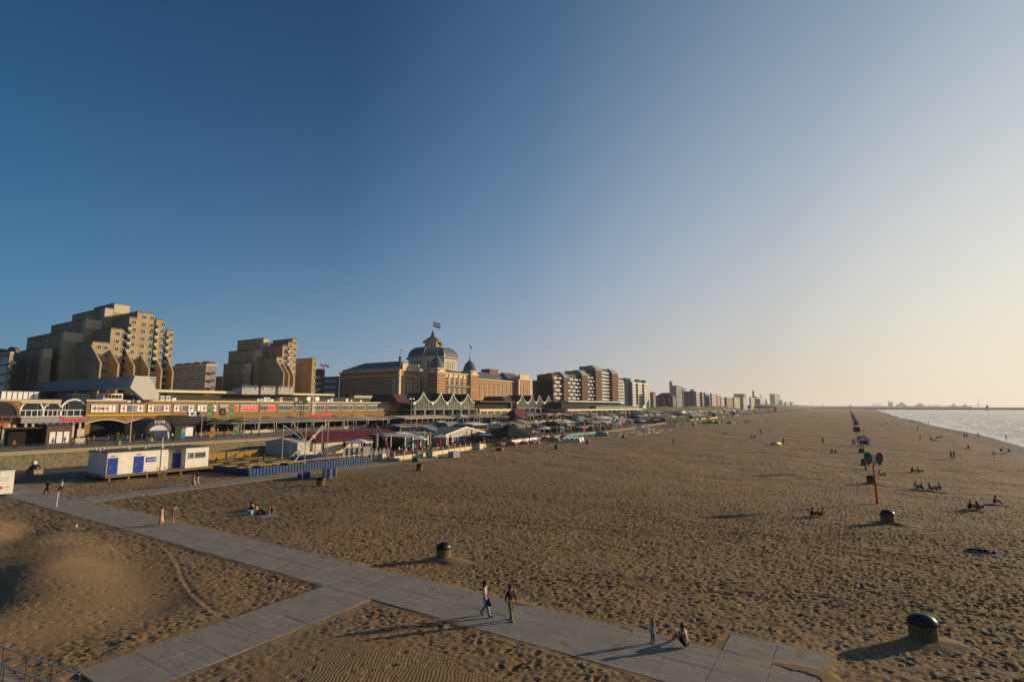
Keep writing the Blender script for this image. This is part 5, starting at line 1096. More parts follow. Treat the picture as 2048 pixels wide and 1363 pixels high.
# --- group resting by the cool box
gx_, gy_, _ = G(512, 1028)
def Q(px, py): x, y = at(px, py); return (x, y, .03)
person('person in a black shirt sitting leftmost in the group by the cool box', Q(501, 1021), R(60), pose('sit'), 1.72, top=(.01, .01, .012), bottom=(.02, .025, .09), hair=HAIRR)
person('second person in black sitting beside the first, behind the cool box', Q(505, 1023), R(80), pose('sitfwd'), 1.74, top=(.01, .012, .014), bottom=(.02, .02, .03))
person('woman with dark hair and bare back sitting right behind the cool box', Q(514, 1027), R(-60), pose('sit'), 1.66, top=(.40, .15, .12), bottom=(.03, .02, .025), hairlen=.25)
person('person in navy leaning back on a pale towel at the right of the resting group', Q(543, 1026), R(70), pose('sit'), 1.74, top=(.03, .035, .08), bottom=(.03, .025, .03), hair=HAIRR)
person('person lying on a towel in the middle of the resting group', Q(530, 1027), R(70), pose('lie'), 1.70, top=(.10, .05, .07), bottom=(.04, .03, .05))
x_, y_, _ = Q(532, 1029); towel = MB()
def towel_obj(px, py, L_, w_, rz, col, lab, grp=None):
    x, y = at(px, py); b = MB(); n = 8
    vs = [(L_ * (i / n - .5), w_ * (j / 3 - .5) + .03 * math.sin(i), .035 + .012 * math.sin(i * 1.7 + j)) for i in range(n + 1) for j in range(4)]
    b.add(vs, [(i * 4 + j, (i + 1) * 4 + j, (i + 1) * 4 + j + 1, i * 4 + j + 1) for i in range(n) for j in range(3)])
    o = b.build('towel', cloth(col), loc=(x, y, .0), rz=rz); sm = o.modifiers.new('thick', 'SOLIDIFY'); sm.thickness = .02; return tag(o, lab, 'towel', grp)
towel_obj(535, 1030, 2.6, 1.5, R(-20), (.24, .22, .24), 'pale towel under the resting group by the cool box'); towel_obj(492, 1020, 1.6, .8, R(10), (.02, .05, .14), 'dark blue towel left of the resting group')
cb = thing('cool_box', 'light blue cool box with white lid in front of the resting group', 'cool box', Q(501, 1029), R(15)); put('tub', MB().box(-.24, .24, -.17, .17, 0, .34).mesh('tub', mat('cool_blue', (.18, .36, .62), .5)), cb, bevel=.02); put('lid', MB().box(-.25, .25, -.18, .18, .343, .41).mesh('lid', M_WHITE), cb, bevel=.02)
put('handle', MB().path([(-.26, 0, .25), (-.26, 0, .46), (.26, 0, .46), (.26, 0, .25)], .012).mesh('handle', M_WHITE), cb)
# --- templates for the distant figures
def tmpl(kind, **k): 
    r = person('x', (0, 0, 0), 0, pose(kind), 1.7, **k); r.scale = (1, 1, 1); return merged(r)
T_ = {}
TOPC = [(.012, .012, .015), (.30, .30, .32), (.03, .05, .16), (.35, .06, .05), (.45, .42, .38), (.06, .12, .10)]
for i, c in enumerate(TOPC):
    T_['walk', i] = tmpl('walk', top=c, sleeve=1, bottom=[(.02, .02, .03), (.05, .06, .10), (.14, .11, .08)][i % 3], hairlen=.1 * (i % 2)); T_['sit', i] = tmpl('sit' if i % 2 else 'sitfwd', top=c, sleeve=1, bottom=[(.02, .02, .03), (.05, .06, .10), (.12, .03, .03)][i % 3], hairlen=.12 * (i % 2))
T_['stand', 0] = tmpl('stand', top=TOPC[0], sleeve=2, bottom=(.02, .02, .03)); T_['stand', 1] = tmpl('stand', top=TOPC[1], sleeve=1, bottom=(.04, .05, .10)); T_['bare', 0] = tmpl('walk', skin=SKIN_D, bottom=(.25, .05, .04), legs='short'); T_['lie', 0] = tmpl('lie', top=TOPC[0], bottom=(.02, .02, .03)); T_['lie', 1] = tmpl('lie', skin=SKIN_D, bottom=(.02, .03, .10), legs='short')
def fig(kind, i, px, py, label, rz=None, z=0.0, grp=None, s=1.0):
    x, y = at(px, py, z); o = bpy.data.objects.new('person', T_[kind, i]); COL.objects.link(o); o.location = (x, y, z + (.02 if kind in ('sit', 'lie') else -.01)); o.rotation_euler = (0, 0, random.uniform(0, 6.28) if rz is None else rz); o.scale = (s,) * 3; return tag(o, label, 'person', grp)
for a in [('sit', 0, 1622, 1032, 'dark figure sitting upright with a raised arm, nearest pair in front of the bin', R(-80)), ('sit', 5, 1644, 1033, 'second dark figure sitting low, right half of the nearest pair', R(70)),
          ('sit', 0, 1938, 1018, 'hooded dark figure sitting at the left of the pair near the right edge', R(-60)), ('sit', 3, 1957, 1020, 'dark figure with red sleeve beside the hooded one near the right edge', R(-40)), ('sit', 2, 1988, 1007, 'person reclining on a dark towel at the right edge', R(-100)), ('lie', 0, 1965, 1104, 'person in dark clothes lying flat on a blue towel at the far right', R(-95)),
          ('sit', 1, 1834, 977, 'person in a white shirt, leftmost of the four resting under the sign line', R(-60)), ('sit', 2, 1847, 979, 'person in dark blue, second of the four resting in a row', R(60)), ('sit', 3, 1862, 980, 'person in dark red bending forward, third of the four in a row', R(-80)), ('sit', 4, 1882, 980, 'person in pale yellow at the right end of the four in a row', R(120)),
          ('sit', 0, 1823, 944, 'person sitting wrapped in brown, left of two small bags', R(-70)), ('sit', 5, 1838, 945, 'small dark figure next to the person wrapped in brown', R(-70)), ('sit', 1, 1762, 951, 'person in white crouching behind the orange sign pole', R(-120)), ('walk', 4, 1903, 917, 'person in a pale top standing in the left half of the couple near the water', R(150)), ('walk', 1, 1909, 918, 'person in a long pale coat in the right half of the couple near the water', R(150)),
          ('walk', 0, 1347, 889, 'dark figure walking alone across the middle of the beach', R(90)), ('stand', 0, 1646, 887, 'dark figure standing alone left of the sign line', 0), ('sit', 0, 1503, 876, 'dark sitting figure, left of a pair beside each other mid-beach', 0), ('sit', 3, 1510, 876, 'dark red sitting figure, right of a pair mid-beach', 1), ('stand', 0, 1521, 867, 'dark figure standing just above the sitting pair mid-beach', 0),
          ('sit', 0, 1543, 889, 'dark figure at the left side of the yellow beach game', 0), ('sit', 5, 1561, 889, 'dark figure at the right side of the yellow beach game', 2), ('stand', 0, 1567, 888, 'dark figure standing right of the yellow beach game', 0), ('sit', 2, 1664, 905, 'person in blue lying on a pale cloth left of the sign line', 0), ('sit', 3, 1672, 906, 'person in red resting beside the one in blue', 0),
          ('walk', 0, 1841, 880, 'dark figure walking halfway between sign line and sea', R(90)), ('sit', 0, 1862, 879, 'dark resting figure, left part of the row of four near the wet sand', 0), ('lie', 0, 1868, 880, 'dark lying figure in the row near the wet sand', 1), ('sit', 3, 1876, 876, 'reddish sitting figure in the row near the wet sand', 1), ('sit', 5, 1883, 875, 'dark sitting figure ending the row near the wet sand', 2),
          ('walk', 0, 1957, 874, 'dark figure at the edge of the wet sand', R(60)), ('walk', 2, 2013, 880, 'figure wading at the water line at the right edge', R(60)), ('walk', 3, 1929, 875, 'red-topped figure beside a companion near the wet sand', 0), ('walk', 4, 1934, 875, 'pale companion of the red-topped figure near the wet sand', 0), ('sit', 0, 1896, 861, 'lone dark sitting figure close to the surf', 0), ('sit', 3, 1937, 897, 'lone reddish sitting figure on the dark sand', 0),
          ('sit', 0, 2003, 903, 'dark reclining figure, left of three near the right edge', 0), ('lie', 0, 2012, 905, 'dark lying figure, middle of three near the right edge', 0), ('sit', 2, 2019, 904, 'bluish sitting figure, right of three near the right edge', 0), ('sit', 1, 1728, 863, 'figure resting just right of the sign line, far off', 0), ('sit', 0, 1835, 860, 'dark figure sitting mid-distance towards the sea', 0), ('sit', 0, 1836, 855, 'dark figure sitting just behind another towards the sea', 0),
          ('walk', 0, 1820, 845, 'dark figure on the wet sand, first of a far row', 0), ('walk', 1, 1823, 840, 'pale figure by the surf, second of a far row', 0), ('walk', 3, 1827, 845, 'reddish figure by the surf, third of a far row', 0), ('walk', 1, 1812, 838, 'grey figure paddling far off', 0), ('walk', 4, 1838, 845, 'pale figure paddling at the foam', 0), ('bare', 0, 1857, 848, 'bare-chested figure standing in the surf', 0), ('walk', 0, 1790, 835, 'tiny dark figure by the far surf', 0), ('walk', 1, 1780, 831, 'tiny grey figure by the far surf', 0),
          ('sit', 0, 1770, 846, 'tiny dark sitter, top of a cluster of three', 0), ('sit', 3, 1775, 848, 'tiny reddish sitter, right of a cluster of three', 0), ('sit', 0, 1763, 850, 'tiny dark sitter, left of a cluster of three', 0), ('walk', 0, 1619, 834, 'tiny dark walker far left of the sign line', 0), ('walk', 1, 1629, 835, 'tiny grey walker next to the far dark one', 0), ('bare', 0, 1646, 835, 'tiny bare-chested walker near the sign line', 0),
          ('sit', 0, 1447, 868, 'low dark sitter left of the sitting pair mid-beach', 0), ('sit', 2, 1453, 868, 'low blue sitter beside the dark one mid-beach', 0), ('walk', 3, 1706, 891, 'reddish figure walking left of the yellow sign pole', 0), ('walk', 4, 1710, 890, 'pale figure walking beside the reddish one at the yellow sign pole', 0), ('walk', 5, 1535, 842, 'tiny dark walker near the far club furniture', 0), ('walk', 0, 1364, 852, 'dark figure walking by the teal loungers', 0), ('walk', 1, 1368, 851, 'grey figure walking by the teal loungers', 0)]:
    fig(*a)
for px, py, L_, c, lab in [(1965, 1106, 2.0, (.03, .07, .14), 'blue towel under the person lying flat at the far right'), (1860, 981, 3.6, (.07, .07, .11), 'long grey-blue blanket under the four resting in a row'), (1995, 1009, 2.0, (.03, .04, .09), 'dark blue towel under the recliner at the right edge'), (2011, 906, 3.5, (.03, .04, .08), 'dark towel under the three near the right edge'), (1668, 907, 3.2, (.2, .2, .25), 'pale cloth left of the sign line'), (1872, 881, 4.5, (.02, .02, .03), 'dark cloth under the row near the wet sand'), (1950, 1020, 1.8, (.06, .02, .02), 'dark red towel under the pair near the right edge')]:
    towel_obj(px, py, L_, 1.1, R(-25), c, lab)

# ================================================================== BEACH FURNITURE
def cone_sand(x, y, r, h): return None
M_SLAT = stripemat('bin_slats', (.26, .185, .09), (.05, .035, .02), 1, 0)
M_SLAT = mat('bin_wood', (.24, .165, .075), .85, var=.3, scale=5); M_LID = mat('bin_lid', (.008, .008, .008), .4, var=.2, spec=.35, bump=.15, bscale=12)
bn = thing('litter_bin', 'x', 'litter bin', (0, 0, -50)); b = MB(); n = 34
b.mi(1).lathe([(.93, 0), (.93, .80)], 26, sx=.52, sy=.40)
for k in range(n):
    a = 2 * math.pi * k / n; cx_, cy_ = .52 * math.cos(a), .40 * math.sin(a); t = Vector((-.52 * math.sin(a), .40 * math.cos(a), 0)).normalized(); nn = Vector((t.y, -t.x, 0)); w_ = .032
    p0 = Vector((cx_, cy_, 0)); q = [p0 - t * w_, p0 + t * w_, p0 + t * w_ + nn * .03, p0 - t * w_ + nn * .03]
    b.mi(0).prism([(v.x, v.y) for v in q], 0, .82)
put('barrel', b.mesh('barrel', [M_SLAT, M_INT]), bn); put('lid', MB().lathe([(1.0, .80), (1.06, .84), (1.05, .92), (.97, 1.03), (.78, 1.15), (.5, 1.23), (.2, 1.265), (.02, 1.27)], 30, sx=.56, sy=.44).mesh('lid', M_LID, True), bn)
M_MOUND = MATS['sand']
bins = [(1848, 1282, 0.05, 'nearest dark-domed slatted litter bin at the lower right', 1.02), (887, 1118, 1.2, 'dark-domed slatted litter bin standing alone behind the slab path', .98), (1776, 1045, .1, 'domed litter bin just right of the orange sign pole\'s foot', 1), (1743, 967, .1, 'domed litter bin behind the orange sign pole', 1), (1729, 930, .1, 'domed litter bin hidden partly by the green sign pole', 1), (1723, 906, .1, 'domed litter bin just behind the house sign pole', .95), (1721, 893, .1, 'small domed litter bin beside the yellow sign pole', .95), (1719, 878, .1, 'far domed litter bin between yellow pole and house sign', .9),
        (839, 941, 1.0, 'domed litter bin in front of the cream terrace fence', 1), (641, 971, 1.0, 'domed litter bin in front of the blue lounger stacks', 1), (1113, 898, 1.1, 'domed litter bin left of the white windbreak furniture', 1), (1175, 888, 1.1, 'domed litter bin right of the white windbreak furniture', 1), (1247, 876, 1.1, 'domed litter bin by the scattered loungers', 1), (1387, 851, 1.1, 'small bin with a lime green bag by the lime tents', 1), (1416, 846, 1.1, 'dark bin at the left end of the lime tents', 1)]
for i, (px, py, rz, lab, s) in enumerate(bins):
    x, y = at(px, py); d = bn if i == 0 else copy_tree(bn); d.location = (x, y, -.06); d.rotation_euler = (0, 0, rz); d['label'] = lab; d['group'] = 'litter bins on the beach'; d.scale = (s,) * 3; d.name = 'litter_bin'
    # drifted sand at the foot
    if i < 6:
        b = MB(); vs = []; rr_ = [(0.0, .17), (.7, .15), (1.1, .06), (1.7, -.05)]
        for r_, z in rr_:
            for k in range(20): a = 2 * math.pi * k / 20; rq = r_ * (1 + .25 * math.sin(a * 2 + i) + .1 * math.sin(5 * a)); vs.append((x + .35 + 1.1 * rq * math.cos(a), y - .1 + .8 * rq * math.sin(a), z + random.uniform(-.02, .02)))
        b.add(vs, [(r_ * 20 + k, r_ * 20 + (k + 1) % 20, (r_ + 1) * 20 + (k + 1) % 20, (r_ + 1) * 20 + k) for r_ in range(3) for k in range(20)]); structure(b.build('ground', M_MOUND, smooth=True))
# sign poles
def pole_sign(px, py, H_, colour, lab, kind, s=1.0):
    x, y = at(px, py); r = thing('sign_pole', lab, 'sign pole', (x, y, -.05), -YAW * -.0 + R(8)); lean = -.10
    put('pole', MB().tube((0, 0, 0), (lean * .4, 0, H_ * .42), .15, .13, 10).tube((lean * .4, 0, H_ * .42), (lean, 0, H_ * .78), .10, .085, 10).mesh('pole', colour), r)
    z = H_ * .76
    if kind == 'wings':
        for g in (-1, 1):
            pts = [(g * .10, .55), (g * .22, 1.10), (g * .42, 1.38), (g * .66, 1.40), (g * .85, 1.15), (g * .88, .80)]; lo = [(g * .88, .80), (g * .80, .40), (g * .60, .02), (g * .52, -.08), (g * .36, .10), (g * .16, .38), (g * .10, .55)]
            for q, m_, nm in ((pts, M_GREEN if g < 0 else M_RED, 'wing'), (lo, M_RED if g < 0 else M_GREEN, 'wing')):
                b = MB(); b.add([(a, -.04, z + c) for a, c in q] + [(a, .04, z + c) for a, c in q], [tuple(range(len(q))), tuple(range(2 * len(q) - 1, len(q) - 1, -1))] + [(i, len(q) + i, len(q) + (i + 1) % len(q), (i + 1) % len(q)) for i in range(len(q))]); put(nm, b.mesh(nm, m_), r)
        put('plate', MB().box(-.17, .17, -.055, .055, z - .1, z + 1.1).box(-.28, .28, -.06, .06, z + .2, z + .35).mesh('plate', M_WHITE), r); [put('badge', MB().box(a, c, -.075, -.062, z + e, z + g).mesh('badge', M_YELLOW), r) for a, c, e, g in ((-.26, .26, .22, .36), (-.28, -.16, 1.0, 1.2), (.16, .28, 1.0, 1.2))]
    if kind == 'house':
        put('board', MB().extr([(-.85, z), (.85, z), (.85, z + .95), (0, z + 1.7), (-.85, z + .95)], -.05, .05, 'y').mesh('board', M_WHITE), r)
        put('roof_band', MB().extr([(-1.02, z + .86), (-.9, z + .80), (0, z + 1.58), (.9, z + .80), (1.02, z + .86), (0, z + 1.82)], -.08, .08, 'y').mesh('roof_band', M_RED), r); put('door_panel', MB().box(-.62, -.1, -.07, -.052, z + .3, z + .88).mesh('door_panel', M_RED), r); put('window_panel', MB().box(-.08, .62, -.07, -.052, z + .3, z + .88).mesh('window_panel', M_DARK), r)
    if kind in ('board', 'boardb'):
        put('board', MB().box(-.75, .75, -.05, .05, z, z + 1.3).mesh('board', mat('sign_pink', (.22, .06, .07)) if kind == 'board' else M_DARK), r); put('panel', MB().box(-.1, .68, -.07, -.052, z + .1, z + 1.2).mesh('panel', mat('sign_navy', (.03, .05, .10)) if kind == 'board' else M_GREEN), r)
    return r
pole_sign(1755, 1007, 5.6, M_ORANGE, 'orange pole carrying a sign with two red and green wings', 'wings'); pole_sign(1732, 940, 5.4, M_GREEN, 'green pole carrying a white beach-hut sign with a red roof', 'house'); pole_sign(1716, 895, 5.4, M_YELLOW, 'yellow pole carrying a pink and blue board', 'board')
for i, (py, c, k_, lab) in enumerate([(871, M_ORANGE, 'boardb', 'orange pole with a wide dark green board, fourth of the sign line'), (860, M_GREEN, 'house', 'green pole with a small red roof sign, fifth of the sign line'), (850, M_YELLOW, 'board', 'yellow pole with a faint board, sixth of the sign line'), (842, M_RED, 'board', 'red pole with a faint board, seventh of the sign line'), (835, M_YELLOW, 'board', 'yellow pole, eighth of the sign line'), (829, M_GREEN, 'board', 'green pole, ninth of the sign line'), (824, M_RED, 'board', 'far red pole of the sign line'), (820, M_YELLOW, 'board', 'last far yellow pole of the sign line')]):
    x = 1.3; y = CAM_H * 1.0; yy = at(1700, py)[1]; xx, _ = at(1697 + (py - 812) * .29, py); pole_sign(1697 + (py - 812) * .29, py, 5.2, c, lab, k_)
for i in range(9):
    py = 868 - i * 5; r = thing('marker_post', 'low dark marker post in the sign line', 'marker post', (*at(1697 + (py - 812) * .22, py), -.05), group='low posts along the sign line'); put('post', MB().tube((0, 0, 0), (0, 0, 1.9), .09).mesh('post', [M_RED, M_GREEN, M_DARK][i % 3]), r); put('cap', MB().sph((0, 0, 1.95), .14, n=8).mesh('cap', M_DARK), r)
# --- goal post, small path sign, gulls
x, y = at(1991, 936); r = thing('net_post', 'thin grey post with a crossbar near the right edge', 'post', (x, y, 0)); put('post', MB().tube((0, 0, 0), (0, 0, 3.2), .04).mesh('post', M_STEEL), r); put('cross_bar', MB().box(-.3, .3, -.04, .04, 2.4, 2.7).mesh('cross_bar', M_STEEL), r)
x, y = at(113, 1014); r = thing('path_sign', 'white post with two small sign plates beside the slab path at the left', 'sign', (x, y, 0)); put('post', MB().tube((0, 0, 0), (0, 0, 1.55), .035).mesh('post', M_WHITE), r)
for g in (-1, 1): put('plate', MB().box(g * .17 - .11, g * .17 + .11, -.02, .02, 1.2, 1.62).mesh('plate', M_WHITE), r)
gb = MB().mi(0).sph((0, 0, .24), .10, .22, .10, 10).sph((0, .20, .36), .06, .065, .06, 8).mi(1).lathe([(.02, 0), (.10, .01), (.07, .30), (.01, .46)], 6, (0, -.02, 0), sy=.5).v
def gull(px, py, lab, rz):
    x, y = at(px, py); r = thing('gull', lab, 'gull', (x, y, .02), rz)
    bm_ = skinmesh([('b', 't'), ('b', 'c'), ('c', 'n'), ('n', 'h')], dict(b=(0, 0, .22), t=(0, -.24, .22), c=(0, .10, .25), n=(0, .17, .33), h=(0, .21, .37)), dict(b=(.085, .08), t=(.03, .012), c=(.07, .075), n=.035, h=.042), 1); bm_.materials.append(M_WHITE); put('body', bm_, r)
    for g in (-1, 1): put('wing', MB().add([(g * .085, .10, .27), (g * .095, -.05, .25), (g * .05, -.34, .25), (g * .03, -.15, .31), (g * .05, .08, .31)], [(0, 1, 2, 3, 4)]).mesh('wing', mat('gull_grey', (.30, .31, .33))), r); put('leg', MB().tube((g * .03, 0, 0), (g * .03, 0, .17), .008, n=5).mesh('leg', M_ORANGE), r)
    put('beak', MB().tube((0, .24, .37), (0, .31, .355), .012, .004, 5).mesh('beak', M_YELLOW), r)
gull(152, 1058, 'gull standing on the dune sand left of the slab path', R(60)); gull(509, 985, 'white gull on the sand behind the resting group', R(90)); gull(1690, 1037, 'gull on the sand left of the nearest sign-line bin', R(40)); gull(1681, 1046, 'second gull slightly nearer on the sand left of the sign-line bin', R(120));
# --- lounger stacks
def lounger_mesh(mat_, frame=M_WHITE):
    b = MB(); b.mi(0).box(-.33, .33, -.95, .95, .26, .32); b.mi(1)
    for g in (-1, 1): b.box(g * .33 - .03, g * .33 + .03, -.95, .95, .22, .30); [b.box(g * .30 - .025, g * .30 + .025, yy - .03, yy + .03, 0, .24) for yy in (-.8, .8)]
    return b.mesh('sun_lounger', [mat_, frame])
LB = lounger_mesh(cloth((.02, .05, .22))); LW = lounger_mesh(M_WHITE); LT = lounger_mesh(mat('teal_plastic', (.02, .10, .11), .5)); LC = lounger_mesh(mat('cream_plastic', (.5, .42, .3), .6))
def stack(px, py, n, me, lab, rz, grp, tiltz=0.0, dy=0.0, stepz=.17):
    x, y = at(px, py)
    for k in range(n):
        o = bpy.data.objects.new('sun_lounger', me); COL.objects.link(o); o.location = (x, y + dy * k, .0 + k * stepz); o.rotation_euler = (0, tiltz, rz); tag(o, lab, 'sun lounger', grp)
stack(600, 958, 4, LB, 'dark blue folded lounger in the low stack beside the side path', R(50), 'blue loungers stacked beside the side path'); stack(652, 957, 8, LB, 'blue lounger with white frame in the tall left stack near the bin', R(70), 'blue loungers in the tall stacks'); stack(664, 955, 8, LB, 'blue lounger with white frame in the tall right stack near the bin', R(70), 'blue loungers in the tall stacks')
tag(MB().extr([(-1.0, 0), (1.0, 0), (.9, .55), (.2, .95), (-.8, .9)], -.5, .5, 'x').build('tarpaulin', cloth((.015, .03, .15)), loc=(*at(612, 955), 0), rz=R(60), bevel=.08), 'dark blue tarpaulin slumped over the low lounger stack', 'tarpaulin')
# ================================================================== POLICE CABIN
cab = thing('police_cabin', 'long white beach cabin with three blue doors and a police sign on a deck', 'cabin', (-91.3, 41, 0)); XF = -91.3
def cy(px): return yx(px, XF)
m_cab = stripemat('cabin_panels', (.70, .66, .58), (.52, .49, .43), 1.15, .025, 'Y', .5); m_cabx = stripemat('cabin_panels_end', (.70, .66, .58), (.52, .49, .43), 1.15, .025, 'X', .5)
c_a, c_b = cy(224.5), cy(424); d0, d1 = cy(344), cy(379); zf, zt = .78, 3.95
part(cab, 'wall', MB().box(XF - 6.6, XF, c_a, d0, zf, zt).box(XF - 6.6, XF - 1.5, d0, d1, zf, zt).box(XF - 6.6, XF, d1, c_b, zf, zt), m_cab)
part(cab, 'roof', MB().box(XF - 6.7, XF + .05, c_a - .08, c_b + .08, zt, zt + .12), mat('cabin_roof', (.07, .065, .06), .8)); part(cab, 'recess_floor', MB().box(XF - 1.5, XF, d0, d1, zf - .02, zf + .02), M_WOOD)
for (pa, pb, X_) in ((227, 246, XF), (278, 297, XF), (353, 369, XF - 1.5)):
    y0, y1 = yx(pa, X_), yx(pb, X_); d = part(cab, 'door', MB().box(X_ + .01, X_ + .08, y0, y1, zf + .06, zf + 2.45), M_BLUE)
    h_ = MB().box(X_ + .085, X_ + .16, y0 + .12, y0 + .30, zf + 1.05, zf + 1.15).build('handle', M_STEEL); h_.parent = d
    for k in range(4): hh_ = MB().box(X_ + .085, X_ + .12, y1 - .16, y1 - .04, zf + .3 + .62 * k, zf + .38 + .62 * k).build('hinge', M_STEEL); hh_.parent = d
    part(cab, 'lamp', MB().box(X_ + .02, X_ + .22, (y0 + y1) / 2 - .25, (y0 + y1) / 2 + .25, zf + 2.72, zf + 2.80), M_DARK)
s0, s1 = cy(301.5), cy(320.5); sg = part(cab, 'sign', MB().box(XF + .01, XF + .06, s0, s1, 2.25, 2.95), mat('sign_blue', (.02, .05, .28), .4)); adopt(text('POLITIE', .34, M_WHITE, None, (XF + .075, (s0 + s1) / 2, 2.58), bold=True), sg)
part(sg, 'emblem', MB().sph((XF + .07, s0 + .48, 2.62), .03, .10, .12, 8), M_ORANGE)
for pa, pb in ((385, 394), (396, 418)):
    y0, y1 = cy(pa), cy(pb); windows(cab, win_mesh(y1 - y0, 1.0, M_WHITE, glassmat('cabin_pane', (.10, .12, .10), .15), 0, 0, .06), 'x', XF, [((y0 + y1) / 2, zf + 1.45)])
part(cab, 'drain_pipe', MB().tube((XF + .06, cy(330.5), zf), (XF + .06, cy(330.5), zt), .04), M_PALE)
dk_ = MB().box(XF - 6.9, XF + 1.5, c_a - .6, c_b + .9, zf - .22, zf - .03); part(cab, 'deck', dk_, M_WOOD)
for k in range(7):
    for xx in (XF + 1.2, XF - 6.5): part(cab, 'leg', MB().box(xx - .12, xx + .12, c_a + k * (c_b - c_a) / 6 - .12, c_a + k * (c_b - c_a) / 6 + .12, -.3, zf - .23), M_WOOD)
ys = cy(322)
stp = MB()
for k in range(3): stp.box(XF + 1.5 + .28 * k, XF + 1.8 + .28 * k, ys - .5, ys + .5, zf - .3 - .2 * k, zf - .25 - .2 * k)
for g in (-.5, .5): stp.tube((XF + 1.5, ys + g, zf - .1), (XF + 2.5, ys + g, 0), .05); stp.tube((XF + 1.45, ys + g, zf + .8), (XF + 2.4, ys + g, .9), .035); stp.tube((XF + 2.4, ys + g, 0), (XF + 2.4, ys + g, .9), .035); stp.tube((XF + 1.5, ys + g, zf - .1), (XF + 1.5, ys + g, zf + .8), .035)
part(cab, 'stairs', stp, M_WOOD)
for px in (198, 207, 223, 258, 273, 290, 315, 326, 363): o = part(cab, 'roof_vent', MB().lathe([(.08, 0), (.08, .25), (.16, .27), (.12, .36), (.02, .38)], 8, (XF - 1.6 - 3.0 * (px % 2), cy(px) + 1.2, zt + .12)), M_WHITE, True)
flag_ = thing('flagpole', 'plain white flagpole rising from the middle of the police cabin', 'flagpole', (XF - .3, cy(333), zt)); put('pole', MB().tube((0, 0, 0), (0, 0, 1.7), .07, .05).mesh('pole', M_WHITE), flag_); put('cap', MB().sph((0, 0, 1.75), .09, n=8).mesh('cap', M_WHITE), flag_)
# --- first-aid container and planter crate
fa = thing('first_aid_container', 'white container with a small red cross at the left edge', 'container', (-86, 19, 0)); XA = -86.3; fy0, fy1 = -4.0, yx(45, XA)
part(fa, 'body', MB().box(XA - 2.6, XA, fy0, fy1, .25, 3.0), m_cab, bevel=.03); part(fa, 'roof', MB().box(XA - 2.65, XA + .05, fy0 - .05, fy1 + .05, 3.003, 3.09), M_GREYR); yd = yx(16, XA); part(fa, 'door_seam', MB().box(XA + .01, XA + .03, yd - .03, yd + .03, .4, 2.9), M_GREYR)
yc_ = yx(21, XA); part(fa, 'cross', MB().box(XA + .01, XA + .03, yc_ - .17, yc_ + .17, .98, 1.10).box(XA + .01, XA + .03, yc_ - .06, yc_ + .06, .87, 1.21), M_RED)
for z, w_ in ((1.1, .55), (1.0, .45)): part(fa, 'lettering', MB().box(XA + .01, XA + .02, yc_ + .3, yc_ + .3 + w_, z, z + .04), M_RED)
for z, w_ in ((2.1, .9), (1.8, .7)): part(fa, 'lettering', MB().box(XA + .01, XA + .02, yc_ - .1, yc_ - .1 + w_, z, z + .10), mat('pale_blue_letters', (.35, .42, .58)))
part(fa, 'skid', MB().box(XA - 2.5, XA - .1, fy0 + .2, fy0 + .5, 0, .25).box(XA - 2.5, XA - .1, fy1 - .6, fy1 - .3, 0, .25), M_DARK)
pc = thing('planter_crate', 'square concrete block with a dark lid and a white ball on top behind the container', 'planter', (*at(68, 949), 0), R(20)); put('block', MB().box(-.85, .85, -.7, .7, 0, .85).mesh('block', mat('rough_block', (.24, .19, .12), .9)), pc, bevel=.04); put('lid', MB().lathe([(.75, .85), (.8, .95), (.6, 1.4), (.2, 1.6)], 12).mesh('lid', M_BLACK, True), pc)
tag(MB().sph((0, 0, 0), .38, n=14).build('beach_ball', stripemat('ball_red_white', (.70, .68, .66), (.5, .03, .03), .5, .4, 'X', .4), loc=(*at(66, 949), 1.85), smooth=True), 'white and red ball on the dark lid of the crate', 'ball')
# --- stair railing at the lower left
sr = thing('stair_railing', 'steel handrails of a stair cutting the lower left corner', 'railing', (-24.1, 8.67, 0)); A_ = Vector((-24.1, 8.67, 1.1)); D_ = Vector((-29.5, 7.85, 1.1)) - A_; D_ = D_ * 1.6
off = Vector((.35, -.75, 0))
for q, (o_, m_) in enumerate(((Vector((0, 0, 0)), 0), (off, 1))):
    s_ = A_ + o_
    put('handrail', MB().tube(s_ - Vector(sr.location), s_ + D_ - Vector(sr.location), .028, n=8).mesh('handrail', M_STEEL), sr)
    for dz_ in (.28, .58): put('rail', MB().tube(s_ - Vector((0, 0, dz_)) - Vector(sr.location), s_ + D_ - Vector((0, 0, dz_)) - Vector(sr.location), .011, n=6).mesh('rail', M_STEEL), sr)
    for k in range(6): pp = s_ + D_ * (k / 5) - Vector(sr.location); put('post', MB().tube(pp - Vector((0, 0, 1.1)), pp, .02, n=6).mesh('post', M_DARK), sr)
bars = MB()
for k in range(60): pp = A_ + off + D_ * (k / 60) - Vector(sr.location); bars.tube(pp - Vector((0, 0, 1.05)), pp - Vector((0, 0, .3)), .006, n=4)
o = put('balusters', bars.mesh('balusters', M_STEEL), sr); o['kind'] = 'stuff'
structure(MB().box(-34, -23.9, 5.5, 8.2, -.3, .02).build('path', M_CONC2))
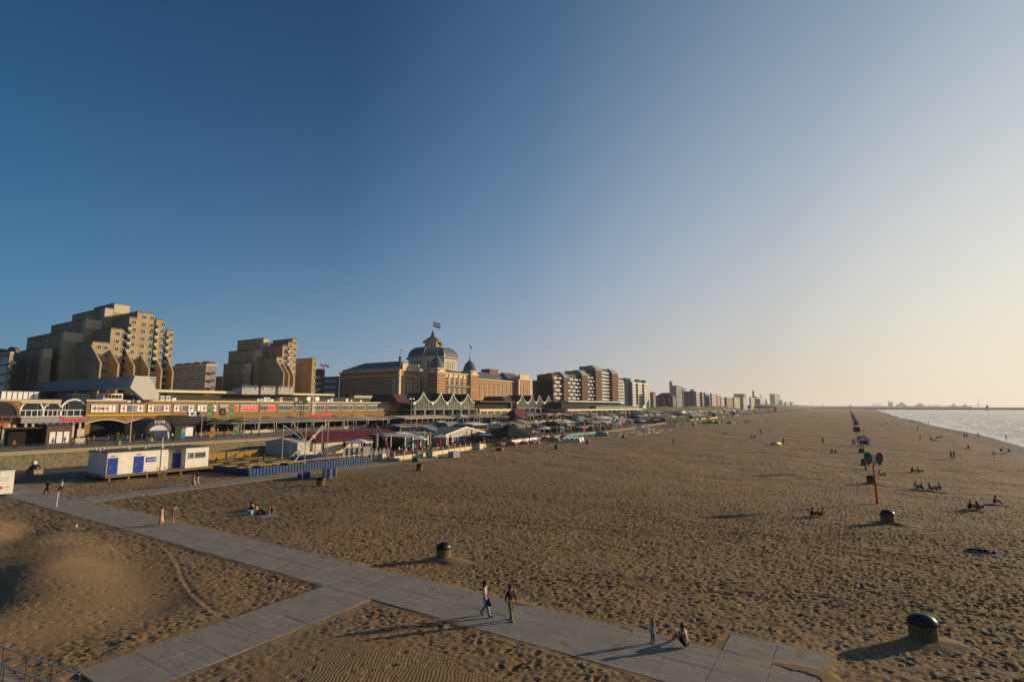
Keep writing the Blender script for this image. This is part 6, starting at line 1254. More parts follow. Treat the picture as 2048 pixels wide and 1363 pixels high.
# ================================================================== BEACH CLUBS AND PROMENADE LIFE
def front_x(y): return float(np.interp(y, [76, 130, 160, 218, 346, 774], [-78, -85, -87.5, -86, -101, -114]))
def parasol(x, y, z, w_, h, col, label, sides=4, grp=None, rz=.3, drop=None):
    r = thing('parasol', label, 'parasol', (x, y, z), rz, grp); drop = drop or w_ * .16; R_ = w_ / 2 * (1.414 if sides == 4 else 1.05)
    put('pole', MB().tube((0, 0, 0), (0, 0, h), .035, n=6).mesh('pole', M_WHITE), r)
    b = MB(); n = sides; vs = [(0, 0, h)]; a0 = math.pi / n
    for k in range(n): a = a0 + 2 * math.pi * k / n; vs.append((R_ * math.cos(a), R_ * math.sin(a), h - drop))
    for k in range(n): a = a0 + 2 * math.pi * k / n; vs.append((R_ * .985 * math.cos(a), R_ * .985 * math.sin(a), h - drop - .14))
    fs = [(0, 1 + k, 1 + (k + 1) % n) for k in range(n)] + [(1 + k, 1 + n + k, 1 + n + (k + 1) % n, 1 + (k + 1) % n) for k in range(n)]
    put('canopy', b.add(vs, fs).mesh('canopy', col), r); return r
_pcm = {}
def closed(x, y, z, h, col, label, grp=None):
    k = (col.name, round(h, 1)); r = thing('closed_parasol', label, 'parasol', (x, y, z), 0, grp)
    if k not in _pcm: _pcm[k] = (MB().tube((0, 0, 0), (0, 0, h + .1), .035, n=6).mesh('pole', M_WHITE), MB().lathe([(.08, h * .22), (.17, h * .3), (.20, h * .45), (.15, h * .62), (.21, h * .72), (.17, h * .86), (.05, h)], 9).mesh('folded_cloth', col, True))
    put('pole', _pcm[k][0], r); put('folded_cloth', _pcm[k][1], r); return r
C_RED = cloth((.50, .02, .015)); C_BLK = cloth((.012, .012, .014)); C_CRM = cloth((.50, .42, .32)); C_WHT = cloth((.66, .65, .64)); C_GRY = cloth((.24, .25, .27)); C_BLU = cloth((.06, .16, .27)); C_DRED = mat('red_roof_sheet', (.11, .012, .018), .7, var=.15); C_PINK = cloth((.45, .18, .16)); C_ORG = cloth((.62, .34, .06)); C_LIME = mat('lime_fabric', (.17, .40, .01), .7); M_GROOF = mat('grey_roof_felt', (.23, .23, .22), .85, var=.15, scale=.4); M_BROOF = mat('blue_grey_roof', (.17, .20, .23), .8, var=.15, scale=.4); M_DECK = mat('deck_boards', (.17, .12, .08), .85, var=.3, scale=3)
rr_ = random.Random(5)
# --- arena with trampolines and climbing rig
bf = thing('corrugated_fence', 'low blue corrugated fence around the trampoline ground', 'fence', (-78.5, 48, 0)); mbl = mat('corrugated_blue', (.02, .065, .17), .45, var=.2, scale=2)
b = MB(); pr = []; y = 47.7; k = 0
while y < 72.2: pr.append((-78.45 + (.10 if k % 4 in (0, 1) else 0), y)); y += .14; k += 1
for (x0, y0), (x1, y1) in zip(pr[:-1], pr[1:]): b.add([(x0, y0, 0), (x1, y1, 0), (x1, y1, 1.12), (x0, y0, 1.12)], [(0, 1, 2, 3)])
part(bf, 'sheet', b, mbl)
b = MB(); pr = []; x = -88.6; k = 0
while x < -78.4: pr.append((x, 47.65 - (.08 if k % 4 in (0, 1) else 0))); x += .14; k += 1
for (x0, y0), (x1, y1) in zip(pr[:-1], pr[1:]): b.add([(x0, y0, 0), (x1, y1, 0), (x1, y1, 1.12), (x0, y0, 1.12)], [(0, 1, 2, 3)])
part(bf, 'sheet', b, mat('corrugated_blue_shaded', (.010, .02, .10), .45, var=.2, scale=2))  # pier-facing side of the same fence, shade painted as darker blue
part(bf, 'rail', MB().tube((-78.6, 47.7, 1.62), (-78.6, 72.2, 1.62), .035), M_STEEL)
for k in range(11): part(bf, 'post', MB().tube((-78.6, 47.7 + 2.45 * k, 0), (-78.6, 47.7 + 2.45 * k, 1.66), .035), M_STEEL)
structure(MB().box(-104, -78.75, 47.75, 71.0, -.4, .22).build('pavement', mat('arena_floor', (.13, .10, .06), .9, var=.3, scale=2)))
yf_ = thing('board_fence', 'ochre board fence behind the trampolines', 'fence', (-106, 60, 0)); part(yf_, 'boards', MB().box(-106.1, -106, 50, 66, 0, 1.6), stripemat('ochre_boards', (.30, .19, .03), (.12, .07, .02), .9, .06, 'Y')); part(yf_, 'cap_rail', MB().box(-106.15, -105.95, 50, 66, 1.603, 1.68), M_WOOD)
k = 0
for ix in range(4):
    for iy in range(3):
        x = -101.5 + ix * 4.6; y = 50.5 + iy * 5.2
        r = thing('trampoline', 'square black trampoline with yellow padding in the fenced ground', 'trampoline', (x, y, .22), R(8), 'trampolines inside the blue fence'); put('mat', MB().box(-1.3, 1.3, -1.5, 1.5, .34, .38).mesh('mat', M_BLACK), r)
        put('padding', MB().box(-1.9, -1.3, -2.1, 2.1, .30, .42).box(1.3, 1.9, -2.1, 2.1, .30, .42).box(-1.3, 1.3, -2.1, -1.5, .30, .42).box(-1.3, 1.3, 1.5, 2.1, .30, .42).mesh('padding', mat('yellow_padding', (.27, .18, .02), .6)), r); put('frame', MB().box(-1.85, 1.85, -2.05, 2.05, 0, .1).mesh('frame', M_DARK), r)
M_RIG = mat('rig_steel', (.40, .37, .33), .5, .2); rg = thing('bungee_rig', 'tall steel bungee trampoline rig with crossing poles above the red-roofed club', 'bungee rig', (-90, 63, 0)); tops = {}
for (pb, pyb, pt, pyt) in ((563, 925, 560, 850), (579, 930, 577, 842), (609, 929, 607, 846), (642, 917, 646, 850), (654, 909, 660, 846)):
    x, y = at(pb, pyb); z = CAM_H * (1 - (pyt - 812) / (pyb - 812)); part(rg, 'mast', MB().tube((x, y, 0), (x, y, z), .085, .07, 8), M_RIG); tops[pb] = (x, y, z)
for a, c_ in ((563, 654), (579, 642), (654, 563), (642, 579)):
    x, y, z = tops[a]; x2, y2, _ = tops[c_]; part(rg, 'strut', MB().tube((x, y, z), (x2 + (x - x2) * .12, y2 + (y - y2) * .12, .4), .08, .08, 8), M_RIG)
cxx = sum(t[0] for t in tops.values()) / 5; cyy = sum(t[1] for t in tops.values()) / 5
part(rg, 'catch_net', MB().lathe([(3.6, .75), (3.6, .95), (3.2, .98), (.1, .9)], 20, (cxx, cyy, 0)), mat('navy_pad', (.012, .03, .12), .6))
for k in range(3): part(rg, 'guy_rope', MB().tube(list(tops.values())[k], (cxx + 1.5 * k - 1, cyy, 2.2), .02, n=4), M_DARK)
for i, (px, py, c) in enumerate([(432, 922, 3), (452, 918, 1), (470, 921, 2), (491, 912, 3), (527, 925, 0), (515, 935, 3), (545, 932, 0), (598, 915, 1), (497, 905, 0), (560, 915, 5)]):
    fig('walk' if i % 3 else 'sit', c, px, py + 2, ['person in red lying among the trampolines', 'person in white at the edge of a trampoline', 'person in blue near the trampolines', 'person in red standing at the back trampoline', 'person in black standing at the front of the trampoline ground', 'person in dark red seated by the blue fence', 'person in black by the fence rail', 'person in white standing inside the bungee rig', 'person in dark clothes by the ochre fence', 'person in dark green beside the bungee rig mast'][i], z=.25)
# --- club with the dark red roof
c1_ = thing('beach_club', 'beach club building with a dark red roof and cream walls', 'beach club', (-100.2, 70, 0)); XC = -100.4; ry0, ry1 = 71.5, 103
part(c1_, 'wall', MB().extr([(-112, 0), (XC, 0), (XC, 2.9), (-106.5, 3.7), (-112, 2.9)], ry0, ry0 + 9, 'y'), mat('grey_board_wall', (.52, .48, .41), .8, var=.1)); part(c1_, 'wall', MB().box(-112, XC - .02, ry0 + 9.02, ry1, 0, 3.08), M_CREAM)
part(c1_, 'roof', MB().extr([(XC + .9, 2.95), (-106.5, 4.7), (-113.6, 3.1), (-113.6, 2.95), (-106.5, 4.5), (XC + .9, 2.80)], ry0 + 4, ry1 + .6, 'y'), C_DRED)
windows(c1_, win_mesh(.6, 1.6, M_DARK, G_DARK, 0), 'x', XC, [(ry0 + 3.5, .9), (ry0 + 6.5, .9), (ry0 + 12.5, .9)]); windows(c1_, win_mesh(2.2, 2.4, F_WHITE, G_DARK, 1, 0, .12), 'x', XC, [(ry0 + 18, .2), (ry0 + 22, .2), (ry0 + 26, .2), (ry0 + 30, .2)])
for k in range(5): part(c1_, 'post', MB().box(XC + 1.0, XC + 1.25, ry0 + 16 + 3.6 * k, ry0 + 16.25 + 3.6 * k, 0, 2.78), M_WHITE)
part(c1_, 'air_conditioner', MB().box(-102.2, -101.4, ry0 + 4.4, ry0 + 5.2, 3.7, 4.4), M_PALE)
pg = thing('pergola', 'white slatted pergola at the right end of the red-roofed club', 'pergola', (-95, 98, 0))
for k in range(12): part(pg, 'slat', MB().box(-104, -92.5, 96 + k * .8, 96.25 + k * .8, 3.1, 3.22), M_WHITE)
for k in range(4): part(pg, 'post', MB().box(-93, -92.75, 96 + 2.8 * k, 96.25 + 2.8 * k, 0, 3.09), M_WHITE)
part(pg, 'glazing', MB().box(-93.2, -93.1, 96, 105, .1, 2.9), G_TEAL)
# canvas panels and boards at the end of the blue fence
for i, px in enumerate((693, 703, 713, 723, 733)):
    x, y = at(px, 915 - (px - 693) * .05); r = thing('canvas_screen', 'pale grey canvas screen panel on poles, one of the row left of the leaning boards', 'screen', (x, y, 0), R(80), 'canvas screen panels'); put('cloth', MB().extr([(-.85, .1), (.85, .1), (.85, 2.1), (0, 2.25), (-.85, 2.0)], -.02, .02, 'y').mesh('cloth', cloth((.33, .32, .31))), r); put('pole', MB().tube((.86, 0, 0), (.86, 0, 2.4), .04, n=6).mesh('pole', M_PALE), r)
for i, px in enumerate((744, 752, 760, 767, 776)):
    x, y = at(px, 921 - i * .5); r = thing('surfboard', 'pale upright surfboard, %s in the row at the terrace corner' % ['first', 'second', 'third', 'fourth', 'last'][i], 'surfboard', (x, y, 0), R(70)); pts = [(0, 0), (.22, .2), (.33, .7), (.36, 1.3), (.28, 1.9), (.1, 2.35), (0, 2.42)]; pts = pts + [(-a, c) for a, c in reversed(pts[1:-1])]; put('board', MB().extr(pts, -.04, .04, 'y').mesh('board', cloth((.45, .44, .40) if i % 2 else (.26, .28, .30))), r); put('fin', MB().extr([(-.02, .1), (.02, .1), (.0, .35)], .04, .16, 'y').mesh('fin', M_DARK), r)
fig('walk', 2, 747, 924, 'man in a blue shirt walking past the upright surfboards', R(200)); fig('walk', 1, 738, 924, 'person in pale blue beside the man at the surfboards', R(200))
parasol(*at(716, 921), 0, 2.2, 1.9, mat('straw', (.35, .28, .12), .9, bump=.5), 'small straw parasol behind the end of the blue fence', 10)
# --- the cream terrace fence
tf = thing('terrace_fence', 'cream boarded terrace fence with thin posts facing the beach', 'fence', (-80, 100, 0)); pts = [at(788, 921), at(860, 911.5), at(950, 897), at(1018, 886.5)]
pts = [Vector((x, y, 0)) for x, y in pts]; m_cf = mat('cream_boards', (.62, .50, .30), .7, var=.1)
for a, c_ in zip(pts[:-1], pts[1:]):
    d = (c_ - a); L_ = d.length; t = d.normalized(); nn = Vector((t.y, -t.x, 0)) * .05; q = [a, c_, c_ + nn, a + nn]; part(tf, 'boarding', MB().prism([(v.x, v.y) for v in q], 0, .85), m_cf); n = int(L_ / 2.4)
    part(tf, 'glass_screen', MB().prism([(v.x - nn.x * .5, v.y - nn.y * .5) for v in (a, c_, c_ + nn * .2, a + nn * .2)], .86, 1.35), glassmat('screen_glass', (.07, .07, .06), .1))
    for k in range(n + 1): p_ = a + t * (L_ * k / n); part(tf, 'post', MB().box(p_.x - .02, p_.x + .14, p_.y - .06, p_.y + .06, 0, 1.75), m_cf)
for px, py, lab in ((764, 919, 'cream planter block at the corner where the terrace fence starts'), (863, 914, 'cream planter block in front of the terrace fence, middle one'), (957, 897, 'cream planter block at the break of the terrace fence')):
    x, y = at(px, py); r = thing('planter', lab, 'planter', (x, y, 0), R(5)); put('box', MB().box(-.9, .9, -.9, .9, 0, 1.3).mesh('box', M_CREAM), r, bevel=.03); put('soil', MB().box(-.75, .75, -.75, .75, 1.303, 1.34).mesh('soil', M_WOOD), r)
x, y = at(908, 914); r = thing('grey_chest', 'square grey locker box with a faint round badge standing on the sand', 'locker', (x, y, 0), R(0)); put('box', MB().box(-.7, .7, -1.1, 1.1, 0, 1.25).mesh('box', mat('locker_grey', (.25, .27, .30))), r, bevel=.03); put('badge', MB().tube((.7, 0, .7), (.72, 0, .7), .16, n=12).mesh('badge', cloth((.3, .12, .12))), r)
def hut(px, py, s, c_roof, c_body, lab):
    x, y = at(px, py); r = thing('beach_hut', lab, 'hut', (x, y, 0), R(10)); [put('post', MB().box(a, a + .12, c, c + .12, 0, 1.5).mesh('post', c_body), r) for a in (-s, s - .12) for c in (-s, s - .12)]; put('counter', MB().box(-s, s, -s, s, 0, .7).mesh('counter', c_body), r); put('roof', MB().lathe([(s * 1.6, 1.5), (s * 1.5, 1.65), (s * .9, 1.95), (.05, 2.2)], 8).mesh('roof', c_roof), r)
hut(833, 922, .6, C_GRY, mat('hut_green', (.04, .10, .08)), 'tiny play hut with a grey roof and green base by the cream fence'); hut(1000, 901, .75, mat('hut_pink', (.35, .14, .22)), mat('hut_brown', (.22, .07, .04)), 'small brown play hut with a pink roof by the cream fence')
tag(MB().lathe([(.9, 0), (1.0, .25), (.8, .5), (.3, .65)], 9, sy=.7).build('sack_heap', cloth((.40, .38, .35)), loc=(*at(795, 922), 0), smooth=True), 'pale heap of sacks at the foot of the cream terrace fence', 'heap')
# parasols read from the photo
i = 0
for px, pyb, pyt, w_, lab in [(718, 905, 877, 5.0, 'white open parasol in front of the red-roofed club'), (836, 897, 872, 4.4, 'white open parasol nearest the cream fence, leftmost on the terrace'), (881, 893, 868, 4.2, 'white open parasol on the terrace, second from the left'), (928, 889, 866, 4.2, 'white open parasol left of the black marquee'), (801, 888, 862, 5.0, 'white open parasol behind the red-roofed club\'s pergola'), (1087, 874, 853, 4.6, 'white open parasol right of the black marquee'), (976, 872, 845, 6.5, 'large white parasol just left behind the black marquee'), (955, 871, 849, 4.6, 'cream open parasol above the gabled white pavilion')]:
    x, y = at(px, pyb); h = CAM_H * (1 - (pyt - 812) / (pyb - 812)); parasol(x, y, 0, w_, h, C_WHT, lab, rz=.5)
def colpar(lst, col, nm):
    for j, (px, pyb, pyt) in enumerate(lst):
        x, y = at(px, pyb); h = min(4.4, CAM_H * (1 - (pyt - 812) / (pyb - 812))); closed(x, y, 0, h, col, 'closed %s parasol, %s of that colour from the left behind the cream terrace fence' % (nm, ['first', 'second', 'third', 'fourth', 'fifth', 'sixth', 'seventh'][j]))
colpar([(773, 908, 880), (834, 904, 878), (880, 900, 873), (930, 893, 869), (950, 889, 868)], C_RED, 'red'); colpar([(808, 908, 874), (864, 902, 869), (900, 898, 868), (956, 891, 864), (981, 886, 862)], C_BLK, 'black'); colpar([(754, 904, 868), (781, 903, 868), (811, 898, 866), (820, 894, 857), (848, 892, 856), (860, 896, 862), (867, 887, 854)], C_CRM, 'cream')
# --- gabled pavilion, grey roofs, black marquee
gp2 = thing('gabled_pavilion', 'white gabled glass pavilion between the grey roofs and the black marquee', 'pavilion', (*at(905, 893), 0)); x0, y0 = at(893, 893); y1 = y0 + 17; yc = (y0 + y1) / 2 
part(gp2, 'wall', MB().extr([(y0, 0), (y1, 0), (y1, 3.0), (yc, 4.6), (y0, 3.0)], x0 - 8, x0 - .1, 'x'), mat('gable_board', (.45, .40, .33))); part(gp2, 'gable_trim', MB().extr([(y0 - .5, 2.9), (y0 - .5, 3.25), (yc, 5.1), (y1 + .5, 3.25), (y1 + .5, 2.9), (yc, 4.7)], x0 - .15, x0 + .1, 'x'), M_WHITE)
part(gp2, 'roof', MB().extr([(y0 - .5, 3.0), (yc, 4.95), (y1 + .5, 3.0), (yc, 4.75)], x0 - 9, x0 - .2, 'x'), M_GROOF); windows(gp2, win_mesh(1.9, 2.5, M_WHITE, G_DARK, 1, 1, .14), 'x', x0 - .1, [(y0 + 1.6 + 2.3 * k, .1) for k in range(7)])
def flatclub(px0, px1, pyr, pyr2, X_, dep, zr_, mroof, lab, wallm=None, name='beach_club'):
    y0 = yx(px0, X_); y1 = yx(px1, X_); r = thing(name, lab, 'beach club', (X_, y0, 0)); part(r, 'wall', MB().box(X_ - dep, X_ - .3, y0 + .3, y1 - .3, 0, zr_ - .35), wallm or M_INT); ya = y0; kk = 0
    while ya < y1 - .5 and kk < 30:
        yb2 = min(y1, ya + rr_.uniform(5, 10)); dz_ = rr_.uniform(-.35, .35); xf_ = X_ + .4 - rr_.choice([0, 0, 1.5, 2.5]); pk_ = rr_.choice([.75, .3, 1.3]); m2 = mroof if rr_.random() < .55 else rr_.choice([C_CRM, C_GRY, M_PALE, C_WHT, M_GROOF, mat('awning_brown', (.22, .16, .10))])
        part(r, 'roof', MB().extr([(X_ - dep - .5, zr_ - .3), (xf_, zr_ - .34 + dz_), (xf_, zr_ - .1 + dz_), (X_ - dep * .4, zr_ + pk_), (X_ - dep - .5, zr_ + .1)], ya, yb2 - rr_.choice([.05, .3, .9]), 'y'), m2)
        if kk % 3 == 1: part(r, 'light_pole', MB().tube((X_ + 2.0, ya, 0), (X_ + 2.0, ya, zr_ + rr_.uniform(1, 2.6)), .06, n=5), M_PALE)
        if kk % 4 == 2: part(r, 'side_screen', MB().box(X_ + .5, X_ + 3.2, ya, ya + .06, 0, 1.5), M_PALE)
        ya = yb2; kk += 1
    n = max(3, int((y1 - y0) / 5))
    for k in range(min(n, 16)): part(r, 'post', MB().box(X_ + .1, X_ + .3, y0 + (y1 - y0 - .3) * k / (n - 1), y0 + (y1 - y0 - .3) * k / (n - 1) + .2, 0, zr_ - .4), M_PALE)
    return r
flatclub(772, 893, 0, 0, -97, 12, 3.5, M_GROOF, 'long beach club with a flat grey roof behind the terrace parasols'); flatclub(800, 905, 0, 0, -112, 9, 4.6, M_BROOF, 'long blue-grey roof behind the flat grey club roof'); flatclub(906, 965, 0, 0, -108, 9, 4.4, M_BROOF, 'pale blue-grey roof behind the gabled pavilion'); flatclub(945, 1003, 0, 0, -104, 10, 4.6, mat('blue_tin_roof', (.03, .12, .22), .7), 'blue tin roof behind the white parasol and black marquee'); flatclub(1005, 1060, 0, 0, -106, 9, 4.2, mat('tan_roof', (.28, .24, .17)), 'tan flat roof behind the black marquee')
bx0, by0 = at(1018, 888)
mq = thing('marquee', 'large black pyramid-roofed marquee on dark posts', 'marquee', (bx0, by0, 0), R(8)); n = 8; b = MB(); vs = [(0, 0, 5.6)]
for rq_, z in ((4.6, 4.0), (8.6, 2.7), (8.6, 2.4)):
    for k in range(n): a = math.pi / n + 2 * math.pi * k / n; vs.append((rq_ * math.cos(a), rq_ * math.sin(a), z))
fs = [(0, 1 + k, 1 + (k + 1) % n) for k in range(n)]
for q in range(2): fs += [(1 + q * n + k, 1 + (q + 1) * n + k, 1 + (q + 1) * n + (k + 1) % n, 1 + q * n + (k + 1) % n) for k in range(n)]
put('roof', b.add(vs, fs).mesh('roof', C_BLK), mq); put('finial', MB().lathe([(.5, 5.3), (.3, 5.8), (.05, 6.0)], 8).mesh('finial', M_DARK), mq)
for k in range(n): a = math.pi / n + 2 * math.pi * k / n; put('post', MB().tube((8.2 * math.cos(a), 8.2 * math.sin(a), 0), (8.2 * math.cos(a), 8.2 * math.sin(a), 2.6), .12).mesh('post', M_DARK), mq)
# flags and masts on the beach side
def feather(px, pyb, pyt, cols, lab, z=0.0, X_=None, lean=.25):
    x, y = at(px, pyb, z) if X_ is None else (X_, yx(px, X_)); H_ = (CAM_H - z) * (1 - (pyt - 812) / (pyb - 812)) if X_ is None else X_ and 3.6
    r = thing('feather_flag', lab, 'banner', (x, y, z)); put('pole', MB().path([(0, 0, 0), (0, 0, H_ * .6), (lean * .3, lean * .4, H_ * .9), (lean, lean * 1.5, H_)], .025).mesh('pole', M_STEEL), r); n = 7; b = MB(); ns = len(cols)
    for k in range(n):
        b.mi(min(ns - 1, k * ns // n)); t0, t1 = .2 + .8 * k / n, .2 + .8 * (k + 1) / n
        def e(t): o_ = 0 if t < .6 else (t - .6) / .4; return (lean * o_ ** 2, lean * 1.5 * o_ ** 2, H_ * t), (.30 + lean * o_ ** 2 * .6, .62 * (1 - o_ ** 3) + lean * 1.5 * o_ ** 2, H_ * t)
        a0, b0 = e(t0); a1, b1 = e(t1); b.quad(a0, b0, b1, a1)
    put('cloth', b.mesh('cloth', cols), r); return r
feather(367, 890, 864, [cloth((.20, .42, .60)), cloth((.62, .60, .58)), cloth((.14, .32, .55))], 'light blue and white feather banner behind the police cabin', BZ, -120, .5); feather(424, 891, 864, [mat('banner_yellow', (.75, .50, .02)), mat('banner_red2', (.6, .10, .03)), mat('banner_yellow', (0, 0, 0)), mat('banner_purple', (.3, .15, .4)), mat('banner_yellow', (0, 0, 0))], 'yellow and red feather banner at the right end of the police cabin', BZ, -119.6, .5); feather(471, 885, 860, [cloth((.10, .38, .16)), cloth((.5, .55, .45)), cloth((.10, .38, .16))], 'green and white feather banner right of the yellow one', BZ, -120.5, .5)
for px, pyb, pyt, lab in ((1141, 868, 842, 'coral red feather banner, left of the first pair'), (1168, 868, 842, 'coral red feather banner, right of the first pair'), (1219, 854, 834, 'coral red feather banner before the zigzag white roof'), (1243, 858, 837, 'tall coral red feather banner right of the zigzag white roof'), (1074, 858, 836, 'small coral red feather banner by the grey club')): feather(px, pyb, pyt, [mat('coral', (.60, .09, .06), .7)], lab, lean=.3)
feather(609, 870, 845, [cloth((.45, .30, .30)), cloth((.4, .38, .36))], 'faded pink banner flag leaning on a pole by the red-roofed club', lean=1.2); flag((*at(752, 905), 0), 6.5, 2.0, [cloth((.4, .4, .42)), cloth((.22, .04, .05)), C_BLU], 'white, red and blue flag drooping on a pole above the red-roofed club', tilt=1.3, cat='flagpole')
# --- middle distance club front
for px0, px1, X_, zr_, mr_, lab in [(1015, 1075, -96, 3.4, M_GROOF, 'low grey club roof right behind the black marquee'), (1066, 1115, -112, 3.6, M_GROOF, 'dark flat club roof in front of the white pointed gables'), (1120, 1172, -101, 4.0, mat('slate_club', (.13, .16, .16)), 'slate grey hipped club roof between the coral banners'), (1165, 1245, -110, 4.6, M_BROOF, 'long flat grey roof with the zigzag white front'), (1185, 1225, -94, 3.4, C_GRY, 'row of small grey canopies before the zigzag roof'), (1280, 1340, -112, 4.6, M_BROOF, 'long blue-grey roof right of the zigzag front'), (1330, 1375, -98, 3.6, M_BROOF, 'low roof with pale awnings beside the teal loungers'), (1365, 1415, -114, 5.5, M_WHITE, 'long white club roof in the right middle distance'), (1385, 1420, -104, 3.6, M_GROOF, 'dark club roof behind the lime green tents'),
        (1405, 1450, -117, 5.0, M_GROOF, 'grey club roof before the pale embankment'), (1430, 1462, -108, 4.0, M_DARK, 'dark club front behind the last lime tent'), (1452, 1482, -118, 5.5, M_GROOF, 'long far club roof beneath the stepped balcony flats'), (1470, 1500, -112, 4.5, M_DARK, 'far dark club beneath the cream low blocks'), (1490, 1520, -118, 6, M_WHITE, 'far pale club near the lighthouse'), (1510, 1540, -116, 6, M_DARK, 'far dark club roof under the crane'), (1535, 1556, -116, 6, M_GROOF, 'far club roof under the blue-grey slab'), (1553, 1580, -112, 7, M_DARK, 'last dark club buildings at the end of the row')]:
    flatclub(px0, px1, 0, 0, X_, 8, zr_, mr_, lab)
zz = thing('zigzag_canopy', 'white zigzag gable trim on the front of a grey roof', 'canopy', (-99, yx(1215, -99), 0)); y0 = yx(1217, -99); y1 = yx(1248, -99); n = 3
for k in range(n): a = y0 + (y1 - y0) * k / n; c_ = y0 + (y1 - y0) * (k + 1) / n; part(zz, 'gable', MB().tube((-99, a, 3.4), (-99, (a + c_) / 2, 5.2), .16).tube((-99, (a + c_) / 2, 5.2), (-99, c_, 3.4), .16), M_WHITE)
part(zz, 'post', MB().box(-99.1, -98.9, y0, y0 + .2, 0, 3.3).box(-99.1, -98.9, y1 - .2, y1, 0, 3.3), M_WHITE)
# windbreak furniture, lime tents, stacks of loungers, low clutter on the sand
for i, px in enumerate((1128, 1133, 1138, 1143, 1148, 1153, 1158, 1163)):
    x, y = at(px, 885 - (i % 2) * 2); r = thing('canopy_chair', 'white hooded beach chair in the row left of the right-hand bin', 'beach chair', (x, y, 0), R(0), 'white hooded beach chairs'); put('hood', MB().extr([(-.6, 0), (.6, 0), (.5, 1.1), (.1, 1.55), (-.6, 1.5)], -.62, .62, 'y').mesh('hood', M_WHITE), r, bevel=.05); put('seat', MB().box(.3, .9, -.5, .5, .3, .42).mesh('seat', C_PINK), r)
for i, (px, s, c) in enumerate([(1022, 1.5, C_PINK), (1048, 1.2, C_GRY), (1062, 1.1, C_GRY), (1091, 1.6, C_PINK), (1108, 1.7, C_PINK), (1128, 1.5, C_PINK), (1203, 2.3, C_GRY), (1072, 1.0, C_WHT)]):
    x, y = at(px, [891, 888, 887, 880, 882, 876, 872, 886][i]); r = thing('shell_tent', ['faded pink', 'small grey', 'second small grey', 'red', 'dark-mouthed red', 'rear red', 'big dark blue-grey', 'tiny white'][i] + ' shell tent on the sand before the club terrace', 'tent', (x, y, 0), R(-20)); n = 8; pr = [(math.cos(math.pi * k / n) * s, math.sin(math.pi * k / n) * s * .8) for k in range(n + 1)]; put('shell', MB().extr(pr, -s * .5, s * .6, 'x').mesh('shell', c, True), r); put('opening', MB().extr([(a * .8, c2 * .8) for a, c2 in pr], s * .6 + .005, s * .6 + .03, 'x').mesh('opening', M_INT), r)
for i, (px, py, s) in enumerate([(1387, 847, 1.0), (1398, 846, .9), (1409, 847, 1.5), (1421, 847, 2.2), (1434, 847, 1.8), (1441, 846, 1.6), (1460, 847, 1.7), (1465, 847, 1.3)]):
    x, y = at(px, py); r = thing('lime_tent', 'bright lime green shell tent, number unclear in the row on the far sand', 'tent', (x, y, 0), R(20 * i), 'lime green tents'); n = 8; pr = [(math.cos(math.pi * k / n) * s, math.sin(math.pi * k / n) * s * .95) for k in range(n + 1)]; put('shell', MB().extr(pr, -s * .6, s * .8, 'x').mesh('shell', C_LIME, True), r); r['label'] = 'bright lime green shell tent in the row on the far sand'; put('floor', MB().box(-s, s, -s * .6, s * .6, 0, .05).mesh('floor', M_DARK), r)
for i in range(12): px = 1324 + i * 2.6; stack(px, 855, 5, LT, 'teal lounger in the long row of stacks on the sand', .2, 'teal loungers in stacks', stepz=.32)
for i in range(9): px = 1274 + i * 3; stack(px, 862, 5, LW, 'white lounger in the row of white stacks left of the teal ones', .2, 'white loungers in stacks', stepz=.3)
for i in range(8): stack(1488 + i * 1.6, 845, 4, LB, 'blue lounger in the small far stacks', .2, 'far blue loungers in stacks', stepz=.4)
for i in range(70):
    px = 1235 + rr_.random() ** 1.2 * 110; py = 873 - (px - 1235) * .11 + rr_.uniform(-7, 3); x, y = at(px, py); o = bpy.data.objects.new('sun_lounger', [LC, LW, LC][i % 3]); COL.objects.link(o); o.location = (x, y, 0); o.rotation_euler = (0, 0, rr_.uniform(0, 3.1)); tag(o, 'pale lounger lying scattered on the sand left of the teal stacks', 'sun lounger', 'scattered pale loungers')
x, y = at(1553, 890); ga = thing('beach_game', 'yellow and black inflatable game with two dark ends mid-beach', 'beach game', (x, y, 0), R(60)); put('tube', MB().tube((-1.6, 0, .6), (1.6, 0, .4), .35, .35, 10).mesh('tube', M_YELLOW, True), ga); put('hammock', MB().tube((-1.6, 0, .7), (-3.8, 0, .9), .10).tube((1.6, 0, .4), (3.0, 0, .8), .10).mesh('hammock', M_DARK), ga)
# --- furniture and parasols filling the club terraces
chm = MB().box(-.24, .24, -.24, .24, .42, .47).box(-.24, .24, .2, .25, .47, .92)
for a in (-.21, .21):
    for c_ in (-.21, .21): chm.box(a - .025, a + .025, c_ - .025, c_ + .025, 0, .42)
CH = {c.name: MB().add(chm.v, chm.f).mesh('chair', c) for c in (C_BLK, C_RED, C_WHT, M_WOOD, C_GRY)}
tbm = MB().mi(0).box(-.45, .45, -.45, .45, .72, .76).mi(1).box(-.04, .04, -.04, .04, 0, .72).box(-.25, .25, -.25, .25, 0, .03); TB = {c.name: None for c in (M_WHITE, M_WOOD)}
for c in (M_WHITE, M_WOOD):
    t = MB().add(tbm.v, tbm.f); t.m = tbm.m; TB[c.name] = t.mesh('table', [c, M_DARK])
CHL = list(CH.values()); TBL = list(TB.values())
def lone(me, nm, cat, x, y, z, rz, lab, grp, s=1.0):
    o = bpy.data.objects.new(nm, me); COL.objects.link(o); o.location = (x, y, z); o.rotation_euler = (0, 0, rz); o.scale = (s,) * 3; return tag(o, lab, cat, grp)
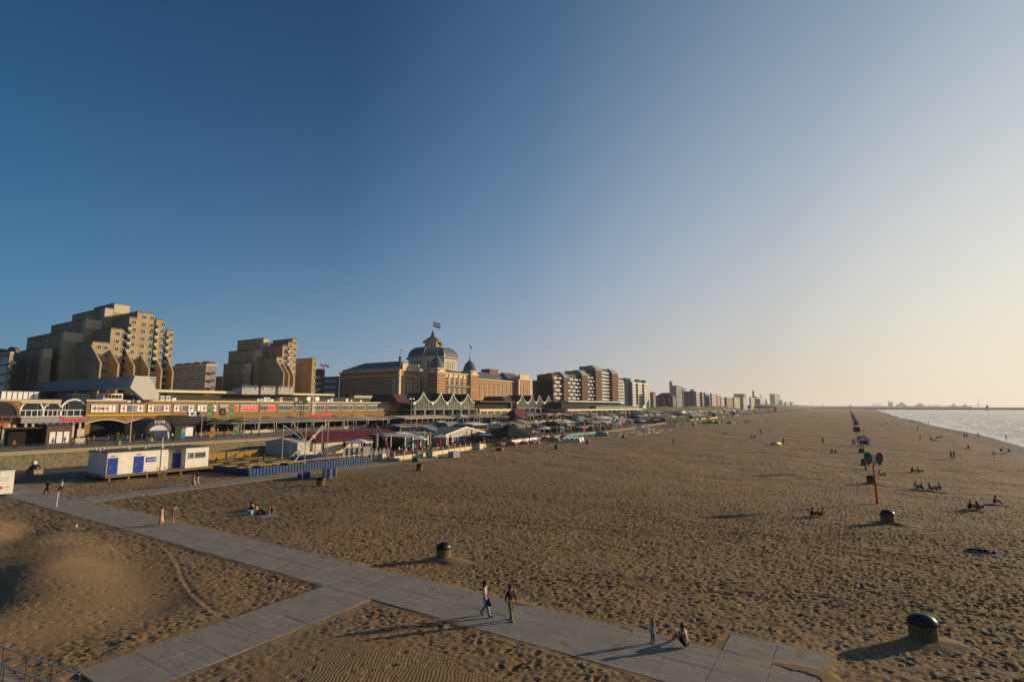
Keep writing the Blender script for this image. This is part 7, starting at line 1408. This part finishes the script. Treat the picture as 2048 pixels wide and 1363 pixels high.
def merged_par(col, w_, h, shut):
    b = MB()
    b.mi(1).tube((0, 0, 0), (0, 0, h), .04, n=5); b.mi(0)
    if shut: b.lathe([(.08, h * .25), (.2, h * .4), (.2, h * .8), (.05, h)], 7)
    else:
        R_ = w_ * .7; vs = [(0, 0, h)] + [(R_ * math.cos(math.pi / 4 + math.pi / 2 * k), R_ * math.sin(math.pi / 4 + math.pi / 2 * k), h - .6) for k in range(4)]; b.add(vs, [(0, 1 + k, 1 + (k + 1) % 4) for k in range(4)])
    return b.mesh('parasol', [col, M_PALE])
PO = [merged_par(c, 3.6, 3.1, False) for c in (C_WHT, C_CRM, C_GRY, C_WHT, C_PINK, C_BLU)]; PS = [merged_par(c, 0, 3.5, True) for c in (C_BLK, C_CRM, C_RED, C_GRY, C_BLK)]
near_n = 0
for i in range(125):       # terrace right behind the cream fence: mostly black and red seating
    y = rr_.uniform(80, 150); x = front_x(y) - rr_.uniform(1.2, 13); lone(CHL[rr_.choice([0, 1, 1, 0, 2, 3])], 'chair', 'chair', x, y, 0, rr_.uniform(0, 6.2), 'terrace chair among the crowded seats behind the cream fence', 'chairs behind the cream fence')
    if i % 3 == 0: lone(TBL[rr_.randrange(2)], 'table', 'table', x + .8, y, 0, 0, 'small terrace table behind the cream fence', 'tables behind the cream fence')
    if i % 5 == 0: fig(['sit', 'walk', 'stand'][i % 3], 0 if i % 3 == 2 else rr_.randrange(6), 900, 900, 'guest among the seats behind the cream fence', grp='guests behind the cream fence').location = (x - .7, y + .3, 0)
for i in range(270):
    y = 120 + rr_.random() ** 1.5 * 420; x = front_x(y) - rr_.uniform(-1, 22); i % 2 or lone(CHL[rr_.choice([0, 2, 3, 4, 3])], 'chair', 'chair', x, y, 0, rr_.uniform(0, 6.2), 'chair on the far club terraces', 'chairs on the far club terraces', 1.15)
    if i % 2 == 0: lone(PS[rr_.randrange(5)], 'closed_parasol', 'parasol', x - 1, y, 0, 0, 'closed parasol on the far club terraces', 'closed parasols on the far club terraces', rr_.uniform(.9, 1.25))
    if i % 2 == 1: lone(PO[rr_.randrange(6)], 'parasol', 'parasol', x - 2, y, 0, rr_.uniform(0, 1.5), 'open parasol on the far club terraces', 'open parasols on the far club terraces', rr_.uniform(.9, 1.3))
    if i % 5 == 2: fig('walk', rr_.randrange(6), 900, 900, 'guest on the far club terraces', grp='guests on the far club terraces').location = (x + .8, y, 0)
    if i % 3 == 2: lone(TBL[rr_.randrange(2)], 'table', 'table', x + .8, y + .8, 0, 0, 'table on the far club terraces', 'tables on the far club terraces', 1.2)
# low windbreak fences along the front of the farther clubs
for y0, y1, c, h, lab in [(131, 158, M_WHITE, .9, 'white low windbreak with faded red marks right of the black marquee'), (162, 200, mat('teal_screen', (.10, .38, .36)), .8, 'turquoise low windbreak near the dark blue-grey tent'), (205, 250, M_WOOD, .9, 'brown wooden terrace fence by the scattered loungers'), (262, 330, M_WOOD, 1.0, 'brown fence before the far clubs'), (335, 420, M_GROOF, 1.1, 'grey fence before the far clubs'), (425, 520, M_CREAM, 1.0, 'cream fence before the far clubs'), (530, 680, M_DARK, 1.2, 'dark fence before the last clubs')]:
    r = thing('windbreak', lab, 'windbreak', (front_x(y0), y0, 0)); n = 8
    for k in range(n):
        a = y0 + (y1 - y0) * k / n; c_ = y0 + (y1 - y0) * (k + 1) / n - .15; xa, xb = front_x(a) + 1, front_x(c_) + 1; part(r, 'panel', MB().prism([(xa, a), (xb, c_), (xb - .06, c_), (xa - .06, a)], .05, h), c); part(r, 'post', MB().box(xa - .08, xa + .04, a - .08, a, 0, h + .3), M_PALE)
# --- tall masts along promenade and among the clubs
def mast(px, X_, pyt, lab, heads, z=BZ, r_=.11, name='light_mast'):
    y, zt = vx(px, pyt, X_); r = thing(name, lab, 'light mast' if heads else 'flagpole', (X_, y, z)); H_ = zt - z; put('pole', MB().tube((0, 0, 0), (0, 0, H_), r_, r_ * .6, 8).mesh('pole', M_PALE), r)
    if heads:
        put('arm', MB().tube((0, -.9, H_ - .5), (0, .9, H_ - .5), .05).mesh('arm', M_PALE), r)
        for g in [(-.9,), (-.9, .9), (-.9, 0, .9)][heads - 1]: put('lamp_head', MB().box(-.2, .35, g - .32, g + .32, H_ - .75, H_ - .35).mesh('lamp_head', M_WHITE), r)
mast(267, -126, 797, 'tall light mast with two white lamp heads left of the black arch tent', 2); mast(522, -128, 795, 'tall light mast with three lamp heads before the red window panels', 3); mast(697, -130, 797, 'tall light mast with two lamp heads before the plain mall windows', 2); mast(823, -132, 794, 'tall slim light mast left of the four white gables', 2)
for px, pt, lab in ((405, 827, 'slim white mast left of the green banners'), (490, 822, 'slim white mast under the red poster window'), (597, 815, 'slim mast before the plain mall windows'), (708, 818, 'thin mast right of the light mast with two heads'), (767, 822, 'short mast by the yellow shop sign'), (925, 797, 'tall mast before the third white gable'), (942, 800, 'mast at the right end of the four white gables'), (949, 803, 'second mast beside the one at the gables\' right end'), (1022, 797, 'tall mast right of the onion-domed tower'), (1056, 815, 'short mast before the pointed pavilion'), (1119, 815, 'brown mast before the brown apartments'), (1164, 808, 'tall mast before the brown balcony apartments'), (1268, 812, 'slim mast before the glass restaurant'), (1345, 806, 'slim mast before the green dune'), (1387, 800, 'tall slim mast before the brown dune block'), (1428, 806, 'slim mast in front of the stepped balcony flats'), (1470, 806, 'slim mast in front of the cream low block')):
    mast(px, -134, pt, lab, 0, r_=.09)
# --- promenade terraces in front of the shopping building
y_ = yx(395, -143); k = 0; cols_ = [C_GRY, M_GROOF, C_GRY, cloth((.30, .26, .22)), M_GROOF]
while y_ < yx(842, -143):
    L_ = rr_.uniform(9, 13); r = thing('terrace_canopy', ['long grey awning roof', 'grey canopy with dark underside', 'grey tensioned canopy', 'beige awning roof', 'flat dark grey canopy', 'pale striped awning', 'greyish pink awning'][k % 7] + ' over a promenade terrace, ' + ['first', 'second', 'third', 'fourth', 'fifth', 'sixth', 'seventh', 'eighth', 'ninth', 'tenth', 'eleventh', 'twelfth'][k] + ' from the left', 'canopy', (-143, y_, BZ)); m_ = [C_GRY, M_GROOF, C_GRY, cloth((.36, .30, .24)), M_GROOF, cloth((.42, .38, .34)), cloth((.34, .20, .18))][k % 7]
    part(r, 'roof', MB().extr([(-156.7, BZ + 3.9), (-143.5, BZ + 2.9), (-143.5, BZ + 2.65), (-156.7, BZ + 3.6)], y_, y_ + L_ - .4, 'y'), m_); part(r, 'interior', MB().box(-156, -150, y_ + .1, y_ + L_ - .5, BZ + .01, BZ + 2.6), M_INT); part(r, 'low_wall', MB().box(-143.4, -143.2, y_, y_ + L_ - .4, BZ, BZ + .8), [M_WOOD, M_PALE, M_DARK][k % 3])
    for q in range(3): part(r, 'post', MB().box(-143.4, -143.25, y_ + q * (L_ - .7) / 2, y_ + q * (L_ - .7) / 2 + .15, BZ + .8, BZ + 2.66), M_PALE)
    for q in range(5): fig(['stand', 'walk'][q % 2], [0, 3][q % 2] if q % 2 else 0, 900, 900, 'guest on the promenade terraces under the canopies', z=BZ, grp='guests on the promenade terraces').location = (-146 + rr_.uniform(-2, 1.5), y_ + rr_.uniform(0, L_), BZ)
    for q in range(4): lone(CHL[rr_.randrange(5)], 'chair', 'chair', -144.5 - rr_.random() * 3, y_ + rr_.uniform(0, L_ - 1), BZ, rr_.uniform(0, 6), 'chair on the promenade terraces', 'chairs on the promenade terraces')
    if k % 2 == 1: closed(-141.5, y_ + 3, BZ, 3.2, [C_WHT, C_BLU, C_BLK][k % 3], 'closed parasol beside the promenade canopies', 'closed parasols on the promenade')
    y_ += L_; k += 1
ys_ = thing('shop_sign', 'long yellow sign board above the promenade canopies', 'sign', (-142.5, yx(797, -142.5), BZ)); part(ys_, 'board', MB().box(-142.6, -142.4, yx(797, -142.5), yx(830, -142.5), BZ + 3.2, BZ + 4.0), M_YELLOW); part(ys_, 'bracket', MB().box(-143, -142.6, yx(800, -142.5), yx(800, -142.5) + .2, BZ + 2.7, BZ + 3.6), M_DARK)
rs = thing('shop_sign', 'red curly lettering band above the promenade canopies below the floodlight ladder', 'sign', (-150, yx(618, -150), BZ)); ya_ = yx(618, -150); yb_ = yx(665, -150)
for q in range(10): part(rs, 'letter', MB().lathe([(.35, 0), (.5, .3), (.3, .9 if q % 3 else 1.3)], 6, (-150, ya_ + (yb_ - ya_) * q / 10 + .5, BZ + 4.1), sx=.2), M_RED)
part(rs, 'backing', MB().box(-150.3, -150.15, ya_, yb_, BZ + 3.9, BZ + 4.1), M_RED)
lt_ = thing('floodlight_mast', 'white lattice mast with round floodlights against the brick shopping front', 'light mast', (-155, yx(622, -155), BZ)); yl = yx(622, -155)
for dx_, dy_ in ((0, 0), (0, .9), (.8, 0), (.8, .9)): part(lt_, 'leg', MB().box(-155 + dx_, -154.88 + dx_, yl + dy_, yl + dy_ + .12, BZ + 4, 13.9), M_WHITE)
for q in range(9): part(lt_, 'rung', MB().box(-154.2, -154.1, yl + .12, yl + .9, BZ + 4.5 + q, BZ + 4.6 + q), M_WHITE)
for g in (-1.6, 1.9): part(lt_, 'floodlight', MB().tube((-154.6, yl + g, 13.2), (-154.2, yl + g, 13.2), .75, n=14), M_STEEL)
# black arch tent with white mouth
AXT = -134; a0_, a1_ = yx(290, AXT), yx(350, AXT)
tn = thing('arch_tent', 'black arched event tent with white inner wall and white letters on the promenade', 'tent', (AXT, (a0_ + a1_) / 2, BZ)); cy_ = (a0_ + a1_) / 2; hw = (a1_ - a0_) / 2; Ht = vx(312, 838, AXT)[1] - BZ; n = 14
def arc_pts(s, h): return [(cy_ + hw * s * math.cos(math.pi * k / n), BZ + Ht * h * math.sin(math.pi * k / n) ** .8) for k in range(n + 1)]
o_, i_ = arc_pts(1, 1), arc_pts(.80, .72); b = MB()
for k in range(n): b.quad((AXT, *o_[k]), (AXT, *o_[k + 1]), (AXT + .3, *i_[k + 1]), (AXT + .3, *i_[k])); b.quad((AXT, *o_[k]), (AXT - 7, *o_[k]), (AXT - 7, *o_[k + 1]), (AXT, *o_[k + 1]))
part(tn, 'shell', b, mat('tent_black', (.03, .028, .032), .6)); part(tn, 'mouth', MB().extr(i_, AXT + .1, AXT + .2, 'x'), mat('tent_white', (.55, .54, .55), .7)); part(tn, 'side_wall', MB().extr([(AXT - 7, BZ), (AXT, BZ), (AXT, BZ + 1), (AXT - 7, BZ + 3)], a0_ - .1, a0_, 'y'), M_BLACK)
adopt(text('S U N', .85, M_WHITE, None, (AXT + .35, cy_, BZ + Ht * .86), bold=True), tn)
tag(MB().extr([(0, 0), (.9, 0), (.6, 1.6), (.2, 3.2), (0, 3.4)], -.05, .05, 'y').build('feather_flag', M_ORANGE, loc=(AXT - 1, a0_ - 2.2, BZ)), 'orange sail-shaped banner left of the black arch tent', 'banner')
def crown(c, rad, n, ls, rnd):
    b = MB()
    for k in range(n):
        d = Vector((rnd.gauss(0, 1), rnd.gauss(0, 1), rnd.gauss(0, .8))).normalized() * rad * (.55 + .5 * rnd.random()); p_ = Vector(c) + d; q = Euler((rnd.uniform(0, 6), rnd.uniform(0, 6), rnd.uniform(0, 6))).to_matrix(); a = q @ Vector((ls, 0, 0)); e = q @ Vector((0, ls * .5, 0)); b.add([p_ - a, p_ + e, p_ + a, p_ - e], [(0, 1, 2, 3)])
    return b
M_LEAF = mat('leaves', (.07, .09, .025), .8, var=.5, scale=3, col2=(.12, .08, .03))
def bush(px, X_, s, lab, z=BZ, pot=True):
    y = yx(px, X_); r = thing('potted_shrub', lab, 'shrub', (X_, y, z)); part(r, 'foliage', crown((X_, y, z + 1.0 + s * .6), s, 160, .22, rr_), M_LEAF)
    part(r, 'stem', MB().tube((X_, y, z + .5), (X_, y, z + 1.0 + s * .4), .07), M_WOOD)
    if pot: part(r, 'pot', MB().lathe([(.45, 0), (.55, .7), (.5, .72)], 8, (X_, y, z)), M_PALE)
bush(306, -127, .8, 'round potted shrub in front of the white tent mouth'); bush(30, -143, 1.3, 'autumn-coloured shrub by the left arches'); bush(52, -141, 1.2, 'shrub left of the dark kiosk'); bush(242, -121, .9, 'low green shrub behind the police cabin roof')
for i, (px, py, s) in enumerate([(1102, 868, 2.0), (1146, 866, 2.0), (1193, 868, 1.6), (1180, 848, 1.8), (846, 878, 1.1), (891, 884, 1.2), (799, 890, 1.0), (1165, 850, 1.5)]):
    x, y = at(px, py); r = thing('palm_shrub', 'bushy potted palm on the club terraces, ' + ['behind the left coral banner', 'between the coral banners', 'right of the coral banner pair', 'by the grey canopies', 'behind the left white parasols', 'near the gabled pavilion', 'by the pergola glazing', 'before the slate club roof'][i], 'palm', (x, y, 0)); b = MB(); H_ = 2.2
    for k in range(26):
        a = rr_.uniform(0, 6.28); up_ = rr_.uniform(.1, 1.0); d = Vector((math.cos(a), math.sin(a), up_)).normalized(); q0 = Vector((x, y, H_)); q1 = q0 + d * s * .7; q2 = q1 + Vector((d.x, d.y, -.5)).normalized() * s * .6; sd_ = Vector((-d.y, d.x, 0)).normalized() * .16; b.add([q0 - sd_ * .4, q0 + sd_ * .4, q1 + sd_, q2, q1 - sd_], [(0, 1, 2, 4), (4, 2, 3)])
    part(r, 'fronds', b, M_LEAF); part(r, 'trunk', MB().tube((x, y, 0), (x, y, H_), .14, .1), M_WOOD)
# kiosk, hut, canopies left of the tent
KX_ = -131; k0, k1 = yx(99, KX_), yx(149, KX_)
ks = thing('kiosk', 'dark promenade kiosk with three white shutter panels', 'kiosk', (KX_, k0, BZ)); kt = vx(125, 848, KX_)[1]
part(ks, 'body', MB().box(KX_ - 5, KX_, k0, k1, BZ, kt - .2), mat('kiosk_brown', (.10, .07, .05), .8)); part(ks, 'roof', MB().box(KX_ - 5.3, KX_ + .3, k0 - .3, k1 + .3, kt - .197, kt), M_DARK)
for q in range(3): a = k0 + (k1 - k0) * (.12 + .28 * q); part(ks, 'shutter', MB().box(KX_ + .01, KX_ + .08, a, a + (k1 - k0) * .22, BZ + .3, BZ + (kt - BZ) * .64), M_WHITE)
part(ks, 'side_canopy', MB().box(KX_ - 4.5, KX_ - .5, k0 - 6, k0 - .35, BZ + 3.3, BZ + 3.5), M_DARK); part(ks, 'canopy_post', MB().box(KX_ - .7, KX_ - .55, k0 - 6, k0 - 5.85, BZ, BZ + 3.29), M_DARK); part(ks, 'back_room', MB().box(KX_ - 4.4, KX_ - 2, k0 - 5, k0 - .36, BZ, BZ + 3.28), M_INT)
part(ks, 'sign_panel', MB().box(KX_ - .5, KX_ + .3, k1 + .6, k1 + 2.3, BZ + .1, BZ + 1.2).box(KX_ - .4, KX_ + .2, k1 + .8, k1 + 2.0, BZ + 1.5, BZ + 3.0), M_PALE)
h0_, h1_ = yx(354, -129), yx(392, -129); ht_ = thing('hut', 'dark green hut with a white poster right of the black arch tent', 'hut', (-129, h0_, BZ)); part(ht_, 'body', MB().box(-131, -129, h0_, h1_, BZ, BZ + 2.9), mat('hut_dark_green', (.03, .045, .02))); part(ht_, 'poster', MB().box(-128.99, -128.9, h0_ + 2.2, h0_ + 3.8, BZ + .7, BZ + 2.7), M_WHITE); part(ht_, 'roof', MB().box(-131.2, -128.8, h0_ - .2, h1_ + .2, BZ + 2.903, BZ + 3.05), M_DARK)
bt = thing('terrace_canopy', 'black tent roofs over the burger terrace right of the arch tent', 'canopy', (-145, yx(345, -145), BZ)); y0_, y1_ = yx(335, -146), yx(400, -146)
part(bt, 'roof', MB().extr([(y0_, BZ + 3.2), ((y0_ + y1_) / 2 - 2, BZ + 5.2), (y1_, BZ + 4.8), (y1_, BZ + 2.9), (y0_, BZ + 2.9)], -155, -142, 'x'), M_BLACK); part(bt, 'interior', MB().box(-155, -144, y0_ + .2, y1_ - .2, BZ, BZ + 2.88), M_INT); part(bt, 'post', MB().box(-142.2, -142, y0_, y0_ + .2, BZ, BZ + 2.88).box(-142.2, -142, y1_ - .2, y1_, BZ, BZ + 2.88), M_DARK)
for i, (px, lab) in enumerate(((432, 'dark green square parasol, left of two on the burger terrace'), (470, 'dark green square parasol, right of two on the burger terrace'))): parasol(-140, yx(px, -140), BZ, 5.5, 4.2, mat('dark_green_cloth', (.045, .055, .02), .85), lab, rz=0)
M_GOLD = mat('gold_yellow', (.70, .45, .03), .5)
def arches(s): return MB().path([(0, -s * .5, 0), (0, -s * .42, s * .7), (0, -s * .25, s * .95), (0, -s * .08, s * .7), (0, 0, s * .1), (0, s * .08, s * .7), (0, s * .25, s * .95), (0, s * .42, s * .7), (0, s * .5, 0)], s * .07, 5)
for i, (px, lab) in enumerate(((420.5, 'tall dark green banner with yellow arches, left one'), (464, 'tall dark green banner with yellow arches, right one'))):
    y = yx(px, -148); r = thing('banner', lab, 'banner', (-148, y, BZ)); put('cloth', MB().box(-.04, .04, -.75, .75, 4.6, 8.0).mesh('cloth', M_GREEN), r); put('pole', MB().tube((0, -.8, 0), (0, -.8, 8.3), .06).mesh('pole', M_STEEL), r)
    for z in (4.9, 6.7): put('emblem', arches(1.0).mesh('emblem', M_GOLD), r, (.06, 0, z))
r = thing('hanging_sign', 'square black sign board between the two green banners', 'sign', (-148, yx(445.5, -148), BZ)); put('board', MB().box(-.1, .1, -.9, .9, 5.0, 7.0).mesh('board', M_BLACK), r); put('post', MB().box(-.05, .05, -.05, .05, 2.5, 4.99).mesh('post', M_DARK), r); put('emblem', arches(.6).mesh('emblem', M_GOLD), r, (.14, 0, 5.6))
for i, px in enumerate((383, 394, 421)): r = thing('air_conditioner', ['white air conditioner left of the white mast on the burger terrace roof', 'white air conditioner touching the white mast on the burger terrace roof', 'white air conditioner right of the left green banner'][i], 'air conditioner', (-150, yx(px - 0, -150), BZ + 4.9)); put('casing', MB().box(-.5, .5, -.8, .8, 0, 1.3).mesh('casing', M_WHITE), r); put('fan', MB().tube((.5, .1, .65), (.54, .1, .65), .42, n=12).mesh('fan', M_DARK), r)
# people strolling on the promenade, bicycles along the railing, fittings
for i in range(46):
    px = 20 + i * 19.5 + rr_.uniform(-7, 7); X_ = rr_.choice([-124, -128, -132, -137]); o = fig(rr_.choice(['walk', 'walk', 'stand']), rr_.randrange(2), 900, 900, 'stroller on the promenade between the sea wall and the shop terraces', z=BZ, grp='strollers on the promenade'); o.location = (X_, yx(px, X_), BZ); o.data = T_['walk', rr_.randrange(6)]
bk = MB()
for yy in (-.55, .55):
    pts_ = [(0, yy + .33 * math.cos(2 * math.pi * k / 12), .35 + .33 * math.sin(2 * math.pi * k / 12)) for k in range(13)]; bk.path(pts_, .02, 4)
bk.tube((0, -.55, .35), (0, -.1, .85), .02, n=4).tube((0, -.1, .85), (0, .45, .85), .02, n=4).tube((0, .45, .85), (0, 0, .35), .02, n=4).tube((0, 0, .35), (0, -.1, .85), .02, n=4).tube((0, .55, .35), (0, .42, 1.05), .02, n=4).tube((-.25, .42, 1.05), (.25, .42, 1.05), .02, n=4).box(-.07, .07, -.3, -.05, .93, .98)
BK = bk.mesh('bicycle', M_DARK)
for i in range(34): lone(BK, 'bicycle', 'bicycle', -119.6 - rr_.random() * .8, 26 + i * 1.15 + rr_.uniform(-.3, .3), BZ, rr_.uniform(-.5, .5), 'dark bicycle parked against the sea wall railing', 'bicycles parked along the railing')
for i in range(90): x = -160; lone(PO[rr_.randrange(6)], 'parasol', 'parasol', -121 - rr_.random() * 18, 160 + rr_.random() ** 1.3 * 260, BZ, rr_.random(), 'open parasol on the promenade terraces before the hotel pavilions', 'open parasols before the hotel pavilions', rr_.uniform(1, 1.4))
for i in range(70): lone(PS[rr_.randrange(5)], 'closed_parasol', 'parasol', -121 - rr_.random() * 20, 150 + rr_.random() ** 1.3 * 300, BZ, 0, 'closed parasol on the promenade before the hotel pavilions', 'closed parasols before the hotel pavilions', rr_.uniform(1, 1.3))
for i, (px0, px1, X_, c, zz_, lab) in enumerate([(868, 905, -128, C_CRM, 3.4, 'cream awning with timber windows before the first white gable'), (812, 868, -128, C_CRM, 3.4, 'pale awning with orange timber front left of the white gables'), (905, 960, -131, C_GRY, 3.2, 'grey awning strip before the right white gables'), (962, 1030, -130, cloth((.35, .30, .24)), 3.2, 'beige awning strip below the dark arcade'), (1033, 1068, -126, C_DRED, 4.0, 'dark red pyramid tent roof left of the orange awnings'), (1070, 1092, -127, M_GROOF, 3.6, 'flat slate awning before the pointed pavilion'), (1095, 1122, -127, C_ORG, 3.0, 'orange awning row in the middle of the promenade'), (1122, 1146, -128, C_PINK, 3.2, 'salmon awning right of the orange ones'), (1150, 1190, -130, M_GROOF, 3.4, 'dark awning below the brown apartments'), (1292, 1330, -128, M_GROOF, 3.4, 'dark awning right of the glass restaurant'), (1332, 1372, -128, M_WOOD, 3.8, 'brown wooden pavilion before the dune')]):
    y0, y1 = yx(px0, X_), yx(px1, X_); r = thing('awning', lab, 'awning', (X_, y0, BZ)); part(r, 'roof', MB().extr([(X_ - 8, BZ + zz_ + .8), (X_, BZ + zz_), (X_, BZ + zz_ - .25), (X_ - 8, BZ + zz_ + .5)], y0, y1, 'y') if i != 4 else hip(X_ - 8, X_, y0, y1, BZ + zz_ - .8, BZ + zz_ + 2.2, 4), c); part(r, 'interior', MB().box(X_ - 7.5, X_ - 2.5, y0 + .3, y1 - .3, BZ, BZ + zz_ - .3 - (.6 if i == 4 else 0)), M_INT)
    n = 6
    for q in range(n): part(r, 'post', MB().box(X_ - .3, X_ - .15, y0 + (y1 - y0 - .2) * q / (n - 1), y0 + (y1 - y0 - .2) * q / (n - 1) + .2, BZ, BZ + zz_ - .26 - (.6 if i == 4 else 0)), [mat('orange_timber', (.40, .18, .05)), M_PALE, M_DARK][0 if i < 2 else 1 + i % 2])
    part(r, 'front_wall', MB().box(X_ - .12, X_ - .02, y0, y1, BZ, BZ + .8), [M_PALE, M_WOOD, M_CREAM][i % 3])
